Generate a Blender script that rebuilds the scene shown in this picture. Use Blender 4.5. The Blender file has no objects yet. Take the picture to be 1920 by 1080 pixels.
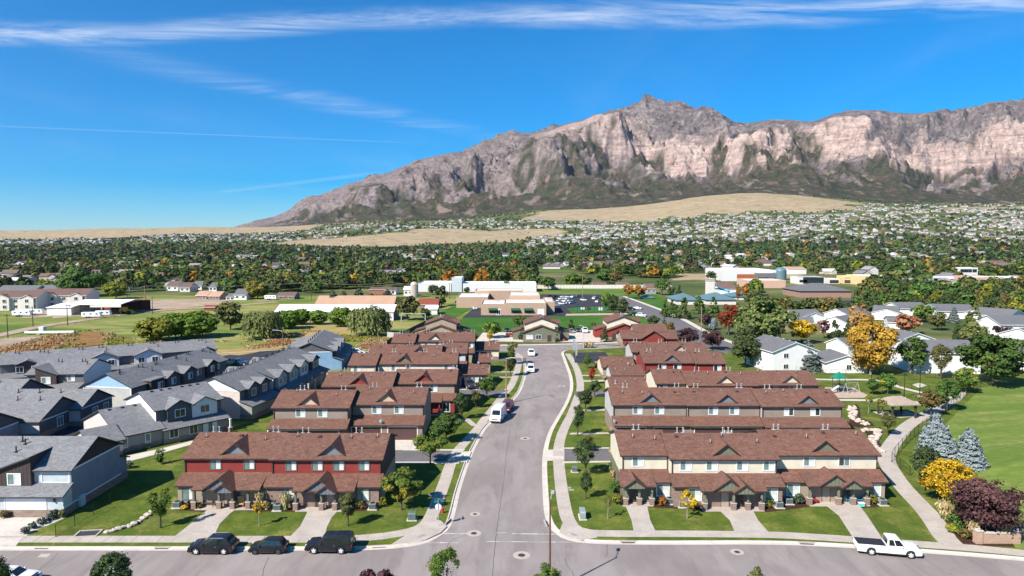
import bpy, math, random
import numpy as np
from mathutils import Vector

# camera, sky, sun, exposure
SC = bpy.context.scene
COL = SC.collection
cam_data = bpy.data.cameras.new("camera")
cam = bpy.data.objects.new("camera", cam_data)
COL.objects.link(cam)
cam.location = (0, 0, 34.0)
cam.rotation_euler = (math.radians(86.0), 0, 0)
cam_data.lens = 24.0
cam_data.sensor_width = 36.0
cam_data.clip_start = 0.5
cam_data.clip_end = 60000
SC.camera = cam

SUN_EL = math.radians(41.0)
SUN_TO = (0.72, 0.69)                      # ground direction in which shadows fall
world = bpy.data.worlds.new("World")
SC.world = world
world.use_nodes = True
wn, wl = world.node_tree.nodes, world.node_tree.links
wn.clear()
w_out = wn.new("ShaderNodeOutputWorld")
w_bg = wn.new("ShaderNodeBackground")
w_sky = wn.new("ShaderNodeTexSky")
w_sky.sky_type = 'NISHITA'
w_sky.sun_disc = False
w_sky.sun_elevation = SUN_EL
w_sky.sun_rotation = math.atan2(-SUN_TO[0], -SUN_TO[1])
w_sky.altitude = 1350
w_sky.air_density = 1.15
w_sky.dust_density = 0.15
w_sky.ozone_density = 5.0
w_hsv = wn.new("ShaderNodeHueSaturation")
w_hsv.inputs["Hue"].default_value = 0.493
w_hsv.inputs["Saturation"].default_value = 1.47
w_hsv.inputs["Value"].default_value = 1.0
w_bg.inputs["Strength"].default_value = 0.070
w_tint = wn.new("ShaderNodeMix")
w_tint.data_type, w_tint.blend_type = 'RGBA', 'MULTIPLY'
w_tint.inputs[0].default_value = 1.0
w_tint.inputs[7].default_value = (0.74, 0.96, 1.24, 1)
wl.new(w_sky.outputs[0], w_tint.inputs[6])
wl.new(w_tint.outputs[2], w_hsv.inputs["Color"])

def wnode(t, **kw):
 n = wn.new(t)
 for k, v in kw.items():
  setattr(n, k, v)
 return n

def wmath(op, a, b=None, clamp=False):
 n = wnode("ShaderNodeMath", operation=op)
 n.use_clamp = clamp
 for i, v in enumerate((a, b)):
  if v is None:
   continue
  if isinstance(v, (int, float)):
   n.inputs[i].default_value = v
  else:
   wl.new(v, n.inputs[i])
 return n.outputs[0]

# thin cirrus: the view direction meets a flat layer of ice cloud high above, in metres / 10 km
w_tc = wnode("ShaderNodeTexCoord")
w_sep = wnode("ShaderNodeSeparateXYZ")
wl.new(w_tc.outputs["Generated"], w_sep.inputs[0])
w_z = wmath('MAXIMUM', w_sep.outputs[2], 0.02)
w_u = wmath('DIVIDE', w_sep.outputs[0], w_z)
w_v = wmath('DIVIDE', w_sep.outputs[1], w_z)

def w_noise(su, sv, rot, scale, detail, rough, dist=0.0, off=0.0):
 cmb = wnode("ShaderNodeCombineXYZ")
 wl.new(w_u, cmb.inputs[0])
 wl.new(w_v, cmb.inputs[1])
 mp = wnode("ShaderNodeMapping")
 mp.inputs["Rotation"].default_value = (0, 0, rot)
 mp.inputs["Scale"].default_value = (su, sv, 1)
 mp.inputs["Location"].default_value = (off, off * 0.7, 0)
 wl.new(cmb.outputs[0], mp.inputs[0])
 nz = wnode("ShaderNodeTexNoise")
 nz.inputs["Scale"].default_value = scale
 nz.inputs["Detail"].default_value = detail
 nz.inputs["Roughness"].default_value = rough
 nz.inputs["Distortion"].default_value = dist
 wl.new(mp.outputs[0], nz.inputs["Vector"])
 return nz.outputs[0]

def w_band(a, b, c, half, soft):
 d = wmath('ADD', wmath('MULTIPLY', w_u, a), wmath('MULTIPLY', w_v, b))
 wob = wmath('MULTIPLY', wmath('SUBTRACT', w_noise(1, 1, 0, 0.55, 3, 0.55, 0, c), 0.5), soft)
 d = wmath('ABSOLUTE', wmath('ADD', wmath('SUBTRACT', d, c), wob))
 mr = wnode("ShaderNodeMapRange", interpolation_type='SMOOTHSTEP')
 wl.new(d, mr.inputs[0])
 mr.inputs[1].default_value = half
 mr.inputs[2].default_value = 0.0
 return mr.outputs[0]

def w_range(x, lo, hi):
 mr = wnode("ShaderNodeMapRange", interpolation_type='SMOOTHSTEP')
 wl.new(x, mr.inputs[0])
 mr.inputs[1].default_value = lo
 mr.inputs[2].default_value = hi
 return mr.outputs[0]

wisps = w_range(w_noise(0.35, 1.0, 0.12, 2.3, 10, 0.70, 1.3, 5.3), 0.33, 0.78)
fine = w_range(w_noise(0.6, 0.25, 1.3, 1.1, 8, 0.6, 0.4, 9.0), 0.47, 0.86)
mask = wmath('MULTIPLY', fine, 0.10)
# bands of the cirrus layer and vapour trails: a*u + b*v = c, half width, wobble, from u, to u, opacity, wispy
for (ca, cb, cc, ch, cs, u0, u1, co, wispy) in [
  (0.10, 1.0, 3.17, 0.25, 0.55, -9.0, 9.0, 1.0, True),
  (0.815, -0.579, -4.0, 0.40, 0.3, -2.6, 0.6, 0.34, True),
  (-0.284, 0.959, 7.11, 0.055, 0.03, -9.0, -0.7, 0.20, False),
  (0.714, 0.70, 5.73, 0.30, 0.1, -6.6, -1.6, 0.16, False)]:
 seg = wmath('MULTIPLY', w_range(w_u, u0, u0 + 0.8), w_range(w_u, u1, u1 - 0.8))
 seg = wmath('MULTIPLY', wmath('MULTIPLY', w_band(ca, cb, cc, ch, cs), seg), co)
 mask = wmath('MAXIMUM', mask, wmath('MULTIPLY', seg, wisps) if wispy else seg)
mask = wmath('MULTIPLY', mask, w_range(w_sep.outputs[2], 0.0, 0.06), True)
w_mix = wnode("ShaderNodeMix", data_type='RGBA')
wl.new(wmath('MULTIPLY', mask, 0.82, True), w_mix.inputs[0])
wl.new(w_hsv.outputs[0], w_mix.inputs[6])
w_mix.inputs[7].default_value = (7.2, 7.9, 9.2, 1)
wl.new(w_mix.outputs[2], w_bg.inputs["Color"])
wl.new(w_bg.outputs[0], w_out.inputs[0])

sun_data = bpy.data.lights.new("sun", 'SUN')
sun_data.energy = 5.0
sun_data.angle = math.radians(0.55)
sun_data.color = (1.0, 0.935, 0.835)
sun = bpy.data.objects.new("sun", sun_data)
COL.objects.link(sun)
sun.rotation_euler = (math.radians(90) - SUN_EL, 0, math.atan2(-SUN_TO[0], SUN_TO[1]))
sun.location = (-60, -60, 120)

SC.view_settings.view_transform = 'Standard'
SC.view_settings.look = 'None'
SC.view_settings.exposure = 0.84
SC.view_settings.gamma = 1.0
SC.view_settings.use_curve_mapping = False
SC.render.engine = 'CYCLES'
SC.cycles.max_bounces = 5
SC.cycles.diffuse_bounces = 2
SC.cycles.glossy_bounces = 2
SC.cycles.transparent_max_bounces = 6
SC.cycles.caustics_reflective = False
SC.cycles.caustics_refractive = False

# helpers
RNG = random.Random(7)
NPR = np.random.default_rng(11)
MATS = {}

def put(o, parent=None, loc=None, rz=None):
 COL.objects.link(o)
 if parent is not None:
  o.parent = parent
 if loc is not None:
  o.location = loc
 if rz is not None:
  o.rotation_euler = (0, 0, rz)
 return o

def tag(o, label=None, cat=None, group=None, kind=None):
 if label:
  o["label"] = label
 if cat:
  o["category"] = cat
 if group:
  o["group"] = group
 if kind:
  o["kind"] = kind
 return o

def thing(name, label, cat, loc=(0, 0, 0), rz=0.0, group=None):
 o = bpy.data.objects.new(name, None)
 put(o, None, loc, rz)
 o.empty_display_size = 0.2
 return tag(o, label, cat, group)

def inst(name, mesh, parent=None, loc=(0, 0, 0), rz=0.0):
 return put(bpy.data.objects.new(name, mesh), parent, loc, rz)

def copy_tree(root, loc, rz, label=None, scale=None):
 r = root.copy()
 COL.objects.link(r)
 r.location = loc
 r.rotation_euler = (0, 0, rz)
 if label:
  r["label"] = label
 if scale:
  r.scale = scale
 for ch in root.children:
  c = ch.copy()
  COL.objects.link(c)
  c.parent = r
  for g in ch.children:
   d = g.copy()
   COL.objects.link(d)
   d.parent = c
 return r

class MB:

 def __init__(self):
  self.v, self.f, self.m = [], [], []

 def poly(self, pts, m=0):
  n = len(self.v)
  self.v.extend([tuple(p) for p in pts])
  self.f.append(tuple(range(n, n + len(pts))))
  self.m.append(m)

 def box(self, x0, x1, y0, y1, z0, z1, m=0):
  p = [(x0, y0, z0), (x1, y0, z0), (x1, y1, z0), (x0, y1, z0), (x0, y0, z1), (x1, y0, z1), (x1, y1, z1), (x0, y1, z1)]
  n = len(self.v)
  self.v.extend(p)
  for q in ((0, 3, 2, 1), (4, 5, 6, 7), (0, 1, 5, 4), (1, 2, 6, 5), (2, 3, 7, 6), (3, 0, 4, 7)):
   self.f.append(tuple(n + i for i in q))
   self.m.append(m)

 def prism(self, prof, axis, a0, a1, ms=0, cap=None, cap0=None):
  k = len(prof)
  n = len(self.v)
  for a in (a0, a1):
   for (p, q) in prof:
    self.v.append((a, p, q) if axis == 'x' else (p, a, q) if axis == 'y' else (p, q, a))
  for i in range(k):
   j = (i + 1) % k
   self.f.append((n + i, n + j, n + k + j, n + k + i))
   self.m.append(ms[i] if isinstance(ms, (list, tuple)) else ms)
  c = cap if cap is not None else (ms if not isinstance(ms, (list, tuple)) else ms[0])
  self.f.append(tuple(n + i for i in range(k))[::-1])
  self.m.append(cap0 if cap0 is not None else c)
  self.f.append(tuple(n + k + i for i in range(k)))
  self.m.append(c)

 def tube(self, pts, radii, n=8, m=0, caps=True):
  rings = []
  for i, p in enumerate(pts):
   a = np.array(pts[max(i - 1, 0)], float)
   b = np.array(pts[min(i + 1, len(pts) - 1)], float)
   d = b - a
   d /= max(np.linalg.norm(d), 1e-9)
   up = np.array((0, 0, 1.0)) if abs(d[2]) < 0.9 else np.array((1.0, 0, 0))
   s = np.cross(d, up)
   s /= np.linalg.norm(s)
   t = np.cross(s, d)
   r = radii[i] if isinstance(radii, (list, tuple)) else radii
   base = len(self.v)
   for k in range(n):
    an = 2 * math.pi * k / n
    q = np.array(p, float) + r * (math.cos(an) * s + math.sin(an) * t)
    self.v.append(tuple(float(c) for c in q))
   rings.append(base)
  for a, b in zip(rings, rings[1:]):
   for k in range(n):
    j = (k + 1) % n
    self.f.append((a + k, a + j, b + j, b + k))
    self.m.append(m)
  if caps:
   self.f.append(tuple(rings[0] + k for k in range(n))[::-1])
   self.m.append(m)
   self.f.append(tuple(rings[-1] + k for k in range(n)))
   self.m.append(m)

 def lathe(self, prof, n=16, c=(0, 0, 0), m=0, axis='z', caps=True):
  base = len(self.v)
  for (r, h) in prof:
   for k in range(n):
    an = 2 * math.pi * k / n
    x, y = r * math.cos(an), r * math.sin(an)
    p = (x, y, h) if axis == 'z' else (x, h, y)
    self.v.append((c[0] + p[0], c[1] + p[1], c[2] + p[2]))
  for i in range(len(prof) - 1):
   for k in range(n):
    j = (k + 1) % n
    q = (base + i * n + k, base + i * n + j, base + (i + 1) * n + j, base + (i + 1) * n + k)
    self.f.append(q if axis == 'z' else q[::-1])
    self.m.append(m)
  for i in (0, len(prof) - 1):
   if caps and prof[i][0] > 1e-6:
    q = tuple(base + i * n + k for k in range(n))
    self.f.append(q[::-1] if (i == 0) == (axis == 'z') else q)
    self.m.append(m)

 def blob(self, c, r, rng, n=7, m=0, jit=0.12):
  rows = max(4, n // 2 + 1)
  base = len(self.v)
  for i in range(rows + 1):
   th = math.pi * i / rows
   for k in range(n):
    ph = 2 * math.pi * (k + 0.5 * (i % 2)) / n
    j = 1 + rng.uniform(-jit, jit)
    self.v.append((c[0] + r[0] * j * math.sin(th) * math.cos(ph), c[1] + r[1] * j * math.sin(th) * math.sin(ph), c[2] + r[2] * j * math.cos(th)))
  for i in range(rows):
   for k in range(n):
    j = (k + 1) % n
    self.f.append((base + i * n + k, base + (i + 1) * n + k, base + (i + 1) * n + j, base + i * n + j))
    self.m.append(m)

 def mesh(self, name, mats, smooth=None):
  me = bpy.data.meshes.new(name)
  me.from_pydata(self.v, [], self.f)
  for mt in mats if isinstance(mats, (list, tuple)) else [mats]:
   me.materials.append(mt)
  if any(self.m):
   me.polygons.foreach_set("material_index", self.m)
  if smooth is not None:
   me.polygons.foreach_set("use_smooth", [True] * len(self.f))
   me.set_sharp_from_angle(angle=math.radians(smooth))
  me.update()
  return me

 def build(self, name, mats, parent=None, loc=(0, 0, 0), rz=0.0, smooth=None):
  return inst(name, self.mesh(name, mats, smooth), parent, loc, rz)

def np_mesh(name, verts, quads, mats, midx=None, attrs=None, smooth=False):
 me = bpy.data.meshes.new(name)
 verts = np.asarray(verts, np.float32)
 quads = np.asarray(quads, np.int32)
 k = quads.shape[1]
 me.vertices.add(len(verts))
 me.vertices.foreach_set("co", verts.ravel())
 me.loops.add(quads.size)
 me.loops.foreach_set("vertex_index", quads.ravel())
 me.polygons.add(len(quads))
 me.polygons.foreach_set("loop_start", np.arange(0, quads.size, k, dtype=np.int32))
 me.polygons.foreach_set("loop_total", np.full(len(quads), k, np.int32))
 for mt in mats:
  me.materials.append(mt)
 if midx is not None:
  me.polygons.foreach_set("material_index", np.asarray(midx, np.int32))
 if smooth:
  me.polygons.foreach_set("use_smooth", np.ones(len(quads), bool))
 me.update(calc_edges=True)
 for nm, dom, arr in attrs or ():
  arr = np.asarray(arr, np.float32)
  if arr.ndim == 1:
   at_ = me.attributes.new(nm, 'FLOAT', dom)
   at_.data.foreach_set("value", arr)
  else:
   at_ = me.attributes.new(nm, 'FLOAT_COLOR', dom)
   at_.data.foreach_set("color", arr.ravel())
 return me

# materials
class Shader:
 def __init__(self, name):
  self.mat = bpy.data.materials.new(name)
  self.mat.use_nodes = True
  self.nt = self.mat.node_tree
  self.n, self.l = self.nt.nodes, self.nt.links
  self.bsdf = self.n["Principled BSDF"]
  self.out = self.n["Material Output"]

 def new(self, t, **kw):
  x = self.n.new(t)
  for k, v in kw.items():
   setattr(x, k, v)
  return x

 def link(self, a, b):
  self.l.new(a, b)

 def val(self, sock, v):
  if isinstance(v, (int, float, tuple, list)):
   sock.default_value = v
  else:
   self.l.new(v, sock)

 def coord(self, which="Object"):
  return self.new("ShaderNodeTexCoord").outputs[which]

 def mapped(self, vec, scale=(1, 1, 1), rot=(0, 0, 0)):
  m = self.new("ShaderNodeMapping")
  m.inputs["Scale"].default_value = scale
  m.inputs["Rotation"].default_value = rot
  self.link(vec, m.inputs[0])
  return m.outputs[0]

 def noise(self, vec, scale, detail=4, rough=0.55, dist=0.0):
  x = self.new("ShaderNodeTexNoise")
  self.link(vec, x.inputs["Vector"])
  x.inputs["Scale"].default_value = scale
  x.inputs["Detail"].default_value = detail
  x.inputs["Roughness"].default_value = rough
  x.inputs["Distortion"].default_value = dist
  return x.outputs[0]

 def math(self, op, a, b=0.0, clamp=False):
  x = self.new("ShaderNodeMath", operation=op)
  x.use_clamp = clamp
  self.val(x.inputs[0], a)
  self.val(x.inputs[1], b)
  return x.outputs[0]

 def rng(self, x, lo, hi, a=0.0, b=1.0, smooth=True):
  m = self.new("ShaderNodeMapRange")
  if smooth:
   m.interpolation_type = 'SMOOTHSTEP'
  self.link(x, m.inputs[0])
  for i, v in zip((1, 2, 3, 4), (lo, hi, a, b)):
   m.inputs[i].default_value = v
  return m.outputs[0]

 def mix(self, fac, a, b, blend='MIX'):
  m = self.new("ShaderNodeMix", data_type='RGBA', blend_type=blend)
  self.val(m.inputs[0], fac)
  self.val(m.inputs[6], a if not isinstance(a, tuple) or len(a) == 4 else (*a, 1))
  self.val(m.inputs[7], b if not isinstance(b, tuple) or len(b) == 4 else (*b, 1))
  return m.outputs[2]

 def ramp(self, x, stops):
  r = self.new("ShaderNodeValToRGB")
  el = r.color_ramp.elements
  while len(el) < len(stops):
   el.new(0.5)
  for e, (p, c) in zip(el, stops):
   e.position = p
   e.color = (*c, 1)
  self.link(x, r.inputs[0])
  return r.outputs[0]

 def bump(self, h, strength=0.4, dist=0.05):
  b = self.new("ShaderNodeBump")
  b.inputs["Strength"].default_value = strength
  b.inputs["Distance"].default_value = dist
  self.link(h, b.inputs["Height"])
  self.link(b.outputs[0], self.bsdf.inputs["Normal"])

 def done(self, color, rough=0.8, spec=0.3, metal=0.0):
  self.val(self.bsdf.inputs["Base Color"], color if not isinstance(color, tuple) else (*color, 1))
  self.val(self.bsdf.inputs["Roughness"], rough)
  self.bsdf.inputs["Specular IOR Level"].default_value = spec
  self.bsdf.inputs["Metallic"].default_value = metal
  return self.mat

def scl(c, k):
 return tuple(min(1.0, x * k) for x in c)

def plain(name, color, rough=0.6, spec=0.4, metal=0.0, vary=0.12, scale=2.0):
 if name in MATS:
  return MATS[name]
 s = Shader(name)
 n = s.noise(s.coord(), scale, 5)
 c = s.mix(s.rng(n, 0.3, 0.7), scl(color, 1 - vary), scl(color, 1 + vary))
 MATS[name] = s.done(c, rough, spec, metal)
 return MATS[name]

def siding(name, color, kind='lap', vary=0.10):
 if name in MATS:
  return MATS[name]
 s = Shader(name)
 co = s.coord()
 sep = s.new("ShaderNodeSeparateXYZ")
 s.link(co, sep.inputs[0])
 n = s.noise(co, 0.7, 5)
 g = s.noise(s.mapped(co, (1.5, 1.5, 14)), 2.0, 3)
 c = s.mix(s.rng(n, 0.3, 0.7), scl(color, 1 - vary), scl(color, 1 + vary))
 c = s.mix(s.rng(g, 0.35, 0.65, 0, 0.5), c, scl(color, 0.86))
 if kind == 'lap':
  ph = s.math('FRACT', s.math('MULTIPLY', sep.outputs[2], 5.5))
  s.bump(ph, 0.55, 0.03)
 else:
  ph = s.math('FRACT', s.math('MULTIPLY', s.math('ADD', sep.outputs[0], sep.outputs[1]), 2.2))
  h = s.rng(s.math('ABSOLUTE', s.math('SUBTRACT', ph, 0.5)), 0.06, 0.14, 1, 0)
  s.bump(h, 1.0, 0.05)
 MATS[name] = s.done(c, 0.75, 0.25)
 return MATS[name]

def shingle(name, dark, mid, lite):
 if name in MATS:
  return MATS[name]
 s = Shader(name)
 co = s.coord()
 tabs = s.noise(s.mapped(co, (2.6, 2.6, 20)), 1.6, 2, 0.7)
 sep = s.new("ShaderNodeSeparateXYZ")
 s.link(co, sep.inputs[0])
 warp = s.noise(s.mapped(co, (1, 1, 3)), 0.8, 3)
 patch = s.noise(s.mapped(co, (1.1, 1.1, 5.0)), 1.15, 3, 0.6, 1.2)
 wear = s.noise(co, 0.23, 4)
 c = s.ramp(s.math('ADD', s.math('MULTIPLY', tabs, 0.5), s.math('MULTIPLY', patch, 0.5)), [(0.36, dark), (0.5, mid), (0.64, lite)])
 c = s.mix(s.rng(wear, 0.35, 0.7, 0, 0.35), c, scl(mid, 0.8))
 fade = s.new('ShaderNodeHueSaturation')
 oi = s.new('ShaderNodeObjectInfo').outputs['Random']
 s.link(s.math('ADD', 0.96, s.math('MULTIPLY', oi, 0.08)), fade.inputs['Value'])
 s.link(s.math('ADD', 0.97, s.math('MULTIPLY', oi, 0.06)), fade.inputs['Saturation'])
 s.link(c, fade.inputs['Color'])
 c = fade.outputs[0]
 course = s.math('FRACT', s.math('MULTIPLY', s.math('ADD', sep.outputs[2], s.math('MULTIPLY', warp, 0.01)), 20))
 s.bump(s.math('ADD', course, s.math('MULTIPLY', tabs, 0.9)), 0.35, 0.03)
 MATS[name] = s.done(c, 0.92, 0.15)
 return MATS[name]

def bricks(name, a, b, mortar, w=0.3, h=0.11):
 if name in MATS:
  return MATS[name]
 s = Shader(name)
 co = s.coord()
 sep = s.new("ShaderNodeSeparateXYZ")
 s.link(co, sep.inputs[0])
 cmb = s.new("ShaderNodeCombineXYZ")
 s.link(s.math('ADD', sep.outputs[0], sep.outputs[1]), cmb.inputs[0])
 s.link(sep.outputs[2], cmb.inputs[1])
 br = s.new("ShaderNodeTexBrick")
 s.link(cmb.outputs[0], br.inputs["Vector"])
 br.inputs["Color1"].default_value = (*a, 1)
 br.inputs["Color2"].default_value = (*b, 1)
 br.inputs["Mortar"].default_value = (*mortar, 1)
 br.inputs["Scale"].default_value = 1.0
 br.inputs["Brick Width"].default_value = w
 br.inputs["Row Height"].default_value = h
 br.inputs["Mortar Size"].default_value = 0.012
 n = s.noise(co, 1.3, 4)
 c = s.mix(s.rng(n, 0.3, 0.7, 0, 0.35), br.outputs[0], scl(a, 0.7))
 s.bump(br.outputs[1], -0.4, 0.02)
 MATS[name] = s.done(c, 0.9, 0.2)
 return MATS[name]

def glass(name, tint, rough=0.06):
 if name in MATS:
  return MATS[name]
 s = Shader(name)
 n = s.noise(s.coord(), 0.8, 2)
 c = s.mix(s.rng(n, 0.3, 0.7), scl(tint, 0.8), scl(tint, 1.2))
 MATS[name] = s.done(c, rough, 0.9)
 return MATS[name]

def ground_mat(name, cols, scales, rough=0.95, bump=0.3, stretch=(1, 1, 1), dist=0.05, mow=0):
 if name in MATS:
  return MATS[name]
 s = Shader(name)
 co = s.mapped(s.coord(), stretch)
 a = s.noise(co, scales[0], 6, 0.62, 0.5)
 b = s.noise(co, scales[1], 5, 0.65)
 d = s.noise(co, scales[2], 5, 0.78)
 c = s.mix(s.rng(a, 0.36, 0.66), cols[0], cols[1])
 c = s.mix(s.rng(b, 0.48, 0.72, 0, 0.85), c, cols[2])
 c = s.mix(s.rng(d, 0.36, 0.64, 0, 0.55), c, scl(cols[0], 0.6))
 if mow:
  st = s.noise(s.mapped(s.coord(), (0.03, 1, 1), (0, 0, mow)), 0.45, 3, 0.6)
  c = s.mix(s.rng(st, 0.42, 0.58, 0, 0.55), c, scl(cols[0], 0.9))
 s.bump(s.math('ADD', d, s.math('MULTIPLY', b, 0.6)), bump, dist)
 MATS[name] = s.done(c, rough, 0.15)
 return MATS[name]

GRASS = ground_mat('lawn_grass', ((0.068, 0.106, 0.015), (0.125, 0.160, 0.022), (0.240, 0.225, 0.056)), (0.26, 0.20, 2.6), bump=1.0)
GRASS_DRY = ground_mat('rough_lawn_grass', ((0.115, 0.175, 0.030), (0.190, 0.245, 0.048), (0.350, 0.330, 0.115)), (0.13, 0.085, 1.6), bump=1.0, stretch=(0.45, 1, 1), mow=0.75)
GRASS_SPORT = ground_mat('sports_turf', ((0.038, 0.120, 0.013), (0.068, 0.155, 0.020), (0.105, 0.175, 0.030)), (0.06, 0.03, 1.0))
GRASS_STRIP = ground_mat('kerbside_grass', ((0.070, 0.115, 0.022), (0.115, 0.145, 0.034), (0.210, 0.180, 0.075)), (0.5, 0.28, 6.0), bump=0.6)
CONC = ground_mat('concrete', ((0.44, 0.385, 0.335), (0.52, 0.46, 0.405), (0.37, 0.325, 0.285)), (0.35, 0.6, 8.0), bump=0.1)
CONC_PALE = ground_mat('pale_concrete', ((0.56, 0.50, 0.44), (0.66, 0.60, 0.52), (0.46, 0.41, 0.36)), (0.25, 0.5, 7.0), bump=0.1)
LANE = ground_mat('lane_asphalt', ((0.145, 0.135, 0.140), (0.18, 0.168, 0.172), (0.12, 0.112, 0.118)), (0.2, 0.4, 6.0), bump=0.2)
ASPH_NEW = ground_mat('fresh_asphalt', ((0.040, 0.042, 0.052), (0.058, 0.060, 0.070), (0.034, 0.035, 0.042)), (0.15, 0.4, 6.0), bump=0.2)
DIRT = ground_mat('bare_dirt', ((0.36, 0.27, 0.19), (0.47, 0.37, 0.28), (0.27, 0.20, 0.13)), (0.08, 0.2, 1.5))
MULCH = ground_mat('bark_mulch', ((0.050, 0.024, 0.016), (0.075, 0.038, 0.026), (0.035, 0.017, 0.012)), (1.2, 2.5, 9.0), bump=0.8)
SAND = ground_mat('play_sand', ((0.44, 0.34, 0.27), (0.52, 0.42, 0.34), (0.38, 0.29, 0.22)), (0.3, 0.8, 5.0))

# noise for the landforms
def vnoise(x, y, seed=0):
 xi, yi = np.floor(x), np.floor(y)
 fx, fy = x - xi, y - yi
 fx = fx * fx * fx * (fx * (fx * 6 - 15) + 10)
 fy = fy * fy * fy * (fy * (fy * 6 - 15) + 10)

 def h(a, b):
  n = (a.astype(np.int64) * 374761393 + b.astype(np.int64) * 668265263 + seed * 1442695041) & 0x7fffffff
  n = ((n ^ (n >> 13)) * 1274126177) & 0x7fffffff
  n = n ^ (n >> 16)
  return (n & 0xffff) / 65535.0
 a, b, c, d = h(xi, yi), h(xi + 1, yi), h(xi, yi + 1), h(xi + 1, yi + 1)
 return (a * (1 - fx) + b * fx) * (1 - fy) + (c * (1 - fx) + d * fx) * fy

def fbm(x, y, oct_=5, seed=0, gain=0.5):
 s, a, t = 0.0, 1.0, 0.0
 for i in range(oct_):
  s = s + a * vnoise(x * 2 ** i + 17.3 * i, y * 2 ** i - 9.1 * i, seed + i)
  t += a
  a *= gain
 return s / t

def ridged(x, y, oct_=5, seed=0, gain=0.55):
 s, a, t, w = 0.0, 1.0, 0.0, 1.0
 for i in range(oct_):
  n = 1 - np.abs(2 * vnoise(x * 2 ** i + 11.7 * i, y * 2 ** i + 5.3 * i, seed + i) - 1)
  n = n * n * w
  s = s + a * n
  t += a
  w = np.clip(n * 1.6, 0.25, 1)
  a *= gain
 return s / t

def smooth(a, b, x):
 t = np.clip((x - a) / (b - a), 0, 1)
 return t * t * (3 - 2 * t)

def in_poly(x, y, poly):
 inside = np.zeros(np.shape(x), bool)
 n = len(poly)
 for i in range(n):
  x0, y0 = poly[i]
  x1, y1 = poly[(i + 1) % n]
  if y0 == y1:
   continue
  c = ((y0 > y) != (y1 > y)) & (x < (x1 - x0) * (y - y0) / (y1 - y0) + x0)
  inside ^= c
 return inside

# height of the land: flat near by, rising to the bench under the mountain; by bearing and distance
LAND_A = np.array([-1.25, -0.75, -0.40, -0.125, 0.11, 0.344, 0.578, 0.75, 1.3])
LAND_Y = np.array([0, 450, 700, 1000, 1500, 2000, 2600, 3200, 3800, 4400, 5200])
LAND_Z = np.array([
 [0, 0, 0, 1, 3, 8, 14, 20, 30, 60, 20],
 [0, 0, 0, 1, 4, 12, 22, 31, 50, 98, 60],
 [0, 0, 0, 1, 5, 16, 35, 50, 76, 117, 70],
 [0, 0, 0, 2, 5, 9, 56, 95, 136, 168, 190],
 [0, 0, 0, 2, 9, 27, 66, 116, 180, 242, 260],
 [0, 0, 0, 2, 13, 38, 86, 148, 268, 334, 345],
 [0, 0, 0, 2, 16, 43, 92, 168, 228, 276, 290],
 [0, 0, 0, 2, 18, 47, 100, 172, 226, 268, 285],
 [0, 0, 0, 2, 18, 47, 100, 172, 226, 268, 285]], float)

def land_z(x, y):
 x, y = np.asarray(x, float), np.asarray(y, float)
 ys = np.maximum(y, 1.0)
 a = np.clip(x / ys, LAND_A[0], LAND_A[-1])
 i = np.clip(np.searchsorted(LAND_A, a) - 1, 0, len(LAND_A) - 2)
 f = (a - LAND_A[i]) / (LAND_A[i + 1] - LAND_A[i])
 f = f * f * (3 - 2 * f)
 yy = np.clip(y, 0, LAND_Y[-1])
 j = np.clip(np.searchsorted(LAND_Y, yy) - 1, 0, len(LAND_Y) - 2)
 g = (yy - LAND_Y[j]) / (LAND_Y[j + 1] - LAND_Y[j])
 z = (LAND_Z[i, j] * (1 - f) + LAND_Z[i + 1, j] * f) * (1 - g) + (LAND_Z[i, j + 1] * (1 - f) + LAND_Z[i + 1, j + 1] * f) * g
 z = z + smooth(1400, 2600, y) * (fbm(x / 420, y / 420, 4, 3) - 0.5) * 22
 return z - 0.12

# open dry-grass land between the tree belts (bearing a = x/y, distance y)
def polar(pts):
 return [(a * y, y) for a, y in pts]

DRY_FIELDS = [polar(p) for p in (
 [(-0.38, 2080), (-0.20, 2120), (0.0, 2180), (0.10, 2500), (0.07, 2760), (-0.10, 2900), (-0.22, 2560), (-0.30, 2400)],
 [(0.00, 3550), (0.12, 3300), (0.30, 3250), (0.50, 3330), (0.50, 3900), (0.36, 4500), (0.2, 4400), (0.05, 4250)],
 [(-1.0, 3300), (-0.62, 3450), (-0.45, 3560), (-0.30, 3700), (-0.28, 4600), (-1.2, 4700)],
 [(-0.375, 1150), (-0.26, 1180), (-0.24, 1260), (-0.36, 1260)],
 [(0.25, 600), (0.40, 620), (0.41, 700), (0.28, 720)],
 [(0.555, 3350), (0.75, 3420), (0.75, 3560), (0.60, 3520)])]
GREEN_FIELDS = [polar(p) for p in (
 [(-0.18, 980), (-0.10, 1000), (-0.07, 1080), (-0.19, 1090)],
 [(-0.44, 1350), (-0.36, 1360), (-0.36, 1450), (-0.45, 1430)],
 [(0.03, 705), (0.11, 715), (0.11, 765), (0.03, 760)],
 [(0.42, 1300), (0.52, 1320), (0.52, 1420), (0.43, 1400)],
 [(0.29, 880), (0.36, 900), (0.36, 980), (0.29, 960)],
 [(-0.30, 400), (-0.13, 390), (-0.12, 425), (-0.30, 425)],
 [(0.0, 405), (0.17, 405), (0.17, 520), (-0.02, 520)])]

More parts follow.
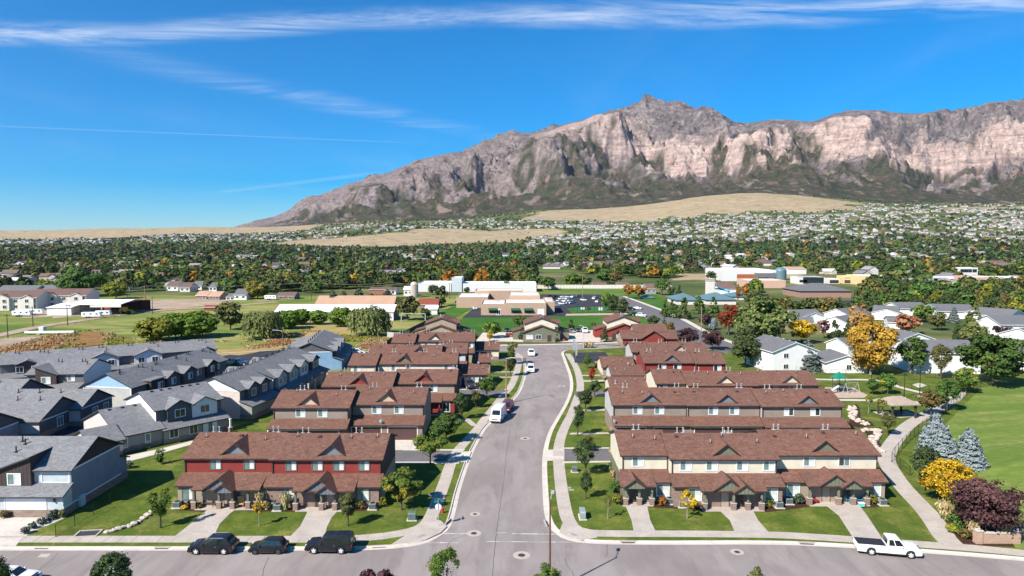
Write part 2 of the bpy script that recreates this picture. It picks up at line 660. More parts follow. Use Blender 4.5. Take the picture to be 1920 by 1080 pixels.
na, ny = 520, 420
ga = np.linspace(-1.9, 1.9, na)
gy = np.concatenate([np.linspace(20, 400, 40)[:-1], np.geomspace(400, 5200, ny - 39)])
AA, YY = np.meshgrid(ga, gy)
XX = AA * YY
ZZ = land_z(XX, YY)
wob_k = 0.6 + YY / 1400
wob_x = XX + (fbm(XX / 120, YY / 120, 5, 41) - 0.5) * 90 * wob_k
wob_y = YY + (fbm(XX / 120, YY / 120, 5, 47) - 0.5) * 110 * wob_k
dry = np.zeros(XX.shape)
grn = np.zeros(XX.shape)
for p in DRY_FIELDS:
 dry[in_poly(wob_x, wob_y, p)] = 1
for p in GREEN_FIELDS:
 grn[in_poly(wob_x, wob_y, p)] = 1
dry[(YY > 4150)] = np.maximum(dry, smooth(-0.1, -0.35, AA))[(YY > 4150)]
near_left = ((XX < -20) & (YY < 420)).astype(float)
idx = np.arange(XX.size).reshape(XX.shape)
quads = np.stack([idx[:-1, :-1], idx[:-1, 1:], idx[1:, 1:], idx[1:, :-1]], -1).reshape(-1, 4)

s = Shader('valley_ground')
co = s.coord()
att = s.new("ShaderNodeAttribute", attribute_name="cover")
sep = s.new("ShaderNodeSeparateColor")
s.link(att.outputs["Color"], sep.inputs[0])
n1 = s.noise(co, 0.012, 6, 0.65)
n2 = s.noise(s.mapped(co, (0.35, 1, 1)), 0.05, 6, 0.65, 0.6)
n3 = s.noise(co, 0.6, 4, 0.7)
wild = s.ramp(n1, [(0.30, (0.045, 0.075, 0.022)), (0.5, (0.085, 0.110, 0.035)), (0.66, (0.23, 0.19, 0.09))])
tan = s.ramp(n2, [(0.28, (0.23, 0.175, 0.10)), (0.5, (0.37, 0.285, 0.175)), (0.70, (0.46, 0.365, 0.24))])
brush = s.rng(s.noise(co, 0.016, 8, 0.8), 0.53, 0.60)
tan = s.mix(s.math('MULTIPLY', brush, 0.5), tan, (0.15, 0.12, 0.065))
green = s.ramp(n2, [(0.3, (0.055, 0.130, 0.018)), (0.5, (0.095, 0.165, 0.028)), (0.68, (0.20, 0.22, 0.065))])
meadow = s.ramp(s.noise(s.mapped(co, (0.5, 1, 1)), 0.035, 7, 0.68, 0.8),
    [(0.34, (0.085, 0.150, 0.022)), (0.47, (0.165, 0.200, 0.045)), (0.56, (0.29, 0.27, 0.095)), (0.68, (0.34, 0.26, 0.12))])
c = s.mix(sep.outputs[0], wild, tan)
c = s.mix(sep.outputs[1], c, green)
c = s.mix(sep.outputs[2], c, meadow)
c = s.mix(s.rng(n3, 0.3, 0.7, 0, 0.4), c, s.mix(0.5, c, (0.04, 0.05, 0.02)))
s.bump(n3, 0.5, 0.12)
VALLEY = s.done(c, 0.95, 0.1)
cover = np.stack([dry.ravel(), grn.ravel(), near_left.ravel(), np.ones(XX.size)], -1)
me = np_mesh('ground', np.stack([XX, YY, ZZ], -1).reshape(-1, 3), quads, [VALLEY], attrs=[('cover', 'POINT', cover)], smooth=True)
tag(inst('ground', me), kind='structure')
mb = MB()
mb.poly([(-9000, -3000, -0.13), (9000, -3000, -0.13), (9000, 20, -0.13), (-9000, 20, -0.13)])
tag(mb.build('ground_behind', [VALLEY]), kind='structure')
mb = MB()
mb.poly([(-15000, 5190, -5), (15000, 5190, -5), (15000, 15500, -5), (-15000, 15500, -5)])
tag(mb.build('far_plain', [VALLEY]), kind='structure')

# the mountain
M_A = (np.array([300, 455, 480, 515, 545, 560, 578, 610, 640, 655, 680, 725, 735, 760, 775, 800, 850, 870, 905, 940, 965, 990, 1030, 1060, 1090, 1117,
     1140, 1165, 1190, 1205, 1222, 1262, 1300, 1330, 1350, 1372, 1400, 1440, 1480, 1510, 1550, 1600, 1640, 1680, 1720, 1760, 1800, 1850, 1880, 1893,
     1905, 1920, 2100, 2400, 2800]) - 960) / 1280.0
M_R = np.array([470, 420, 412, 404, 393, 379, 367, 361, 349, 340, 336, 322, 318, 305, 297, 292, 281, 283, 261, 254, 243, 246, 240, 228, 221, 207,
    201, 190, 181, 170, 177, 181, 192, 196, 210, 224, 226, 219, 220, 222, 210, 203, 202, 207, 206, 199, 194, 186, 183, 186,
    182, 183, 176, 190, 230], float)
K_A = (np.array([300, 455, 600, 800, 1000, 1117, 1210, 1350, 1500, 1700, 1920, 2800]) - 960) / 1280.0
K_FOOT = np.array([475, 421, 404, 384, 352, 330, 322, 306, 308, 318, 305, 330], float)
K_TOP = np.array([470, 420.5, 372, 312, 268, 238, 245, 236, 234, 248, 236, 258], float)
K_YC = np.array([5600, 5700, 5900, 6400, 7000, 7300, 7500, 7000, 6900, 7000, 7000, 7000], float)
M_Y0 = 4250.0
na, nt = 1000, 330
ma = np.linspace(M_A[0], M_A[-1], na)
tt = np.concatenate([np.linspace(0, 1, nt - 50), np.linspace(1, 1.9, 51)[1:]])
crest = np.interp(ma, M_A, M_R)
foot, top, yc = np.interp(ma, K_A, K_FOOT), np.interp(ma, K_A, K_TOP), np.interp(ma, K_A, K_YC)
slope_of = lambda row: np.tan(np.arctan((540 - row) / 1280.0) - math.radians(4.0))
A2, T2 = np.meshgrid(ma, tt)
yc2 = np.broadcast_to(yc, A2.shape)
y2 = M_Y0 + T2 * (yc2 - M_Y0)
lat = A2 * 6500
pxs = 960 + 1280 * A2
# buttresses and couloirs push the cliff line in and out
diag = lat + (y2 - 5200) * 0.30
spur = (fbm(diag / 620, y2 / 5000, 3, 5) - 0.5) * -0.40 + (fbm(diag / 300, y2 / 500, 4, 9) - 0.5) * 0.10
t_f, t_t = np.clip(0.47 + spur, 0.16, 0.74), np.clip(0.66 + spur * 0.75, 0.30, 0.90)
t_t = np.maximum(t_t, t_f + 0.10)
zf = 34 + (M_Y0 + 0.47 * (yc - M_Y0)) * slope_of(foot)
zt = 34 + (M_Y0 + 0.66 * (yc - M_Y0)) * slope_of(top)
zc = 34 + yc * slope_of(crest)
zt = np.minimum(zt, zc - 8)
zf = np.minimum(zf, zt - 4)
z0 = land_z(ma * M_Y0, np.full(na, M_Y0)) - 4
zf2 = zf + (zf - z0) * spur * 0.9
low = z0 + (zf2 - z0) * np.clip(T2 / t_f, 0, 1) ** 1.2
u_ = np.clip((T2 - t_f) / (t_t - t_f), 0, 1)
cliff = zf2 + (zt - zf2) * u_ ** 0.8
v_ = np.clip((T2 - t_t) / (1 - t_t), 0, 1)
high = zt + (zc - zt) * v_ ** 0.95
z2 = np.where(T2 < t_f, low, np.where(T2 < t_t, cliff, high))
back = np.clip((T2 - 1) / 0.9, 0, 1)
z2 = np.where(T2 > 1, zc * (1 - 0.75 * back), z2)
# gullies that run down the slope, branching; coarse to fine
wx = diag + (fbm(lat / 340, y2 / 340, 4, 21) - 0.5) * 300
g1 = ridged(wx / 560, y2 / 1900, 3, 31)
wx = wx + (fbm(lat / 130, y2 / 130, 3, 23) - 0.5) * 130
g2 = ridged(wx / 300 + 0.2 * g1, y2 / 260, 4, 37)
g3 = ridged(wx / 95, y2 / 70 + wx / 300, 4, 53)
g4 = ridged(lat / 34, y2 / 24, 3, 61)
relief = np.clip((zc - z0) / 900.0, 0.03, 1.2)
env = smooth(0.02, 0.42, T2) * (1 - 0.58 * smooth(0.85, 1.0, T2)) * (1 - smooth(1.0, 1.1, T2))
rocky = smooth(-0.10, 0.05, T2 - t_f) * (1 - 0.45 * smooth(0.02, 0.20, T2 - t_t))
leftness = smooth(0.12, -0.25, A2)
rocky = np.maximum(rocky, leftness * smooth(0.10, 0.42, T2) * (1 - smooth(0.9, 1.05, T2) * 0.5))
z2 = z2 + relief * env * ((g1 - 0.42) * 270 + (g2 - 0.42) * (100 + 45 * rocky) + (g3 - 0.42) * (24 + 46 * rocky) + (g4 - 0.42) * (8 + 22 * rocky))
z2 = z2 + relief * smooth(0.9, 1.0, T2) * (1 - smooth(1.0, 1.2, T2)) * ((g3 - 0.42) * 16 + (g4 - 0.42) * 22)
# nothing on the near slope stands higher than the line of sight to the crest would allow; the limit is soft
sl = (z2 - 34) / y2
lim = (zc - 34) / yc
over = sl - (lim - 0.004 - 0.03 * (1 - T2))
sl2 = np.where((T2 <= 1.0) & (over > 0), sl - over + 0.012 * (1 - np.exp(-np.maximum(over, 0) / 0.012)) * (1 - T2 * 0.75), sl)
z2 = np.where(T2 <= 1.0, 34 + y2 * sl2, z2)
x2 = A2 * y2
hrel = (z2 - z0) / np.maximum(zc - z0, 1)
nb = (fbm(lat / 150, y2 / 190, 5, 71) - 0.5)
scrub = 1 - smooth(-0.10, 0.10, T2 - 0.46 - 0.4 * spur + nb * 0.85 - leftness * 0.06 + (g2 - 0.42) * 0.30)
cliffm = smooth(-0.03, 0.03, T2 - t_f + (g2 - 0.42) * 0.16) * (1 - smooth(-0.02, 0.05, T2 - t_t + (fbm(lat / 160, y2 / 200, 4, 77) - 0.5) * 0.16))
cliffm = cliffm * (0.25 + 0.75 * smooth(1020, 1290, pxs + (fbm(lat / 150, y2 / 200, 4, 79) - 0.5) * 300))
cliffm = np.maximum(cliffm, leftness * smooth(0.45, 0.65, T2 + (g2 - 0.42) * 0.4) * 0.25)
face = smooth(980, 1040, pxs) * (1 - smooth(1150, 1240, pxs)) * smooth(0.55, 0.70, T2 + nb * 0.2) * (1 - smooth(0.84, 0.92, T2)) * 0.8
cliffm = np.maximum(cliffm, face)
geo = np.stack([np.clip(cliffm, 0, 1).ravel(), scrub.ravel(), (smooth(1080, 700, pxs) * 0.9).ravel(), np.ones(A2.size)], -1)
idx = np.arange(A2.size).reshape(A2.shape)
quads = np.stack([idx[:-1, :-1], idx[:-1, 1:], idx[1:, 1:], idx[1:, :-1]], -1).reshape(-1, 4)
s = Shader('mountain_rock')
co = s.coord()
att = s.new("ShaderNodeAttribute", attribute_name="geo")
sep = s.new("ShaderNodeSeparateColor")
s.link(att.outputs["Color"], sep.inputs[0])
n1 = s.noise(co, 0.006, 8, 0.68, 0.6)
n2 = s.noise(co, 0.03, 6, 0.7)
strata = s.noise(s.mapped(co, (0.35, 0.35, 3.2)), 0.012, 5, 0.6, 0.8)
upper = s.ramp(s.math('ADD', s.math('MULTIPLY', n1, 0.5), s.math('MULTIPLY', n2, 0.5)), [(0.36, (0.056, 0.047, 0.046)), (0.50, (0.132, 0.108, 0.103)), (0.63, (0.290, 0.245, 0.225))])
pink = s.ramp(s.math('ADD', s.math('MULTIPLY', strata, 0.5), s.math('MULTIPLY', n2, 0.5)),
    [(0.32, (0.15, 0.102, 0.088)), (0.46, (0.30, 0.218, 0.188)), (0.61, (0.49, 0.385, 0.335))])
brushc = s.ramp(s.noise(co, 0.013, 8, 0.75, 0.5), [(0.33, (0.020, 0.029, 0.013)), (0.47, (0.040, 0.045, 0.022)), (0.57, (0.076, 0.054, 0.039)), (0.70, (0.18, 0.138, 0.112))])
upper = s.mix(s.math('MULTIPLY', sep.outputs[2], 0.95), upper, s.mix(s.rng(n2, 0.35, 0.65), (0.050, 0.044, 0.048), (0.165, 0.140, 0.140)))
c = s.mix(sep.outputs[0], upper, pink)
c = s.mix(s.math('MULTIPLY', sep.outputs[1], s.rng(n2, 0.26, 0.46)), c, brushc)
scree = s.math('MULTIPLY', s.rng(s.noise(s.mapped(co, (1, 0.35, 0.5)), 0.009, 5, 0.6, 0.4), 0.58, 0.66), s.math('MULTIPLY', sep.outputs[1], 0.4))
c = s.mix(scree, c, (0.36, 0.27, 0.23))
vor = s.new("ShaderNodeTexVoronoi")
s.link(co, vor.inputs["Vector"])
vor.inputs["Scale"].default_value = 0.032
fir = s.math('MULTIPLY', s.rng(vor.outputs["Distance"], 0.34, 0.24), s.rng(s.noise(co, 0.0045, 4, 0.6), 0.50, 0.60))
fir = s.math('MULTIPLY', fir, s.math('SUBTRACT', 1.0, s.math('MULTIPLY', sep.outputs[0], 0.65)))
c = s.mix(fir, c, (0.022, 0.030, 0.018))
s.bump(s.math('ADD', n2, s.math('MULTIPLY', n1, 1.4)), 0.55, 22.0)
ROCK = s.done(c, 0.95, 0.1)
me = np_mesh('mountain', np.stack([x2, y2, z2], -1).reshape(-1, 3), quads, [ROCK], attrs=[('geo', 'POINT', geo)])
tag(inst('mountain', me), kind='structure')

# roads, lawns and walks
def curve(pts, step=0.8):
 p = np.array(pts, float)
 p = np.vstack([2 * p[0] - p[1], p, 2 * p[-1] - p[-2]])
 out = []
 for i in range(1, len(p) - 2):
  n = max(2, int(np.linalg.norm(p[i + 1] - p[i]) / step))
  for k in range(n):
   t = k / n
   out.append(0.5 * (2 * p[i] + (p[i + 1] - p[i - 1]) * t + (2 * p[i - 1] - 5 * p[i] + 4 * p[i + 1] - p[i + 2]) * t * t
        + (3 * p[i] - p[i - 1] - 3 * p[i + 1] + p[i + 2]) * t ** 3))
 out.append(p[-2])
 return np.array(out)

def normals(p):
 d = np.gradient(p, axis=0)
 d /= np.linalg.norm(d, axis=1)[:, None] + 1e-9
 return np.stack([-d[:, 1], d[:, 0]], -1)          # to the left of travel

def strip_faces(mb, p, nrm, o0, o1, z0, z1, m=0):
 a, b = p + nrm * o0, p + nrm * o1
 for i in range(len(p) - 1):
  mb.poly([(a[i][0], a[i][1], z0), (b[i][0], b[i][1], z1), (b[i + 1][0], b[i + 1][1], z1), (a[i + 1][0], a[i + 1][1], z0)][::-1], m)

def ragged(pts, amp, step=1.6, seed=3):
 p = np.array(pts + [pts[0]], float)
 out = []
 for a, c_ in zip(p, p[1:]):
  n = max(1, int(np.linalg.norm(c_ - a) / step))
  for k in range(n):
   out.append(a + (c_ - a) * k / n)
 out = np.array(out)
 out[:, 0] += (fbm(out[:, 0] / 5, out[:, 1] / 5, 4, seed) - 0.5) * 2 * amp
 out[:, 1] += (fbm(out[:, 0] / 5 + 50, out[:, 1] / 5, 4, seed + 1) - 0.5) * 2.6 * amp
 return [tuple(q) for q in out]

def sheet(name, pts, z, mat, kind='structure', skirt=0.12):
 if name in ('dry_grass', 'bare_earth', 'dirt_yard'):
  pts = ragged(pts, 5.5)
 mb = MB()
 mb.poly([(x, y, z) for x, y in pts])
 if skirt:
  n = len(pts)
  for i in range(n):
   a, b = pts[i], pts[(i + 1) % n]
   mb.poly([(a[0], a[1], z), (a[0], a[1], z - skirt), (b[0], b[1], z - skirt), (b[0], b[1], z)])
 me = mb.mesh(name, [mat])
 import bmesh
 bm = bmesh.new()
 bm.from_mesh(me)
 bmesh.ops.recalc_face_normals(bm, faces=bm.faces)
 up = max(bm.faces, key=lambda f: f.calc_area())
 if up.normal.z < 0:
  bmesh.ops.reverse_faces(bm, faces=bm.faces)
 bm.to_mesh(me)
 bm.free()
 return tag(inst(name, me), kind=kind)

KL = curve([(-16.4, 208.4), (-4.9, 207.9), (-0.3, 206.9), (2.2, 202.4), (3.5, 193.3), (3.8, 180.2), (3.4, 168.8), (2.6, 158.7), (1.7, 150.3), (0.2, 142.7), (-1.39, 134.93), (-3.14, 127.58), (-4.72, 121.33), (-6.07, 109.61), (-6.63, 101.38),
   (-7.06, 90.97), (-7.15, 82.62), (-7.42, 78.98), (-8.20, 76.78), (-9.89, 74.55), (-12.42, 73.48), (-15.85, 72.96), (-21.10, 72.83), (-35.46, 72.83), (-44.54, 72.83), (-56.27, 72.83), (-73.72, 72.70), (-108.64, 72.57)])
KR = curve([(33.8, 214.7), (23.3, 211.5), (17.6, 210.4), (15.1, 205.4), (14.7, 195.9), (14.5, 180.2), (14.2, 166.2), (13.1, 153.0), (11.0, 140.3), (8.61, 129.15), (6.67, 119.95), (5.39, 111.06), (4.63, 101.87), (4.22, 90.97), (4.08, 83.46), (4.39, 79.29),
   (5.14, 77.06), (6.42, 75.37), (9.64, 74.48), (16.73, 74.28), (28.68, 74.28), (36.30, 73.61), (44.98, 72.19), (54.40, 70.33), (64.95, 67.65), (86.64, 61.51)])
KF = curve([(76.7, 211.5), (56.7, 211.5), (39.0, 224.8), (24.5, 222.5), (6.9, 220.2), (-5.2, 219.1), (-17.2, 217.9)])
WS = curve([(-120.0, 62.3), (-60.0, 62.3), (-20.0, 62.2), (10.0, 62.0), (40.0, 60.2), (70.0, 55.5), (110.0, 46.0)], 2.0)

# road surface
s = Shader('road_asphalt')
co = s.coord()
n1 = s.noise(co, 0.09, 5, 0.6)
n2 = s.noise(s.mapped(co, (1, 0.22, 1)), 0.5, 5, 0.65, 0.4)
n3 = s.noise(co, 14, 3, 0.7)
c = s.mix(s.rng(n1, 0.3, 0.7), (0.230, 0.198, 0.184), (0.300, 0.261, 0.241))
c = s.mix(s.rng(n2, 0.42, 0.70, 0, 0.6), c, (0.185, 0.157, 0.152))
c = s.mix(s.rng(s.noise(s.mapped(co, (1, 0.3, 1)), 0.16, 4, 0.6, 0.8), 0.52, 0.60, 0, 0.35), c, (0.36, 0.32, 0.30))
c = s.mix(s.rng(s.noise(co, 1.1, 3, 0.6), 0.68, 0.74, 0, 0.5), c, (0.10, 0.088, 0.086))
c = s.mix(s.rng(n3, 0.3, 0.7, 0, 0.3), c, (0.15, 0.13, 0.13))
s.bump(n3, 0.25, 0.01)
ROAD = s.done(c, 0.9, 0.2)
poly = [tuple(q) for q in KL[::-1]] + [tuple(q) for q in KF[::-1]] + [tuple(q) for q in KR] + [tuple(q) for q in WS[::-1]]
sheet('main_road', poly, 0.0, ROAD, skirt=0)

mb = MB()
for line, sgn in ((KL, -1), (KR, 1), (KF, -1), (WS, -1)):
 nrm = normals(line)
 strip_faces(mb, line, nrm, sgn * -0.05, sgn * 0.50, 0.006, 0.020)
 strip_faces(mb, line, nrm, sgn * 0.50, sgn * 0.56, 0.020, 0.145)
 strip_faces(mb, line, nrm, sgn * 0.56, sgn * 0.72, 0.145, 0.150)
 strip_faces(mb, line, nrm, sgn * 0.72, sgn * 0.73, 0.150, -0.05)
me = mb.mesh('kerb', [CONC_PALE])
import bmesh
bm = bmesh.new()
bm.from_mesh(me)
for f in bm.faces:
 if f.normal.z < -1e-6:
  f.normal_flip()
bm.to_mesh(me)
bm.free()
tag(inst('kerb', me), kind='structure')

offL, offR, offF, offW = KL - normals(KL) * 0.715, KR + normals(KR) * 0.715, KF - normals(KF) * 0.715, WS - normals(WS) * 0.715
lawnL = [tuple(q) for q in offL] + [(-130.0, 71.5), (-130.0, 97.0), (-62.0, 105.0), (-47.0, 128.0), (-46.0, 160.0), (-43.0, 196.0), (-24.0, 196.0)]
sheet('lawn', lawnL, 0.125, GRASS)
lawnR = [tuple(q) for q in offR[::-1]] + [(34.0, 196.0), (46.0, 184.0), (66.0, 205.0), (150.0, 205.0), (190.0, 150.0), (190.0, 40.0)]
sheet('lawn', lawnR, 0.125, GRASS)
sheet('verge', [tuple(q) for q in offW] + [(110.0, 20.0), (-120.0, 20.0)], 0.125, GRASS_STRIP)
# the wide rough lawn beyond the park fence, and the sports field
FIELD = [(60.41, 102.37), (64.16, 107.09), (80.63, 124.57), (108.1, 155.2), (119.3, 158.7), (140.0, 133.0), (170.0, 80.0), (120.0, 66.0), (61.97, 70.57), (55.39, 72.83), (58.66, 79.44), (59.71, 88.83), (58.38, 94.91)]
sheet('field', FIELD, 0.150, GRASS_DRY)
sheet('sports_field', [(-22.0, 298.2), (42.4, 306.7), (57.8, 306.7), (58.1, 278.9), (43.7, 252.6), (33.8, 255.6), (-19.9, 252.6)], 0.02, GRASS_SPORT)
sheet('lawn', [(-25.8, 298.2), (-20.2, 337.9), (-17.1, 397.0), (-24.9, 397.0), (-37.5, 298.2)], 0.015, GRASS_SPORT)
sheet('lawn', [(27.9, 337.9), (47.1, 343.3), (48.1, 322.8), (42.1, 315.7), (28.7, 318.0)], 0.04, GRASS_SPORT)
sheet('lawn', [(69.8, 424.3), (71.8, 389.8), (70.0, 340.6), (68.6, 306.7), (73.8, 311.1), (85.6, 376.2), (89.8, 424.3)], 0.03, GRASS_SPORT)
sheet('school_car_park', [(-21.7, 300.3), (-19.7, 335.3), (-17.4, 369.8), (-28.3, 360.5), (-28.6, 397.0), (16.1, 412.1), (16.8, 428.5), (57.1, 428.5), (51.9, 357.5), (27.5, 343.3), (27.8, 315.7), (21.5, 304.5), (-21.6, 299.0)], 0.03, ASPH_NEW)
sheet('back_road', [(136.9, 376.2), (210.9, 389.8), (200.1, 369.8), (129.1, 354.6)], 0.03, ASPH_NEW)
sheet('concrete_yard', [(-12.1, 229.6), (-10.8, 249.7), (5.0, 252.6), (20.4, 254.1), (34.2, 258.7), (33.8, 235.9), (30.8, 227.2), (7.2, 227.2)], 0.04, CONC_PALE)
sheet('side_car_park', [(17.4, 187.3), (18.4, 204.4), (28.3, 205.4), (28.1, 191.6), (25.8, 186.5)], 0.142, ASPH_NEW)
sheet('diagonal_street', [(62.0, 412.1), (66.5, 412.1), (69.9, 363.6), (73.2, 302.4), (71.8, 246.8), (73.5, 216.8), (77.3, 204.4), (72.5, 191.6), (65.8, 198.7), (59.6, 222.5), (57.3, 255.6), (59.2, 335.3)], 0.045, LANE)
for pts in ([(67.8, 412.1), (71.0, 362.0), (73.6, 300.3), (71.8, 245.4), (73.2, 222.5)],):
 p = curve(pts, 2)
 mb = MB()
 strip_faces(mb, p, normals(p), -1.2, 1.2, 0.16, 0.16)
 tag(mb.build('pavement', [CONC_PALE]), kind='structure')
sheet('back_street', [(-114.9, 202.4), (-74.4, 214.7), (-66.7, 211.5), (-35.3, 203.4), (-33.9, 195.1), (-49.2, 195.1), (-72.1, 198.7), (-79.7, 180.2), (-89.7, 180.2)], 0.0, ASPH_NEW)
mb = MB()
p = curve([(-91.0, 202.4), (-79.7, 206.4), (-66.7, 211.5), (-52.3, 207.4), (-32.4, 205.4)], 2)
strip_faces(mb, p, normals(p), -0.4, 0.4, 0.10, 0.10)
tag(mb.build('kerb', [CONC_PALE]), kind='structure')
sheet('rear_court', [(-118.0, 150.0), (-80.0, 172.0), (-58.0, 176.0), (-60.0, 140.0), (-66.0, 118.0), (-76.0, 104.0), (-100.0, 100.0), (-125.0, 110.0)], 0.0, ASPH_NEW)
p = curve([(-183.3, 211.5), (-184.3, 244.0), (-186.5, 263.5), (-184.3, 282.5), (-180.6, 306.7), (-172.3, 327.7), (-161.0, 342.0), (-147.4, 354.6), (-129.8, 376.2)], 3)
mb = MB()
strip_faces(mb, p, normals(p), -3.0, 3.0, 0.0, 0.0)
tag(mb.build('dirt_road', [DIRT]), kind='structure')
sheet('dirt_yard', [(-215.5, 298.2), (-228.1, 322.8), (-214.6, 369.8), (-201.7, 389.8), (-171.2, 404.4), (-151.2, 363.6), (-168.4, 340.6), (-181.1, 320.4), (-198.1, 300.3)], -0.05, DIRT, skirt=0)
sheet('bare_earth', [(-169.2, 206.4), (-183.4, 228.4), (-171.8, 242.6), (-158.7, 237.2), (-157.7, 222.5), (-162.7, 206.4)], 0.02, DIRT, skirt=0)
weeds = ground_mat('dry_weeds', ((0.25, 0.125, 0.045), (0.36, 0.21, 0.075), (0.16, 0.095, 0.035)), (0.25, 0.5, 3.0), bump=1.0, dist=0.3)
straw = ground_mat('dry_straw', ((0.40, 0.29, 0.12), (0.36, 0.24, 0.09), (0.26, 0.22, 0.07)), (0.10, 0.25, 2.0), bump=0.8, dist=0.2)
sheet('dry_grass', [(-159.8, 198.7), (-170.0, 211.5), (-156.9, 221.3), (-161.1, 249.7), (-153.0, 252.6), (-142.7, 238.6), (-136.3, 219.1), (-146.4, 206.4)], 0.05, weeds, skirt=0)
sheet('dry_grass', [(-87.8, 198.7), (-93.3, 211.5), (-82.0, 216.8), (-61.5, 216.8), (-47.1, 221.3), (-36.7, 211.5), (-51.2, 209.4), (-73.3, 211.5)], 0.04, straw, skirt=0)
sheet('dry_grass', [(-71.9, 228.4), (-78.3, 258.7), (-67.5, 268.4), (-55.6, 252.6), (-41.3, 238.6), (-46.8, 228.4), (-57.5, 228.4)], 0.03, straw, skirt=0)

def walk(name, pts, width, z=0.150, mat=CONC, slab=1.5, first=None):
 p = curve(pts, slab)
 nrm = normals(p)
 base = MB()
 strip_faces(base, p, nrm, -width / 2, width / 2, z - 0.022, z - 0.022)
 o = tag(base.build(name, [CONC]), kind='structure')
 n = 0
 for i in range(len(p) - 1):
  mid = (p[i] + p[i + 1]) / 2
  if not (first is None or first(mid)):
   continue
  d = (p[i + 1] - p[i])
  g = 0.02 / max(np.linalg.norm(d), 0.1)
  q = [p[i] + d * g - nrm[i] * width / 2, p[i + 1] - d * g - nrm[i + 1] * width / 2, p[i + 1] - d * g + nrm[i + 1] * width / 2, p[i] + d * g + nrm[i] * width / 2]
  zz = z + RNG.uniform(-0.004, 0.004)
  sm = MB()
  sm.poly([(a, b, zz) for a, b in q])
  for k in range(4):
   a, b = q[k], q[(k + 1) % 4]
   sm.poly([(a[0], a[1], zz), (a[0], a[1], z - 0.03), (b[0], b[1], z - 0.03), (b[0], b[1], zz)])
  sm.build('slab', [mat], o)
  n += 1
 return o

near = lambda m: m[1] < 128 and abs(m[0]) < 62
walk('pavement', [(-82.40, 75.37), (-61.80, 75.37), (-39.99, 75.37), (-21.81, 75.37), (-16.45, 75.79), (-13.26, 76.78), (-10.99, 78.24), (-10.08, 80.53), (-9.82, 83.96), (-9.63, 88.45), (-9.42, 95.13), (-9.28, 102.12), (-8.47, 109.61), (-6.39, 119.95), (-5.17, 127.58),
     (-3.59, 137.12), (-1.8, 148.2), (-0.2, 157.5), (0.9, 169.5), (1.6, 180.2), (2.0, 193.3), (1.6, 201.5)], 1.7, first=near)
walk('pavement', [(16.6, 202.4), (16.9, 195.1), (17.1, 180.2), (16.6, 166.2), (15.6, 154.1), (13.8, 143.6), (11.55, 131.16), (9.75, 122.75), (8.49, 115.98), (7.50, 108.20), (7.07, 100.64), (6.77, 90.97), (6.69, 84.31), (6.85, 80.53), (7.68, 77.79), (10.20, 76.92), (20.97, 76.78), (30.12, 76.49),
     (36.48, 75.65), (44.21, 74.28), (49.57, 73.35), (55.60, 71.93), (73.13, 67.65)], 1.7, first=near)
ramp_mat = CONC_PALE
sheet('corner_ramp', [(-13.42, 74.14), (-12.27, 76.35), (-10.39, 78.38), (-9.62, 81.00), (-8.66, 80.53), (-7.72, 78.83), (-8.30, 77.06), (-9.69, 75.37), (-11.65, 74.28)], 0.158, CONC)
sheet('corner_ramp', [(5.99, 79.44), (6.75, 80.84), (7.90, 78.68), (9.96, 77.50), (9.75, 75.79), (7.85, 75.09), (6.45, 75.72), (5.46, 77.21)], 0.158, CONC)
pad = plain('ramp_pad', (0.27, 0.27, 0.28), 0.8)
sheet('ramp_pad', [(-10.92, 75.93), (-10.17, 76.70), (-9.88, 76.35), (-10.62, 75.51)], 0.166, pad)
sheet('ramp_pad', [(6.64, 77.21), (7.39, 76.63), (7.70, 76.07), (6.98, 76.21)], 0.166, pad)

# walks from the pavement to the porches
for pts in ([(-38.73, 75.51), (-38.54, 78.68), (-38.39, 83.29), (-38.22, 83.96), (-34.86, 83.96), (-35.04, 82.46), (-35.01, 79.59), (-34.05, 75.51)],
   [(-25.49, 75.51), (-25.14, 78.68), (-25.50, 82.62), (-25.77, 83.96), (-21.80, 83.96), (-22.09, 81.48), (-21.92, 78.68), (-21.37, 75.51)],
   [(14.15, 76.92), (14.50, 80.68), (14.52, 84.31), (14.52, 85.53), (17.33, 85.53), (16.77, 80.68), (16.75, 76.92)],
   [(25.89, 76.92), (26.41, 80.68), (26.12, 83.12), (26.08, 84.31), (30.40, 84.31), (29.84, 80.68), (29.85, 76.92)],
   [(38.93, 75.79), (40.29, 81.97), (40.20, 85.35), (39.98, 86.06), (44.66, 86.06), (43.78, 81.97), (42.11, 75.37)],
   [(-61.91, 75.51), (-65.90, 80.53), (-64.05, 81.48), (-54.64, 81.48), (-55.16, 79.44), (-55.82, 77.21), (-55.72, 75.51)]):
 sheet('front_walk', pts, 0.146, CONC if pts[0][0] > -58 else CONC_PALE)
for pts in ([(5.44, 108.48), (8.49, 108.76), (8.08, 103.38), (4.72, 102.87)], [(-6.52, 107.64), (-9.26, 107.64), (-9.82, 102.62), (-6.86, 102.37)]):
 sheet('drive_apron', pts, 0.149, CONC_PALE)
sheet('drive_apron', [(-61.91, 75.51), (-55.92, 75.79), (-55.08, 73.61), (-60.41, 73.61)], 0.157, CONC_PALE)
path_pts = [(49.14, 74.14), (49.49, 75.93), (50.54, 78.98), (51.91, 83.46), (53.18, 89.21), (54.74, 94.91), (57.39, 102.37), (60.06, 107.09), (63.53, 111.95), (70.47, 120.64), (75.89, 126.44), (80.97, 131.16), (86.42, 136.23), (95.1, 144.6), (100.6, 151.3)]
walk('park_path', path_pts, 2.5, z=0.158, mat=CONC, slab=2.6, first=near)
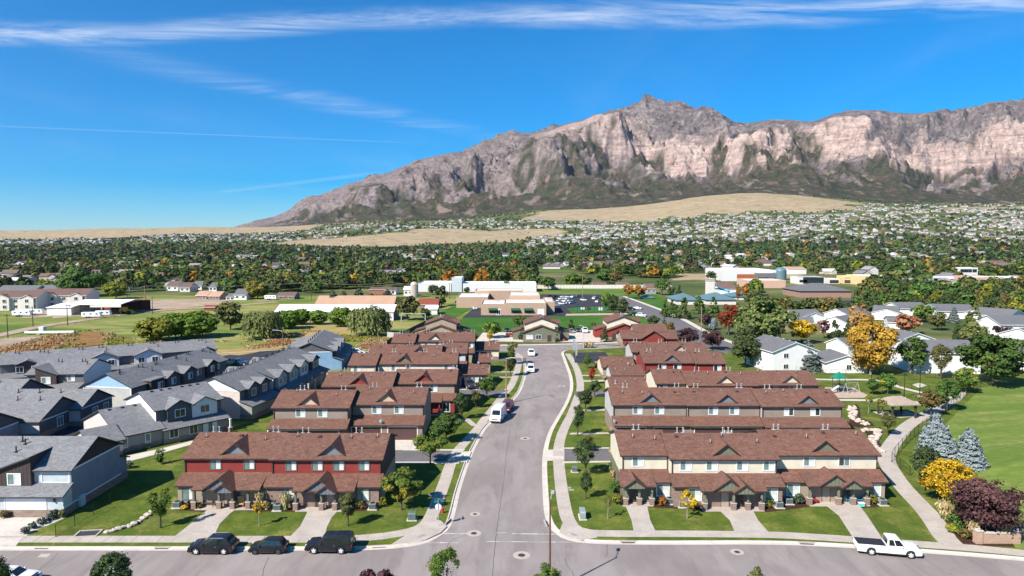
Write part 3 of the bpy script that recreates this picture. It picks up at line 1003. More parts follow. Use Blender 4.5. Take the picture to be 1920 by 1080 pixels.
for pts in ([(74.3, 164.9), (77.9, 164.2), (85.7, 164.2), (89.2, 162.3), (89.7, 155.2), (91.8, 148.7), (95.1, 144.6)],
   [(68.0, 143.2), (76.9, 142.7), (83.4, 142.2), (85.89, 138.92)], [(71.42, 132.39), (76.44, 131.98), (78.58, 129.94)]):
 p = curve(pts, 2)
 mb = MB()
 strip_faces(mb, p, normals(p), -0.8, 0.8, 0.152, 0.152)
 tag(mb.build('park_path', [CONC_PALE]), kind='structure')
sheet('play_area', [(72.5, 155.8), (78.6, 155.2), (78.0, 147.7), (75.9, 145.1), (69.0, 145.1), (69.5, 151.3)], 0.15, SAND)
sheet('pavilion_slab', [(71.40, 131.56), (78.45, 133.65), (78.58, 129.94), (74.38, 128.36)], 0.156, CONC)
sheet('tree_pad', [(94.2, 158.7), (97.1, 160.5), (97.0, 157.5), (93.6, 155.2)], 0.156, CONC_PALE)
# lanes between the rows
for pts in ([(-9.26, 107.64), (-17.54, 107.92), (-36.10, 107.92), (-34.45, 102.87), (-17.39, 102.87), (-9.82, 102.62)],
   [(-0.6, 152.4), (-3.6, 153.5), (-21.9, 154.1), (-39.0, 154.1), (-37.4, 147.7), (-21.1, 147.7), (-6.4, 147.7), (-3.5, 147.7)],
   [(8.49, 108.76), (17.32, 108.76), (59.50, 109.90), (56.60, 104.42), (16.48, 103.38), (8.08, 103.38)],
   [(13.8, 151.3), (22.9, 152.4), (72.6, 153.0), (70.4, 148.2), (22.1, 146.6), (13.9, 146.6)],
   [(4.0, 195.1), (0.0, 195.1), (-10.8, 195.1), (-10.5, 190.7), (3.8, 189.8)]):
 sheet('lane', pts, 0.136, LANE)
for pts in ([(-8.02, 102.62), (-17.33, 102.50), (-29.42, 102.50), (-29.25, 101.87), (-17.20, 101.75), (-8.11, 101.62)], [(-7.75, 108.06), (-17.58, 108.20), (-17.67, 108.76), (-7.62, 108.76)],            [(7.77, 102.62), (16.43, 103.00), (16.33, 102.37), (7.72, 101.87)], [(7.82, 109.04), (17.39, 109.18), (17.48, 109.76), (8.03, 109.61)],
   ):
 sheet('kerb', pts, 0.165, CONC_PALE)
for pts in ([(-19.87, 108.48), (-20.69, 114.09), (-15.25, 114.09), (-15.86, 108.20)], [(-12.1, 153.0), (-12.7, 163.6), (-9.1, 163.6), (-6.7, 153.0)]):
 sheet('driveway', pts, 0.150, CONC_PALE)
sheet('garden_walk', [(10.34, 118.26), (17.16, 118.60), (17.02, 117.60), (10.07, 117.27)], 0.148, CONC)
sheet('garden_walk', [(13.70, 134.93), (19.32, 135.36), (19.14, 134.07), (13.36, 133.65)], 0.148, CONC)
sheet('garden_walk', [(17.1, 163.6), (23.5, 164.2), (23.2, 162.3), (16.9, 161.7)], 0.148, CONC)
sheet('garden_walk', [(17.2, 170.1), (24.4, 170.5), (24.2, 169.5), (17.2, 168.8)], 0.148, CONC)
sheet('garden_walk', [(-6.9, 175.0), (1.1, 174.7), (1.1, 173.6), (-7.1, 173.6)], 0.148, CONC)
sheet('garden_walk', [(-7.0, 168.1), (0.5, 167.8), (0.4, 166.8), (-7.2, 166.8)], 0.148, CONC)
sheet('garden_walk', [(-12.67, 128.75), (-8.13, 127.97), (-6.24, 122.75), (-7.41, 122.75), (-8.83, 126.44), (-12.52, 127.20)], 0.148, CONC)
sheet('garden_walk', [(-62.95, 103.90), (-61.06, 104.94), (-57.31, 109.04), (-54.17, 113.47), (-53.09, 113.47), (-53.15, 111.66), (-56.03, 106.54), (-59.10, 102.37), (-60.53, 101.87)], 0.148, CONC_PALE)
# planting beds under the fronts
for pts in ([(-42.82, 84.83), (-41.80, 84.83), (-38.62, 83.79), (-38.31, 83.12), (-42.44, 83.79)], [(-34.93, 84.31), (-26.08, 84.31), (-25.72, 83.12), (-32.05, 83.29), (-34.52, 83.62)], [(-21.62, 84.31), (-17.09, 84.65), (-16.62, 83.62), (-21.36, 83.29)],
   [(17.69, 86.96), (23.11, 84.83), (25.84, 83.96), (25.59, 83.12), (21.58, 84.14), (17.23, 84.65)], [(30.84, 85.17), (38.83, 86.60), (39.73, 85.53), (35.73, 84.14), (31.98, 83.12), (30.12, 83.12)], [(44.71, 85.88), (48.82, 86.60), (48.78, 85.53), (46.12, 84.65), (44.05, 84.31)],
   [(15.18, 102.37), (16.33, 102.37), (14.52, 85.53), (13.51, 88.83)],
   [(52.21, 80.53), (55.65, 82.62), (59.13, 81.00), (58.61, 77.21), (56.18, 73.35), (53.30, 73.61), (50.48, 74.28), (50.80, 76.92)],
   [(68.38, 135.80), (71.49, 139.84), (70.66, 136.67), (66.64, 128.36), (67.27, 125.68), (66.31, 122.75), (62.85, 121.68), (61.63, 122.75)], [(63.08, 120.64), (66.90, 122.04), (65.62, 118.60), (61.79, 112.86), (60.96, 109.04), (58.21, 104.94), (59.20, 109.33), (61.16, 114.40)]):
 sheet('planting_bed', pts, 0.135, MULCH, skirt=0.02)

# thin autumn haze over the whole valley
hz = MB()
hz.box(-15500, 15500, -3500, 16000, -6.5, 1900)
hs = Shader('valley_air')
hs.n.remove(hs.bsdf)
pv_ = hs.new("ShaderNodeVolumePrincipled")
pv_.inputs["Color"].default_value = (0.72, 0.84, 1.0, 1)
pv_.inputs["Density"].default_value = 0.000017
pv_.inputs["Anisotropy"].default_value = 0.3
hs.link(pv_.outputs[0], hs.out.inputs["Volume"])
gx_, gy_ = np.meshgrid(np.arange(50.0, 172.0, 1.5), np.arange(56.0, 136.0, 1.5))
fd = np.array(FIELD)
dm = np.full(gx_.shape, 1e9)
for k in range(len(fd)):
 a_, e_ = fd[k], fd[(k + 1) % len(fd)] - fd[k]
 if a_[0] > 100 and fd[(k + 1) % len(fd)][0] > 100:
  continue
 t_ = np.clip(((gx_ - a_[0]) * e_[0] + (gy_ - a_[1]) * e_[1]) / (e_ @ e_), 0, 1)
 dm = np.minimum(dm, np.hypot(gx_ - a_[0] - t_ * e_[0], gy_ - a_[1] - t_ * e_[1]))
dm = np.where(in_poly(gx_, gy_, FIELD), dm, -2.0)
gz_ = 0.10 + np.where(dm > 0, 4.2 * smooth(1.0, 34.0, dm) + 0.2 * smooth(1.0, 4.0, dm), -0.4)
ii = np.arange(gx_.size).reshape(gx_.shape)
tag(inst('grass_mound', np_mesh('grass_mound', np.stack([gx_, gy_, gz_], -1).reshape(-1, 3), np.stack([ii[:-1, :-1], ii[:-1, 1:], ii[1:, 1:], ii[1:, :-1]], -1).reshape(-1, 4), [GRASS_DRY], smooth=True)), kind='structure')
tag(hz.build('haze', [hs.mat]), 'thin blue haze over the valley', 'haze', kind='stuff')

# tufts of tall dry weeds and meadow grass behind the grey houses
wr_ = np.random.default_rng(5)
W_C, W_T = [], []
for poly_, n_, h_ in (([(-159.8, 198.7), (-170.0, 211.5), (-156.9, 221.3), (-161.1, 249.7), (-118.7, 228.4), (-93.3, 211.5), (-36.7, 211.5), (-39.6, 228.4), (-78.3, 258.7), (-86.3, 228.4), (-100.7, 228.4), (-85.4, 204.4), (-118.3, 211.5)], 26000, 0.6),
      ([(-82.0, 216.8), (-89.8, 248.2), (-49.9, 244.0), (-40.5, 228.4), (-44.4, 216.8)], 7000, 0.8), ([(-156.4, 202.4), (-163.6, 230.9), (-164.9, 252.6), (-152.5, 260.3), (-126.8, 216.8), (-143.7, 202.4)], 9000, 1.0)):
 q_ = np.array(poly_)
 x_, y_ = wr_.uniform(q_[:, 0].min(), q_[:, 0].max(), n_), wr_.uniform(q_[:, 1].min(), q_[:, 1].max(), n_)
 k_ = in_poly(x_, y_, poly_) & (fbm(x_ / 9, y_ / 9, 3, 15) > 0.44)
 W_C.append(np.stack([x_[k_], y_[k_], wr_.uniform(0.0, h_ * 0.6, k_.sum())], -1))
WEEDS = np.concatenate(W_C)

# houses
SH_BROWN = shingle('brown_shingle', (0.088, 0.044, 0.032), (0.150, 0.077, 0.057), (0.222, 0.122, 0.092))
SH_GREY = shingle('grey_shingle', (0.112, 0.113, 0.118), (0.175, 0.176, 0.183), (0.265, 0.265, 0.27))
SH_WHITEHOUSE = shingle('slate_grey_shingle', (0.105, 0.105, 0.112), (0.140, 0.140, 0.148), (0.19, 0.19, 0.198))
FASCIA = plain('dark_brown_fascia', (0.048, 0.030, 0.025), 0.6)
FASCIA_G = plain('charcoal_fascia', (0.035, 0.034, 0.036), 0.6)
WHITE = plain('white_trim_paint', (0.74, 0.74, 0.73), 0.5, vary=0.04)
CREAM = siding('cream_lap_siding', (0.66, 0.60, 0.47))
RED = siding('barn_red_lap_siding', (0.245, 0.042, 0.036))
TAUPE = siding('taupe_lap_siding', (0.285, 0.232, 0.190))
STUCCO = siding('tan_stucco_siding', (0.345, 0.275, 0.205))
OLIVE = siding('olive_lap_siding', (0.165, 0.170, 0.118))
OLIVE_B = siding('olive_board_siding', (0.165, 0.175, 0.125), 'batten')
PEACH = siding('peach_lap_siding', (0.56, 0.42, 0.30))
SLATEB = siding('slate_blue_siding', (0.185, 0.205, 0.225))
SLATE_B = siding('slate_blue_board_siding', (0.150, 0.170, 0.195), 'batten')
GREYLAP = siding('grey_lap_siding', (0.30, 0.295, 0.285))
PALEGREY = siding('pale_grey_lap_siding', (0.46, 0.46, 0.44))
PALEBLUE = siding('pale_blue_grey_siding', (0.50, 0.55, 0.57))
WHITELAP = siding('white_lap_siding', (0.80, 0.79, 0.77), vary=0.05)
WHITE_B = siding('white_board_siding', (0.76, 0.74, 0.71), 'batten', vary=0.05)
PINKB = siding('pale_pinkish_board_siding', (0.58, 0.51, 0.47), 'batten')
PINKLAP = siding('pale_pinkish_lap_siding', (0.58, 0.51, 0.47))
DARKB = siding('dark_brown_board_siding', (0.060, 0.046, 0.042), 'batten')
CHARB = siding('charcoal_board_siding', (0.110, 0.110, 0.118), 'batten')
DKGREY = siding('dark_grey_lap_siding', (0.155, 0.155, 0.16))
BLUELAP = siding('sky_blue_lap_siding', (0.20, 0.35, 0.52))
BLUE_B = siding('sky_blue_board_siding', (0.30, 0.46, 0.60), 'batten')
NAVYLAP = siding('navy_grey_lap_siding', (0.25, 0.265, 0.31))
BRICK_R = bricks('red_brown_brick', (0.27, 0.165, 0.125), (0.16, 0.095, 0.078), (0.36, 0.31, 0.27))
STONE = bricks('brown_stone_veneer', (0.30, 0.22, 0.17), (0.19, 0.14, 0.115), (0.30, 0.26, 0.23), 0.5, 0.2)
GL_DARK = glass('dark_window_glass', (0.022, 0.034, 0.036))
GL_GREEN = glass('greenish_window_glass', (0.13, 0.20, 0.19))
GL_BLIND = glass('window_with_white_blind', (0.60, 0.62, 0.58), 0.12)
GDOOR_W = plain('white_garage_steel', (0.78, 0.78, 0.79), 0.5, vary=0.03)
GDOOR_B = plain('maroon_garage_steel', (0.085, 0.045, 0.043), 0.5)
DOOR_T = plain('tan_door_paint', (0.36, 0.28, 0.22), 0.6)
DOOR_D = plain('dark_door_paint', (0.050, 0.042, 0.038), 0.6)
POST_T = plain('taupe_post_paint', (0.145, 0.125, 0.110), 0.7)
POST_O = plain('olive_post_paint', (0.165, 0.165, 0.120), 0.7)
METAL = plain('galvanised_metal', (0.50, 0.49, 0.47), 0.45, 0.5, 0.3)
BLACKPIPE = plain('black_vent_pipe', (0.020, 0.020, 0.022), 0.7)
DISH = plain('grey_dish_metal', (0.32, 0.33, 0.34), 0.5)
CACHE = {}

def cached(key, make):
 if key not in CACHE:
  CACHE[key] = make()
 return CACHE[key]

def window_meshes(w, h, trim, bars):
 def mk():
  m = MB()
  t = 0.11
  for (x0, x1, z0, z1) in ((-w / 2 - t, w / 2 + t, -h / 2 - t, -h / 2), (-w / 2 - t, w / 2 + t, h / 2, h / 2 + t), (-w / 2 - t, -w / 2, -h / 2, h / 2), (w / 2, w / 2 + t, -h / 2, h / 2)):
   m.box(x0, x1, -0.07, 0.02, z0, z1)
  for k in range(1, bars):
   x = -w / 2 + w * k / bars
   m.box(x - 0.03, x + 0.03, -0.055, 0.0, -h / 2, h / 2)
  f = m.mesh('window', [trim])
  pm = MB()
  pw = w / bars
  pm.box(-pw / 2 + 0.031, pw / 2 - 0.031, -0.03, 0.0, -h / 2 + 0.001, h / 2 - 0.001)
  return f, pm
 f, pm = cached(('win', round(w, 2), round(h, 2), trim.name, bars), mk)
 return f, pm

def pane_mesh(key, pm, mt):
 return cached(('pane', key, mt.name), lambda: pm.mesh('pane', [mt]))

class House:
 def __init__(self, name, label, cat, loc, rz=0.0, group=None, roofm=None, fascia=None, trim=None):
  self.root = thing(name, label, cat, (loc[0], loc[1], loc[2] if len(loc) > 2 else 0.0), rz, group)
  self.roofm, self.fascia, self.trim = roofm or SH_BROWN, fascia or FASCIA, trim or WHITE
  self.blocks = []
  self.k = 0

 def block(self, x0, x1, yf, yb, ze, pitch, wall, ends=None, gable=None, low=None, lowz=1.0, zb=0.0, oh=0.45, ohg=0.35, zback=None, ridge=None, endgable=None, band=False):
  back = zback if zback is not None else ze
  yr = ridge if ridge is not None else ((yf + yb) / 2 + (back - ze) / (2 * pitch))
  zr = ze + pitch * (yr - yf)
  pb = (zr - back) / (yb - yr)
  ends = ends or wall
  gm = endgable or gable or ends
  mats = [wall, ends, gm] + ([low] if low else [])
  m = MB()
  d = 0.06
  segs = ([(zb, lowz, 3, 3)] if low else []) + [((lowz if low else zb), None, 0, 1)]
  for (za, zz, mw, me_) in segs:
   zf_, zk = (zz or ze - d), (zz or back - d)
   m.poly([(x0, yf, za), (x1, yf, za), (x1, yf, zf_), (x0, yf, zf_)], mw)
   m.poly([(x1, yb, za), (x0, yb, za), (x0, yb, zk), (x1, yb, zk)], mw)
   m.poly([(x0, yb, za), (x0, yf, za), (x0, yf, zf_), (x0, yb, zk)], me_)
   m.poly([(x1, yf, za), (x1, yb, za), (x1, yb, zk), (x1, yf, zf_)], me_)
  m.poly([(x0, yb, back - d), (x0, yf, ze - d), (x0, yr, zr - d)], 2)
  m.poly([(x1, yf, ze - d), (x1, yb, back - d), (x1, yr, zr - d)], 2)
  m.build('wall', mats, self.root)
  r = MB()
  t = 0.19
  a, b = (yf - oh, ze - oh * pitch), (yb + oh, back - oh * pb)
  prof = [a, (yr, zr), b, (b[0], b[1] - t), (yr, zr - t), (a[0], a[1] - t)]
  prof = [(p, q + 0.16) for p, q in prof]
  r.prism(prof, 'x', x0 - ohg, x1 + ohg, [0, 0, 1, 1, 1, 1], 1)
  r.build('roof', [self.roofm, self.fascia], self.root)
  if band:
   for xx in (x0, x1):
    w = MB()
    s_ = -1 if xx == x0 else 1
    w.box(min(xx, xx + s_ * 0.05), max(xx, xx + s_ * 0.05), yf, yb, min(ze, back) - 0.25, min(ze, back) - 0.05)
    w.build('trim_board', [self.trim], self.root)
  B = dict(x0=x0, x1=x1, yf=yf, yb=yb, ze=ze, p=pitch, yr=yr, zr=zr, pb=pb, back=back)
  self.blocks.append(B)
  return B

 def roof_z(self, B, y):
  return (B['ze'] + B['p'] * (y - B['yf']) if y < B['yr'] else B['zr'] - B['pb'] * (y - B['yr'])) + 0.16

 def dormer(self, B, xc, w, yface, pitch, wallm, zb=None, oh=0.35, side=-1, zwall=None, name='dormer', band=False):
  sgn = 1 if side < 0 else -1
  if zb is None:
   zb = self.roof_z(B, yface) + 0.02
  zt = zb + pitch * w / 2
  if side < 0:
   yback = B['yf'] + (zt - B['ze']) / B['p']
   yback = min(yback, B['yr']) + 0.5
  else:
   yback = B['yr'] + (B['zr'] - zt) / B['pb'] - 0.5
  t = 0.17
  r = MB()
  hw = w / 2 + oh
  prof = [(xc - hw, zb - oh * pitch), (xc, zt), (xc + hw, zb - oh * pitch), (xc + hw, zb - oh * pitch - t), (xc, zt - t), (xc - hw, zb - oh * pitch - t)]
  prof = [(p, q + 0.12) for p, q in prof]
  r.prism(prof, 'y', yface - sgn * oh, yback, [0, 0, 1, 1, 1, 1], 1)
  o = r.build(name, [self.roofm, self.fascia], self.root)
  g = MB()
  z0 = zwall if zwall is not None else zb - 0.3
  y1 = yface + sgn * (0.35 if zwall is None else max(0.35, abs(yback - yface) - 0.6))
  ya, yb_ = min(yface, y1), max(yface, y1)
  g.prism([(xc - w / 2, z0), (xc + w / 2, z0), (xc + w / 2, zb), (xc, zt - 0.05), (xc - w / 2, zb)], 'y', ya, yb_, 0)
  g.build('gable_wall', [wallm], o)
  if band:
   w_ = MB()
   yy = yface - sgn * 0.05
   w_.box(xc - w / 2, xc + w / 2, min(yface, yy), max(yface, yy), zb - 0.28, zb - 0.08)
   w_.build('trim_board', [self.trim], o)
  return o

 def shed(self, x0, x1, yhi, zhi, ylo, zlo, wallm=None, oh=0.4, wz0=0.0, low=None, lowz=1.0, inset=0.0, name='porch_roof', wall_y=None, ohg=0.3):
  sgn = 1 if ylo > yhi else -1
  sl = (zhi - zlo) / abs(ylo - yhi)
  yo, zo = ylo + sgn * oh, zlo - sl * oh
  t = 0.18
  r = MB()
  prof = [(yo, zo), (yhi, zhi), (yhi, zhi - t), (yo, zo - t)]
  r.prism(prof, 'x', x0 - ohg, x1 + ohg, [0, 1, 1, 1], 1)
  r.build(name, [self.roofm, self.fascia], self.root)
  if wallm is not None:
   yw = wall_y if wall_y is not None else ylo
   zw = zlo + sl * abs(yw - ylo) - t
   m = MB()
   p = [(yw, wz0), (yhi, wz0), (yhi, zhi - t - 0.01), (yw, zw - 0.01)]
   if sgn > 0:
    p = p[::-1]
   m.prism(p, 'x', x0 + inset, x1 - inset, 0)
   m.build('ground_storey_wall', [wallm], self.root)
   if low is not None:
    k = MB()
    ya = yw + sgn * 0.06
    k.box(x0 + inset - 0.05, x1 - inset + 0.05, min(ya, yhi), max(ya, yhi), wz0, lowz)
    k.build('stone_plinth', [low], self.root)

 def _wall_pos(self, side, u, B, off=0.0):
  if side == 'f':
   return (u, B['yf'] - off), 0.0
  if side == 'b':
   return (u, B['yb'] + off), math.pi
  if side == 'l':
   return (B['x0'] - off, u), -math.pi / 2
  return (B['x1'] + off, u), math.pi / 2

 def window(self, side, u, z, w, h, B, off=0.0, bars=2, trim=None, panes=None):
  (x, y), rz = self._wall_pos(side, u, B, off)
  f, pm = window_meshes(w, h, trim or self.trim, bars)
  o = inst('window', f, self.root, (x, y, z), rz)
  for k in range(bars):
   self.k += 1
   mt = panes[k % len(panes)] if panes else (GL_GREEN if k % 2 == 0 else GL_BLIND)
   key = (round(w / bars, 2), round(h, 2))
   inst('pane', pane_mesh(key, pm, mt), o, (-w / 2 + w * (k + 0.5) / bars, 0, 0))
  return o

 def garage(self, side, u, w, h, B, mat, off=0.0, trim=None):
  (x, y), rz = self._wall_pos(side, u, B, off)

  def mk():
   m = MB()
   for (a, b, c, d) in ((-w / 2 - 0.14, -w / 2, 0, h), (w / 2, w / 2 + 0.14, 0, h), (-w / 2 - 0.14, w / 2 + 0.14, h, h + 0.16)):
    m.box(a, b, -0.06, 0.03, c, d)
   return m.mesh('garage_door', [trim or self.trim])

  def mp():
   m = MB()
   m.box(-w / 2, w / 2, -0.02, 0.03, 0.01, h / 4 - 0.01)
   return m.mesh('door_panel', [mat])
  o = inst('garage_door', cached(('gd', round(w, 2), round(h, 2), (trim or self.trim).name), mk), self.root, (x, y, 0.15), rz)
  for k in range(4):
   inst('door_panel', cached(('gp', round(w, 2), round(h, 2), mat.name), mp), o, (0, 0, k * h / 4))
  return o

 def door(self, x, y, mat, rz=0.0, w=0.95, h=2.1, z=0.15):
  def mk():
   m = MB()
   m.box(-w / 2, w / 2, -0.05, 0.0, 0, h, 0)
   for a, b, c, d in ((-w / 2 - 0.1, -w / 2, 0, h), (w / 2, w / 2 + 0.1, 0, h), (-w / 2 - 0.1, w / 2 + 0.1, h, h + 0.1)):
    m.box(a, b, -0.07, 0.0, c, d, 1)
   m.box(w / 2 - 0.14, w / 2 - 0.08, -0.10, -0.05, 0.98, 1.06, 2)
   return m.mesh('front_door', [mat, POST_T, METAL])
  return inst('front_door', cached(('door', mat.name, w, h), mk), self.root, (x, y, z), rz)

 def post(self, x, y, ztop, mat, base):
  m = MB()
  m.box(-0.13, 0.13, -0.13, 0.13, 1.05, ztop)
  m.box(-0.19, 0.19, -0.19, 0.19, ztop - 0.16, ztop - 0.02)
  o = m.build('porch_post', [mat], self.root, (x, y, 0))
  p = MB()
  p.box(-0.29, 0.29, -0.29, 0.29, 0.1, 1.0)
  p.box(-0.34, 0.34, -0.34, 0.34, 1.0, 1.07, 1)
  p.build('brick_pier', [base, CONC], o)
  return o

 def vent(self, B, x, y, kind=0):
  z = self.roof_z(B, y) - 0.03

  def mk(k):
   m = MB()
   if k == 0:       # plumbing vent with flashing
    m.prism([(-0.22, -0.2), (0.22, -0.2), (0.22, 0.2), (-0.22, 0.2)], 'z', 0.0, 0.07, 1)
    m.tube([(0, 0, 0), (0, 0, 0.55)], 0.06, 8, 0)
   elif k == 1:     # tall flue with a cap
    m.prism([(-0.25, -0.22), (0.25, -0.22), (0.25, 0.22), (-0.25, 0.22)], 'z', 0.0, 0.08, 0)
    m.tube([(0, 0, 0), (0, 0, 0.72)], 0.075, 8, 0)
    m.lathe([(0.14, 0.70), (0.14, 0.78), (0.04, 0.84)], 8, (0, 0, 0), 0)
   elif k == 2:     # low turtle vent
    m.prism([(-0.26, 0), (0.26, 0), (0.20, 0.17), (-0.20, 0.17)], 'y', -0.24, 0.24, 0)
   else:            # black pipe
    m.tube([(0, 0, -0.1), (0, 0, 0.75)], 0.085, 8, 2)
    m.prism([(-0.2, -0.2), (0.2, -0.2), (0.2, 0.2), (-0.2, 0.2)], 'z', 0.0, 0.08, 2)
   return m.mesh('roof_vent', [METAL, FASCIA if k == 0 else METAL, BLACKPIPE])
  me = cached(('vent', kind), lambda: mk(kind))
  if kind == 2:
   me = cached(('vent2', self.fascia.name), lambda: (lambda m: (m.prism([(-0.26, 0), (0.26, 0), (0.20, 0.17), (-0.20, 0.17)], 'y', -0.24, 0.24, 0), m.mesh('roof_vent', [self.fascia]))[1])(MB()))
  return inst('roof_vent', me, self.root, (x, y, z))

 def dish(self, x, y, z, rz=0.6):
  m = MB()
  m.lathe([(0.0, 0.10), (0.22, 0.06), (0.36, 0.0)], 14, (0, 0, 0), 0)
  m.tube([(0, 0, 0.1), (0.0, 0, 0.32)], 0.02, 6, 0)
  o = m.build('satellite_dish', [DISH], self.root, (x, y, z + 0.5))
  o.rotation_euler = (math.radians(65), 0, rz)
  p = MB()
  p.tube([(0, 0, -0.3), (0, 0, 0.5)], 0.03, 6)
  p.build('dish_mast', [DISH], self.root, (x, y, z))

# ---- the rows of brown-roofed townhouses
def rowhouse(label, name, segs, walls, dormers, windows=(), kind='plain', ends=None, porch=None, gwall=None, doorm=None, wtrim=None, depth=10.4, group='brown roofed townhouse rows', left_windows=False):
 gx = (segs[0][0][0] + segs[-1][1][0]) / 2
 gy = sum(s_[0][1] + s_[1][1] for s_ in segs) / (2 * len(segs))
 H = House(name, label, 'townhouse', (gx, gy, 0), 0, group)
 H.gx, H.gy = gx, gy
 Bs = []
 for i, (a, b) in enumerate(segs):
  x0, x1, y = a[0] - gx + 0.3, b[0] - gx - 0.3, (a[1] + b[1]) / 2 - gy + 0.45
  if i:
   x0 = Bs[-1]['x1'] + 0.003
  lowm = gwall
  B = H.block(x0, x1, y, y + depth, 5.78, 0.335, walls[i % len(walls)], ends or walls[i % len(walls)], ohg=0.30, low=lowm, lowz=2.9)
  Bs.append(B)
 for (x, m) in dormers:
  X = x - gx
  B = next((b for b in Bs if b['x0'] <= X <= b['x1']), Bs[0])
  H.dormer(B, X, 3.3, B['yf'] + 0.55, 0.80, m)
 for B in Bs:
  for xx in (B['x0'] + 0.12, B['x1'] - 0.12):
   inst('downspout', cached('spout', lambda: (lambda m: (m.box(-0.055, 0.055, -0.12, -0.01, 0.1, 5.55), m.mesh('downspout', [FASCIA]))[1])(MB())), H.root, (xx, B['yf'], 0))
 H.Bs = Bs
 for x in windows:
  X = x - gx
  B = next((b for b in Bs if b['x0'] <= X <= b['x1']), Bs[-1])
  H.window('f', X, 4.83, 1.35, 1.15, B, trim=wtrim)
 for B in Bs:
  w = B['x1'] - B['x0']
  n = max(2, int(w / 3.2))
  for k in range(n):
   x = B['x0'] + w * (k + 0.5 + RNG.uniform(-0.25, 0.25)) / n
   H.vent(B, x, B['yr'] - RNG.uniform(0.5, 2.2), RNG.choice((0, 0, 2)))
   if k % 2 == 0:
    for q in (0, 0.75):
     H.vent(B, x + 0.4 + q, B['yr'] + RNG.uniform(0.0, 0.4), 1)
 return H

def lower_front(H, wallm, stone=None, zhi=3.85, zlo=3.05, d=2.0, B=None, garages=(), gm=None):
 for B in ([B] if B else H.Bs):
  H.shed(B['x0'], B['x1'], B['yf'], zhi, B['yf'] - d, zlo, wallm)

def porch(H, B, xa, xb, gables, wallm, postm, posts, d0=2.0, d=1.05, zlo=2.55, zhi=3.6):
 yw = B['yf']
 sl = (3.85 - 3.05) / 2.0
 y_hi = yw - 0.55
 z_hi = 3.85 - sl * 0.55 + 0.03
 y_lo = yw - d0 - d
 H.shed(xa, xb, y_hi, z_hi, y_lo, z_hi - 0.33 * (y_hi - y_lo), None, ohg=0.25, oh=0.35)
 z_edge = z_hi - 0.33 * (y_hi - y_lo)
 PB = dict(x0=xa, x1=xb, yf=y_lo, yb=y_hi, ze=z_edge - 0.16, p=0.33, yr=y_hi, zr=z_hi, pb=1, back=z_hi)
 for (xc, w, fwd, zz) in gables:
  H.dormer(PB, xc, w, y_lo - fwd, 0.70, wallm, zb=z_edge + zz, oh=0.25, name='porch_gable')
 for px in posts:
  H.post(px, y_lo + 0.15, z_edge - 0.2, postm, BRICK_R)
 m = MB()
 m.box(xa, xb, y_lo + 0.05, y_lo + 0.25, z_edge - 0.42, z_edge - 0.2)
 m.build('porch_beam', [postm], H.root)
 s_ = MB()
 s_.box(xa + 0.1, xb - 0.1, y_lo - 0.4, yw - d0, 0.03, 0.17)
 s_.build('porch_slab', [CONC], H.root)

# L1, red front
L1 = rowhouse('red townhouse row with two slate blue roof gables, nearest row left of the road', 'townhouse_row',
    [((-42.98, 86.69), (-30.82, 86.69)), ((-30.67, 86.26), (-16.62, 86.16))], [RED], [((-36.22, 87.08)[0], SLATEB), ((-23.45, 87.08)[0], SLATEB)],
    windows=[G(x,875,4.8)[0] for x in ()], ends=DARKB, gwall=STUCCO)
for x in ((-38.61, 87.06), (-34.24, 87.06), (-28.61, 87.06), (-25.21, 87.06), (-22.43, 87.06), (-19.17, 87.06)):
 X = x[0] - L1.gx
 B = L1.Bs[0] if X < L1.Bs[0]['x1'] else L1.Bs[1]
 L1.window('f', X, 4.86, 1.3, 1.15, B, trim=POST_T)
lower_front(L1, STUCCO, B=L1.Bs[0])
lower_front(L1, BRICK_R, B=L1.Bs[1])
B0, B1 = L1.Bs
gx = L1.gx
porch(L1, B0, (-40.08, 84.38)[0] - gx, (-31.98, 84.38)[0] - gx, [((-36.84, 84.38)[0] - gx, 3.7, 0.25, 0.0), ((-36.17, 84.38)[0] - gx, 2.2, 0.8, -0.05)], SLATE_B, POST_T,
  [G(x,954)[0] - gx for x in ()] + [(-40.21, 84.48)[0] - gx, (-37.03, 84.48)[0] - gx, (-35.33, 84.48)[0] - gx, (-33.37, 84.48)[0] - gx])
porch(L1, B1, (-27.26, 84.38)[0] - gx, (-19.97, 84.38)[0] - gx, [((-24.02, 84.38)[0] - gx, 3.7, 0.25, 0.0), ((-23.14, 84.38)[0] - gx, 2.2, 0.8, -0.05)], SLATE_B, POST_T,
  [(-27.21, 84.48)[0] - gx, (-23.96, 84.48)[0] - gx, (-22.27, 84.48)[0] - gx, (-20.38, 84.48)[0] - gx])
for px, B, m in (((-41.29, 85.01), B0, None), ((-31.49, 85.01), B0, None), ((-28.35, 85.38), B1, None), ((-18.92, 85.38), B1, None)):
 L1.window('f', px[0] - gx, 1.75, 1.5, 1.5, B, off=2.0, trim=POST_T)
for px, B, dm in (((-36.26, 84.66), B0, DOOR_T), ((-35.25, 84.66), B0, DOOR_D), ((-24.54, 84.66), B1, DOOR_D), ((-23.05, 84.66), B1, DOOR_T)):
 L1.door(px[0] - gx, B['yf'] - 2.0, dm)

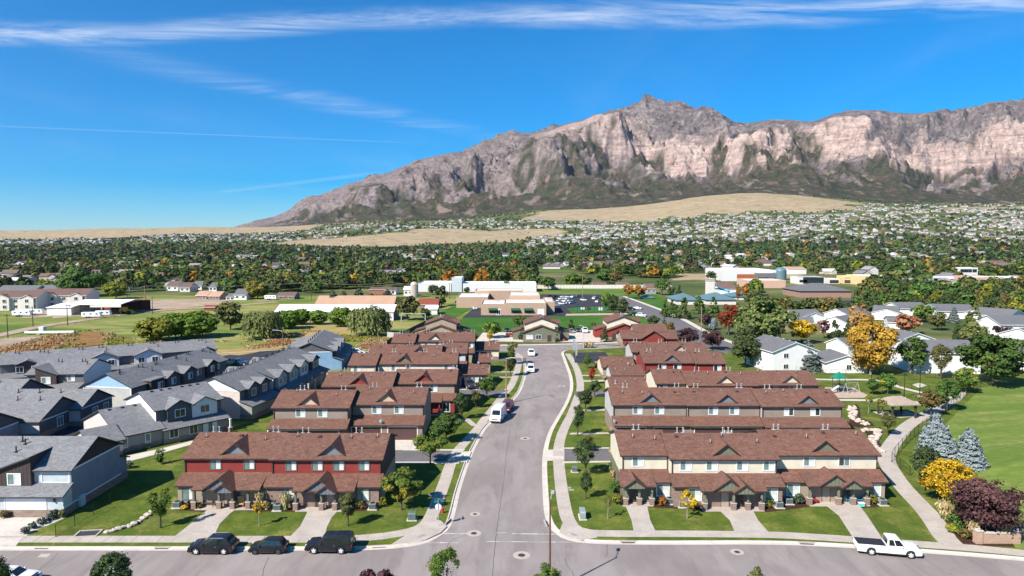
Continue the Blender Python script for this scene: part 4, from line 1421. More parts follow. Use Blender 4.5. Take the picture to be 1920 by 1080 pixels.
# R1, cream front
R1 = rowhouse('cream townhouse row with olive roof gables, nearest row right of the road', 'townhouse_row',
    [((14.22, 87.90), (20.94, 87.90)), ((20.63, 86.26), (34.66, 86.26)), ((35.49, 88.01), (48.61, 87.90))], [CREAM],
    [((27.89, 87.08)[0], OLIVE), ((41.52, 88.65)[0], OLIVE)], ends=CREAM, gwall=OLIVE)
gx = R1.gx
for x in ((16.62, 87.92), (22.52, 86.85), (25.91, 86.85), (29.86, 86.85), (33.32, 86.85), (39.27, 88.35), (43.89, 88.35)):
 X = x[0] - gx
 B = next(b for b in R1.Bs if b['x0'] - 0.5 <= X <= b['x1'] + 0.5)
 R1.window('f', X, 4.86, 1.35, 1.15, B, panes=[GL_GREEN, GL_BLIND] if x[0] < 40 else [GL_DARK, GL_GREEN])
for B, m in zip(R1.Bs, (OLIVE, BRICK_R, STUCCO)):
 lower_front(R1, m, B=B)
porch(R1, R1.Bs[0], (14.04, 86.08)[0] - gx, (18.16, 86.08)[0] - gx, [((15.62, 86.08)[0] - gx, 2.5, 0.55, -0.05)], OLIVE_B, POST_O, [(14.56, 85.35)[0] - gx, (16.31, 85.35)[0] - gx, (17.92, 85.70)[0] - gx])
porch(R1, R1.Bs[1], (23.85, 84.75)[0] - gx, (31.71, 84.75)[0] - gx, [((27.17, 84.75)[0] - gx, 3.7, 0.25, 0.0), ((28.94, 84.75)[0] - gx, 2.4, 0.8, -0.05)], OLIVE_B, POST_O,
  [(24.22, 84.31)[0] - gx, (27.88, 84.14)[0] - gx, (29.67, 84.14)[0] - gx, (31.41, 84.48)[0] - gx])
porch(R1, R1.Bs[2], (37.96, 85.89)[0] - gx, (45.86, 85.89)[0] - gx, [((41.26, 85.89)[0] - gx, 3.7, 0.25, 0.0), ((43.18, 85.89)[0] - gx, 2.4, 0.8, -0.05)], OLIVE_B, POST_O,
  [(38.17, 85.70)[0] - gx, (41.88, 85.35)[0] - gx, (43.76, 85.35)[0] - gx, (45.54, 85.88)[0] - gx])
for px, B in (((19.54, 86.31), 0), ((23.27, 85.56), 1), ((32.92, 85.56), 1), ((36.42, 86.50), 2), ((46.94, 86.31), 2)):
 R1.window('f', px[0] - gx, 1.75, 1.5, 1.45, R1.Bs[B], off=2.0, panes=[GL_GREEN, GL_BLIND])
for px, B, dm in (((15.64, 86.48), 0, DOOR_D), ((27.05, 85.56), 1, DOOR_T), ((28.90, 85.56), 1, DOOR_D), ((40.69, 86.48), 2, DOOR_T), ((43.25, 86.48), 2, DOOR_D)):
 R1.door(px[0] - gx, R1.Bs[B]['yf'] - 2.0, dm)

def garage_side(H, doors, gm, wallm, B=None, shed_d=2.2):
 for B in H.Bs:
  H.shed(B['x0'], B['x1'], B['yf'], 3.85, B['yf'] - shed_d, 3.0, wallm, oh=0.5)
 for x in doors:
  X = x - H.gx
  B = next((b for b in H.Bs if b['x0'] <= X <= b['x1']), H.Bs[-1])
  H.garage('f', X, 4.9, 2.2, B, gm, off=shed_d)

L2 = rowhouse('taupe townhouse row with peach roof gables and maroon garages, second left of the road', 'townhouse_row',
    [((-40.71, 113.58), (-27.38, 113.21)), ((-27.82, 115.82), (-14.94, 115.63))], [TAUPE], [((-34.52, 115.54)[0], PEACH), ((-21.74, 118.29)[0], PEACH)],
    windows=[(-35.80, 112.64)[0], (-32.09, 112.64)[0], (-23.38, 115.14)[0], (-19.54, 115.14)[0]] if False else (), ends=TAUPE, gwall=STUCCO)
for x in ((-35.80, 112.64), (-32.09, 112.64), (-23.38, 115.14), (-19.54, 115.14)):
 X = x[0] - L2.gx
 L2.window('f', X, 4.8, 1.45, 1.2, L2.Bs[0] if X < L2.Bs[0]['x1'] else L2.Bs[1], panes=[GL_GREEN, GL_BLIND])
garage_side(L2, [(-38.14, 112.57)[0], (-31.32, 113.19)[0], (-24.71, 115.11)[0], (-18.58, 115.11)[0]], GDOOR_B, STONE)
L2.dish((-22.16, 110.23)[0] - L2.gx, L2.Bs[1]['yf'] - 2.4, 2.9)
R2 = rowhouse('taupe townhouse row with slate blue roof gables, second row right of the road', 'townhouse_row',
    [((17.11, 115.44), (30.42, 115.25)), ((30.56, 115.06), (42.96, 115.06)), ((42.94, 114.50), (56.65, 114.13))], [TAUPE],
    [((23.97, 117.49)[0], SLATEB), ((37.00, 117.49)[0], SLATEB), ((50.63, 116.71)[0], SLATEB)], ends=PALEGREY, gwall=STONE)
for i, x in enumerate(((21.62, 114.78), (25.37, 114.78), (34.55, 114.42), (38.18, 114.42), (47.27, 113.70), (51.78, 113.70))):
 X = x[0] - R2.gx
 B = next(b for b in R2.Bs if b['x0'] <= X <= b['x1'])
 R2.window('f', X, 4.8, 1.45, 1.2, B, panes=[GL_GREEN, GL_BLIND] if i < 4 else [GL_BLIND, GL_DARK])
garage_side(R2, [(20.14, 112.57)[0], (26.55, 113.19)[0], (33.31, 113.19)[0], (39.61, 113.19)[0], (46.11, 112.57)[0], (52.37, 112.57)[0]], GDOOR_B, STONE)
R2.dish((17.36, 109.26)[0] - R2.gx, R2.Bs[0]['yf'] - 2.3, 3.0)

L3 = rowhouse('townhouse row with two dark red roof gables, third row left of the road', 'townhouse_row',
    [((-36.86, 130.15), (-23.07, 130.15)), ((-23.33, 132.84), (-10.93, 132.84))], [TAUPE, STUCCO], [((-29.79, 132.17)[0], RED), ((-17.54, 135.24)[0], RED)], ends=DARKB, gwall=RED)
lower_front(L3, RED)
L3.window('f', L3.Bs[1]['x1'] - 4.3, 4.8, 1.4, 1.2, L3.Bs[1])
L3.window('f', L3.Bs[1]['x1'] - 1.6, 1.5, 1.3, 1.7, L3.Bs[1], off=2.0, panes=[GL_DARK])
porch(L3, L3.Bs[1], L3.Bs[1]['x1'] - 5.6, L3.Bs[1]['x1'] - 2.6, [], RED, RED, [L3.Bs[1]['x1'] - 5.2, L3.Bs[1]['x1'] - 2.9], d=0.8)
R3 = rowhouse('townhouse row with two cream roof gables, third row right of the road', 'townhouse_row',
    [((28.32, 133.09), (34.78, 132.84)), ((34.54, 131.11), (47.94, 130.87)), ((48.50, 131.85), (60.26, 131.11))], [STUCCO],
    [((41.76, 133.69)[0], CREAM), ((54.76, 133.69)[0], CREAM)], ends=CREAM, gwall=STONE)
lower_front(R3, STUCCO)
for x in ((29.94, 130.91), (39.10, 129.97), (44.86, 129.97), (51.24, 129.97), (55.04, 129.97)):
 X = x[0] - R3.gx
 R3.window('f', X, 4.85, 1.4, 1.2, next(b for b in R3.Bs if b['x0'] <= X <= b['x1']), panes=[GL_GREEN, GL_BLIND])
R3.dish(R3.Bs[0]['x0'] - 6, R3.Bs[0]['yf'] + 1, 3.6)

L4 = rowhouse('cream walled townhouse row with one olive roof gable, fourth row left of the road', 'townhouse_row',
    [((-37.2, 152.6), (-30.7, 152.6)), ((-30.8, 154.2), (-12.5, 154.2))], [CREAM], [((-24.8, 156.3)[0], OLIVE)], ends=SLATEB, gwall=STONE)
for x in ((-35.1, 153.5), (-26.8, 154.8), (-23.3, 154.8), (-14.7, 154.8)):
 X = x[0] - L4.gx
 L4.window('f', X, 4.85, 1.6, 1.3, L4.Bs[0] if X < L4.Bs[0]['x1'] else L4.Bs[1], panes=[GL_GREEN, GL_BLIND] if x[0] < -10 else [GL_DARK, GL_DARK])
garage_side(L4, [], GDOOR_B, STONE)
R4 = rowhouse('bright red townhouse row with one slate blue roof gable, fourth row right of the road', 'townhouse_row',
    [((30.3, 155.6), (42.6, 155.6)), ((42.7, 154.9), (49.3, 154.6))], [RED], [((37.0, 157.8)[0], SLATEB)], ends=RED, gwall=STONE)
for x in ((34.7, 154.8), (38.2, 154.8), (47.2, 154.8)):
 X = x[0] - R4.gx
 R4.window('f', X, 4.75, 1.6, 1.3, R4.Bs[0] if X < R4.Bs[0]['x1'] else R4.Bs[1], panes=[GL_DARK, GL_BLIND])
garage_side(R4, [], GDOOR_B, STONE)
L5 = rowhouse('townhouse row with one grey roof gable, fifth row left of the road', 'townhouse_row',
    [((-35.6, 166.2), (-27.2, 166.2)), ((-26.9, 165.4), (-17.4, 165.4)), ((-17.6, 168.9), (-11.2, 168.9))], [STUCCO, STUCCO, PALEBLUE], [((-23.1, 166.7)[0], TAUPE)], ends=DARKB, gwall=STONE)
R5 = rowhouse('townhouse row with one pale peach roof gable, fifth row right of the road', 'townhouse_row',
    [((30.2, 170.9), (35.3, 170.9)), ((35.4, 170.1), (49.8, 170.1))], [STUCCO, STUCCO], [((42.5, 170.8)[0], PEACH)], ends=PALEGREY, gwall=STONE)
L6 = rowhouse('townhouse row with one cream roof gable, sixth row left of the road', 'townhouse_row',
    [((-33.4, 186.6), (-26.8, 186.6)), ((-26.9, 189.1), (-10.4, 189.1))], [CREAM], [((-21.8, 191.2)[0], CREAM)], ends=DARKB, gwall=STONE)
for x in ((-23.7, 189.1), (-20.6, 189.1), (-11.5, 189.1)):
 L6.window('f', x[0] - L6.gx, 4.8, 1.6, 1.2, L6.Bs[1])
lower_front(L5, STUCCO)
lower_front(R5, STUCCO)
lower_front(L6, STUCCO)

# one-storey wings towards the road
def wing(label, p0, p1, wallm, front_gm=None, depth=9.0, ze=3.0, pitch=0.33, win=None, dish=False, endm=None):
 gx, gy = (p0[0] + p1[0]) / 2, (p0[1] + p1[1]) / 2
 H = House('townhouse_wing', label, 'townhouse', (gx, gy, 0), 0, 'single storey wings of the brown roofed rows')
 B = H.block(p0[0] - gx + 0.3, p1[0] - gx - 0.3, 0.45, 0.45 + depth, ze, pitch, wallm, endm or wallm, ohg=0.3, low=STONE, lowz=1.0)
 if front_gm:
  H.garage('f', B['x0'] + 2.9, 4.6, 2.2, B, front_gm)
 if win:
  H.window('f', B['x1'] - win, 1.75, 1.4, 1.3, B)
 for k in range(4):
  H.vent(B, B['x0'] + (B['x1'] - B['x0']) * (k + 0.5) / 4, B['yr'] - RNG.uniform(0.3, 3), RNG.choice((0, 1, 0)))
 if dish:
  H.dish(B['x0'] + 4.5, B['yr'] - 0.5, B['zr'])
 return H

wing('low brown roofed wing with a grey board front and garage, left of the road', (-12.7, 155.9), (-5.7, 155.9), SLATE_B, GDOOR_B, win=2.5, dish=True)
wing('one storey brown roofed wing stepped behind the grey board one, left of the road', (-10.3, 172.1), (-5.3, 172.1), STUCCO, depth=8)
wing('low brown roofed wing with a cream front near the concrete yard, left', (-11.3, 192.0), (-3.5, 192.0), CREAM, GDOOR_B, dish=True)
wing('low brown roofed wing with a slate grey board front, right of the road', (22.7, 155.0), (32.1, 155.0), SLATE_B, GDOOR_B, win=7.0, dish=True, endm=PALEBLUE)
wing('low brown roofed wing with a pale end, behind the slate grey one on the right', (21.9, 164.8), (30.3, 165.2), STUCCO, depth=10, endm=CREAM)
wing('one storey brown roofed wing beside the third row right of the road', (20.5, 140.9), (29.9, 140.9), CREAM, depth=9, endm=CREAM)

# gable-fronted buildings at the far end
def gable_front(label, apex, halfw, base_y, ze, pitch, depth, wallm, upper, lower=None, name='townhouse', doors=(), wins=()):
 H = House(name, label, 'townhouse', (apex[0], base_y, 0), math.pi / 2, 'gable fronted townhouses at the head of the road')
 # local x runs away from the camera, local y to the left
 B = H.block(3.0, depth, -halfw, halfw, ze, pitch, upper, upper, ohg=0.4)
 H.block(0.0, 3.6, -halfw - 0.6, halfw + 0.6, ze - 2.5, pitch, lower or wallm, lower or wallm, ohg=0.4, low=STONE, lowz=0.9)
 m = H.block(5.0, depth - 3, -halfw - 4.0, halfw + 4.0, 2.8, 0.30, lower or wallm, ohg=0.3)
 H.dormer(B, depth * 0.55, 5.0, B['yf'] - 0.8, pitch, upper, zb=ze + 0.05, zwall=2.5)
 F = dict(x0=0.0, x1=3.6, yf=-halfw, yb=halfw)
 for u, z, w, h, mt in wins:
  H.window('l', u, z, w, h, F, panes=mt)
 for u, w, mt in doors:
  H.door(-0.02, u, mt, rz=-math.pi / 2, w=w)
 for k in range(5):
  H.vent(B, 4 + k * (depth - 6) / 5, RNG.uniform(-1, 1), RNG.choice((0, 1)))
 return H

gable_front('olive and cream gable fronted house in the middle at the head of the road', (9.9, 225.7), 5.6, (9.8, 227.2)[1], 5.6, 0.36, 15, OLIVE, CREAM, OLIVE,
   doors=((-2.6, 1.2, DOOR_D),), wins=((1.0, 1.6, 1.7, 1.4, [GL_DARK]), (4.0, 1.6, 2.2, 1.2, [GL_BLIND])))
gable_front('red and cream gable fronted house right of the concrete yard', (38.5, 228.7), 5.4, (38.7, 232.1)[1], 5.6, 0.36, 15, RED, CREAM, RED,
   doors=((3.6, 1.2, DOOR_D),), wins=((-0.5, 1.5, 2.2, 1.3, [GL_BLIND]), (1.9, 1.5, 1.4, 1.3, [GL_BLIND])))
gable_front('beige gable fronted house behind the sixth row, left of the sports field', (-24.2, 219.8), 5.2, (-25.2, 228.4)[1], 5.6, 0.36, 15, STUCCO, STUCCO, STUCCO)
H = House('townhouse', 'townhouse with a wide red front gable behind the fifth row, right of the road', 'townhouse', ((43.6, 214.7)[0], (43.6, 214.7)[1], 0), 0, 'brown roofed townhouse rows')
B = H.block(-8.5, 8.8, 0, 11, 2.9, 0.36, RED, STUCCO, ohg=0.4, low=STONE, lowz=1.0)
H.dormer(B, 1.2, 6.4, -0.6, 0.62, RED, zb=3.4, zwall=0.2, oh=0.5)
H.block(-4.0, 6.5, 4.2, 12.5, 4.6, 0.45, STUCCO, ohg=0.3)

# ---- grey townhouses on the left
GREYGRP = 'grey roofed townhouses left of the brown rows'

def grey(label, p0, p1, half, ze, pitch, walls, gable=None, ends=None, low=None, zb=0.0, x_ext=(0, 0), name='grey_townhouse', band=True, lowz=1.0, zback=None, rot=0.0):
 dx, dy = p1[0] - p0[0], p1[1] - p0[1]
 L = math.hypot(dx, dy)
 rz = math.atan2(dy, dx) + rot
 H = House(name, label, 'townhouse', (p0[0], p0[1], zb), rz, GREYGRP, SH_GREY, FASCIA_G, WHITE)
 H.L = L
 B = H.block(-x_ext[0], L + x_ext[1], -half, half, ze, pitch, walls, ends or walls, endgable=gable, low=low, lowz=lowz, band=band, zback=zback)
 H.B = B
 return H

def grey_vents(H, B, n, kind=3):
 for k in range(n):
  x = B['x0'] + (B['x1'] - B['x0']) * (k + 0.5 + RNG.uniform(-0.2, 0.2)) / n
  H.vent(B, x, B['yr'] - RNG.uniform(0.4, 1.2), kind)
  H.vent(B, x + 0.8, B['yr'] - RNG.uniform(0.4, 1.4), kind)
  if k % 2:
   H.vent(B, x + 1.6, B['yr'] - RNG.uniform(1.8, 2.6), kind)

def corner_trim(H, B, xs=(), ys=(), z0=0.0, side='f'):
 for x in xs:
  m = MB()
  y = B['yf']
  m.box(x - 0.09, x + 0.09, y - 0.05, y + 0.02, z0, B['ze'] - 0.05)
  m.build('corner_board', [WHITE], H.root)

# G1: nearest, with the white garage door
G1 = House('grey_townhouse', 'grey townhouse with a white garage door and shaded blue end wall, nearest left', 'townhouse', (-55.0, 83.3, 0), 0, GREYGRP, SH_GREY, FASCIA_G, WHITE)
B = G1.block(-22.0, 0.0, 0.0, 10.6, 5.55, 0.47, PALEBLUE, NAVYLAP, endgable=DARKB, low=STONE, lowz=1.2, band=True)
G1.shed(-22.0, 0.0, 0.0, 3.85, -1.7, 3.05, PALEBLUE, oh=0.5, low=STONE, lowz=1.05)
G1.shed(-22.0, 0.0, 10.6, 3.9, 12.2, 3.3, NAVYLAP, oh=0.4, low=STONE, lowz=1.2)
g = MB()   # dark board bay with a roof that slopes one way
xa, xb = -8.6, -4.6
g.prism([(xa, 2.9), (xb, 2.9), (xb, 7.05), (xa, 5.55)], 'y', -0.55, 5.0, 0)
bay = g.build('bay', [DARKB], G1.root)
g = MB()
g.prism([(xa - 0.5, 5.42), (xb + 0.15, 7.16), (xb + 0.15, 7.36), (xa - 0.5, 5.62)], 'y', -0.9, 4.6, [1, 1, 0, 1], 1)
g.build('bay_roof', [SH_GREY, FASCIA_G], bay)
G1.window('f', -6.7, 4.45, 1.5, 1.3, B, off=0.55)
G1.window('f', -11.4, 4.45, 1.6, 1.3, B, panes=[GL_DARK, GL_BLIND])
G1.window('f', -18.0, 4.45, 1.6, 1.3, B)
G1.garage('f', -4.6, 4.9, 2.35, B, GDOOR_W, off=1.7)
G1.garage('f', -16.5, 4.9, 2.35, B, GDOOR_W, off=1.7)
for x0, x1, z0, z1 in ((-3.6, -0.2, 3.72, 3.9), (-3.6, -0.2, 5.2, 5.36), (-22, -9.0, 3.72, 3.9)):
 m = MB()
 m.box(x0, x1, -0.05, 0.0, z0, z1)
 m.build('trim_board', [WHITE], G1.root)
for x in (-3.65, -0.22):
 m = MB()
 m.box(x - 0.08, x + 0.08, -0.06, 0.0, 3.9, 5.2)
 m.build('corner_board', [WHITE], G1.root)
for x in (-8.1, -1.0):
 m = MB()
 m.box(x - 0.1, x + 0.1, -1.92, -1.76, 2.05, 2.45)
 m.build('wall_lamp', [FASCIA_G], G1.root)
m = MB()
m.box(0.0, 0.35, 1.1, 2.1, 0.25, 1.75)
m.build('meter_cabinet', [PALEBLUE], G1.root)
m = MB()
m.box(0.0, 0.06, -1.7, 10.6, 1.2, 1.36)
m.build('trim_board', [WHITE], G1.root)
m = MB()
m.lathe([(0.22, 0), (0.22, 0.05)], 10, (0, 0, 0), 0, 'z')
o = m.build('gable_vent', [FASCIA_G], G1.root, (0.0, 5.3, 6.9))
o.rotation_euler = (0, math.pi / 2, 0)
for x, y in ((-19.3, 2.5), (-19.3, 4.3), (-18.1, 4.3), (-9.0, 4.4), (-8.3, 3.9), (-8.6, 2.6), (-14, 4.4), (-13.2, 4.2)):
 G1.vent(B, x, y, 3)

# G2: low front house and tall rear part, turned towards the corner
D50 = math.radians(50)
G2 = House('grey_townhouse', 'grey house with a low pale gable and taller white part, beside the red row', 'townhouse', (-68.3, 111.5, 0), D50, GREYGRP, SH_GREY, FASCIA_G, WHITE)
BL = G2.block(0.0, 6.6, -7.9, 7.9, 2.9, 0.37, GREYLAP, PINKB, endgable=PINKB, low=STONE, lowz=1.0)
BT = G2.block(6.3, 17.6, -6.1, 6.1, 5.6, 0.35, DKGREY, WHITELAP, band=True)
G2.shed(6.6, 17.6, -6.1, 3.55, -8.3, 2.75, GREYLAP, oh=0.5, low=STONE, lowz=1.0)
G2.dormer(BT, 10.0, 4.2, -6.8, 0.55, CHARB, zb=5.65, zwall=3.4, oh=0.3)
G2.dormer(BT, 14.2, 4.4, -7.0, 0.50, WHITE_B, zb=5.6, zwall=3.4, oh=0.3)
G2.window('f', 10.0, 4.6, 1.6, 1.2, BT, off=0.7, panes=[GL_DARK])
G2.window('f', 14.2, 4.6, 1.5, 1.2, BT, off=0.9, panes=[GL_DARK])
F = dict(x0=0, x1=6.6, yf=-7.9, yb=7.9)
for u, w, h in ((0.7, 0.7, 1.5), (4.2, 0.7, 1.4)):
 G2.window('f', u, 1.75, w, h, F, bars=1, panes=[GL_GREEN])
for u in (8.2, 11.5):
 G2.window('f', u, 1.8, 1.3, 1.5, F, off=0.42, panes=[GL_DARK])
G2.door(13.6, -8.32, WHITE)
G2.door(15.2, -8.32, WHITE)
G2.post(17.4, -9.6, 2.6, WHITE, STONE)
G2.window('l', -6.4, 1.7, 1.2, 1.4, F, panes=[GL_GREEN, GL_BLIND])
GP = G2.block(-4.4, 0.1, -8.8, -1.2, 2.7, 0.42, PINKLAP, PINKB, endgable=PINKB, low=STONE, lowz=0.9, band=True)
G2.garage('l', -5.0, 4.6, 2.2, dict(x0=-4.4, x1=0, yf=0, yb=0), GDOOR_W)
for k in range(9):
 G2.vent(BT if k > 2 else BL, (1.2, 3.2, 5.2, 8, 9.6, 11, 13.2, 14.6, 16)[k], -0.5, 2)

# G3, G4: tall pair going away from the camera
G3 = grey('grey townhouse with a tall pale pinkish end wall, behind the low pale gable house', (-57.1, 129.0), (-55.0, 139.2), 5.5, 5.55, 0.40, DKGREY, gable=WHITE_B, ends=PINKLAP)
B = G3.B
G3.shed(B['x0'], B['x1'], -5.5, 3.6, -8.0, 2.8, GREYLAP, low=STONE)
for u, m in ((3.6, CHARB), (7.4, CHARB)):
 G3.dormer(B, u, 3.6, -6.2, 0.55, m, zb=5.6, zwall=3.3, oh=0.3)
 G3.window('f', u, 4.6, 1.3, 1.3, B, off=0.7, panes=[GL_DARK])
for k in range(4):
 for q in (0, 0.6, 1.2):
  G3.vent(B, 1.0 + k * 2.3 + q, 0.2, 3)
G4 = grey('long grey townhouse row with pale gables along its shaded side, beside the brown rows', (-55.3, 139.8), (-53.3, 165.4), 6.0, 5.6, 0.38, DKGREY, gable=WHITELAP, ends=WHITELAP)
B = G4.B
G4.shed(B['x0'], B['x1'], -6.0, 3.6, -8.4, 2.8, GREYLAP, low=STONE)
for u, m in ((3.0, PALEGREY), (9.0, PALEGREY), (15.0, WHITE_B), (22.0, CHARB)):
 G4.dormer(B, u, 4.4, -6.7, 0.50, m, zb=5.65, zwall=3.3, oh=0.3)
 for q in (-0.95, 0.95):
  G4.window('f', u + q, 4.6, 1.0, 1.3, B, off=0.7, bars=1, panes=[GL_DARK])
for u in (6.0, 12.0, 18.3):
 G4.window('f', u, 4.6, 1.2, 1.3, B, panes=[GL_GREEN])
for k in range(8):
 for q in (0, 0.65, 1.3):
  G4.vent(B, 1.0 + k * 3.1 + q, 0.25, 3)
for u in (1.5, 5.5, 9.5, 13.5, 17.5, 21.5):
 m = MB()
 m.box(u - 0.15, u + 0.15, -9.9, -9.6, 0.1, 2.55)
 m.build('porch_post', [PALEGREY], G4.root)
for u in (7.0, 19.0):
 G4.dormer(B, u, 5.2, 6.8, 0.40, PALEGREY, zb=5.4, zwall=3.0, side=1)

G6 = grey('grey townhouse row with a sky blue end wall under a charcoal gable', (-52.7, 176.6), (-56.0, 202.0), 5.6, 5.0, 0.40, BLUELAP, gable=CHARB, ends=BLUELAP)
B = G6.B
G6.shed(B['x0'], B['x1'], -5.6, 3.6, -8.0, 2.7, BLUELAP)
for u in (4.0, 11.0, 18.0):
 G6.dormer(B, u, 5.0, -6.4, 0.36, CHARB if u < 5 else BLUELAP, zb=4.95, zwall=3.0, side=-1)
 G6.dormer(B, u + 2, 5.2, 6.6, 0.36, CHARB, zb=4.9, zwall=3.0, side=1)
for k in range(7):
 for q in (0, 0.7):
  G6.vent(B, 1.0 + k * 3.4 + q, 0.6, 3)

GC = grey('grey townhouse row with a pale blue board gable over a plain grey wall', (-82.4, 137.2), (-76.8, 169.8), 5.5, 4.3, 0.47, DKGREY, gable=BLUE_B, ends=PALEGREY)
B = GC.B
GC.dormer(B, 12.0, 4.0, -6.2, 0.5, CHARB, zb=4.35, zwall=2.0)
GC.dormer(B, 17.5, 4.4, -6.4, 0.5, CHARB, zb=4.35, zwall=2.0)
GC.dormer(B, 26.5, 4.2, -6.0, 0.5, DARKB, zb=4.3, zwall=1.5)
g = MB()
g.box(4.4, 8.4, -6.6, -2.0, 2.0, 4.75, 0)
o = g.build('bay', [DARKB], GC.root)
g = MB()
g.box(4.1, 8.7, -6.9, -1.8, 4.75, 4.95, 0)
g.build('bay_roof', [SH_GREY], o)
for u, q in ((7.2, 1.1), (9.9, 0.0), (12.0, 0.72), (17.5, 0.92), (22.0, 0.0), (26.5, 0.52), (29.5, 0.0)):
 GC.window('f', u, 3.3, 1.3, 1.3, B, off=q, panes=[GL_BLIND, GL_DARK])
grey_vents(GC, B, 6)
for s_ in (-1, 1):
 m = MB()
 m.box(-0.08, 0.0, s_ * 5.42 - 0.1, s_ * 5.42 + 0.1, 0.0, 4.0)
 m.build('corner_board', [WHITE], GC.root)
GB = grey('long grey townhouse row with two white gabled bays, along the meadow behind the others', (-120.3, 159.8), (-81.1, 183.2), 6.1, 5.5, 0.30, DKGREY, gable=WHITELAP, ends=WHITELAP)
B = GB.B
GB.shed(B['x0'], B['x1'], -6.1, 3.5, -8.4, 2.8, GREYLAP)
for u, m in ((5.2, DARKB), (20.5, WHITE_B), (30.0, WHITE_B), (43.5, CHARB)):
 GB.dormer(B, u, 6.2 if m is WHITE_B else 4.2, -6.9, 0.42, m, zb=5.35, zwall=2.6)
 for q in (-1.5, 1.5):
  GB.window('f', u + q, 4.2, 1.3, 1.2, B, off=0.8, panes=[GL_DARK])
grey_vents(GB, B, 8)
GD = grey('dark fronted grey townhouse with a lit white end and a wide low porch roof', (-104.5, 150.6), (-93.0, 151.6), 6.0, 5.3, 0.34, DKGREY, gable=WHITELAP, ends=WHITELAP)
B = GD.B
GD.shed(B['x0'] - 5, B['x1'], -6.0, 3.4, -9.5, 2.6, GREYLAP, oh=0.5)
g = MB()
g.prism([(2.2, 2.6), (6.4, 2.6), (6.4, 5.4), (2.2, 6.9)], 'y', -6.8, -2.0, 0)
o = g.build('bay', [DARKB], GD.root)
g = MB()
g.prism([(2.0, 6.85), (6.9, 5.1), (6.9, 5.3), (2.0, 7.05)], 'y', -7.1, -1.5, [1, 1, 0, 1], 1)
g.build('bay_roof', [SH_GREY, FASCIA_G], o)
GD.window('f', 4.3, 4.1, 1.7, 1.3, B, off=0.8)
GD.window('f', 9.0, 4.4, 1.4, 1.2, B)
grey_vents(GD, B, 2)
for lab, x0, x1, yc, half, ze, zb, ends in (
  ('grey garage house with a charcoal board gable over white windows, near left edge', -95.0, -81.0, 120.9, 5.9, 3.1, 0, CHARB),
  ('grey garage house behind the charcoal gabled one, its gable half hidden', -96.0, -79.0, 128.0, 5.0, 3.3, 0, CHARB),
  ('grey garage house with a navy end wall, farther back at the left edge', -112.0, -96.0, 134.0, 6.5, 3.3, 0, NAVYLAP),
  ('grey garage house with dark gable over navy wall, nearest garage at the left edge', -102.0, -84.2, 109.5, 5.8, 3.2, 0, NAVYLAP)):
 H = House('grey_townhouse', lab, 'townhouse', (x0, yc, 0), 0, GREYGRP, SH_GREY, FASCIA_G, WHITE)
 B = H.block(0, x1 - x0, -half, half, ze, 0.48, PINKLAP, ends, endgable=CHARB if ends is not CHARB else CHARB, low=STONE, lowz=0.9, band=True)
 if ends is CHARB:
  H.window('r', -0.5, 1.7, 1.5, 1.5, B, panes=[GL_GREEN])
  H.window('r', 2.9, 1.7, 1.5, 1.5, B, panes=[GL_GREEN])
 for k in range(3):
  H.vent(B, 3 + 4 * k, -1.0, 3)

# ---- white two-storey and one-storey homes on the right
WHGRP = 'white walled grey roofed houses beyond the park'

def white_house(label, p0, p1, half, ze, pitch, wins=(), dormers=(), zb=0.0, vents=5, walls=None):
 dx, dy = p1[0] - p0[0], p1[1] - p0[1]
 rz = math.atan2(dy, dx)
 H = House('white_house', label, 'house', (p0[0], p0[1], zb), rz, WHGRP, SH_WHITEHOUSE, WHITE, WHITE)
 B = H.block(0, math.hypot(dx, dy), -half, half, ze, pitch, walls or WHITELAP, oh=0.5, ohg=0.4)
 for (side, u, z, w, h) in wins:
  H.window(side, u, z, w, h, B, panes=[GL_DARK, GL_DARK])
 for (u, w, yoff, side) in dormers:
  H.dormer(B, u, w, (-half - yoff) if side < 0 else (half + yoff), pitch, walls or WHITELAP, zb=ze + 0.04, zwall=0.1, oh=0.35, side=side, name='cross_gable')
 for k in range(vents):
  H.vent(B, B['x1'] * (k + 0.5) / vents, B['yr'] + 0.8, 2)
 return H

white_house('white two storey house right behind the third brown row', (70.3, 187.7), (72.8, 173.7), 6.2, 5.6, 0.36, wins=[('r', -2.6, 4.5, 1.3, 1.1), ('r', -2.6, 1.7, 1.3, 1.1), ('r', 3.4, 1.7, 1.2, 1.1), ('f', 4.0, 1.6, 1.8, 2.0)])
white_house('low white house between the dark spruce and the big golden tree', (85.9, 182.9), (85.6, 172.6), 5.2, 2.9, 0.33, wins=[('r', 0.5, 1.6, 1.2, 1.2)], dormers=[(3.0, 6.0, 1.5, -1)])
white_house('small white gabled house left of the big golden tree, across the street', (96.6, 201.2), (102.5, 203.5), 4.0, 3.2, 0.45)
white_house('white grey roofed house with a front gable behind the bright yellow tree', (114.2, 281.8), (126.6, 284.0), 5.8, 3.2, 0.34, dormers=[(8.0, 8.0, 1.0, -1)], wins=[('f', 14.5, 1.7, 1.3, 1.2)])
white_house('low white house with a grey roof just behind the bright yellow tree', (109.6, 263.2), (115.4, 261.4), 5.0, 2.8, 0.34)
white_house('cream white house with its gable end beside the dark cone shaped tree', (118.1, 249.0), (129.7, 258.1), 5.0, 4.0, 0.40)
white_house('white house behind the cream gable, left of the pale golden tree top', (134.7, 282.3), (148.6, 291.4), 5.4, 3.4, 0.38)
white_house('long white two storey house along the park lawn right of the golden tree', (102.8, 178.9), (119.3, 177.9), 6.5, 5.5, 0.35, vents=8)
white_house('white house with a wide front gable behind the long two storey one', (119.1, 215.2), (120.7, 201.5), 8.0, 3.6, 0.35)
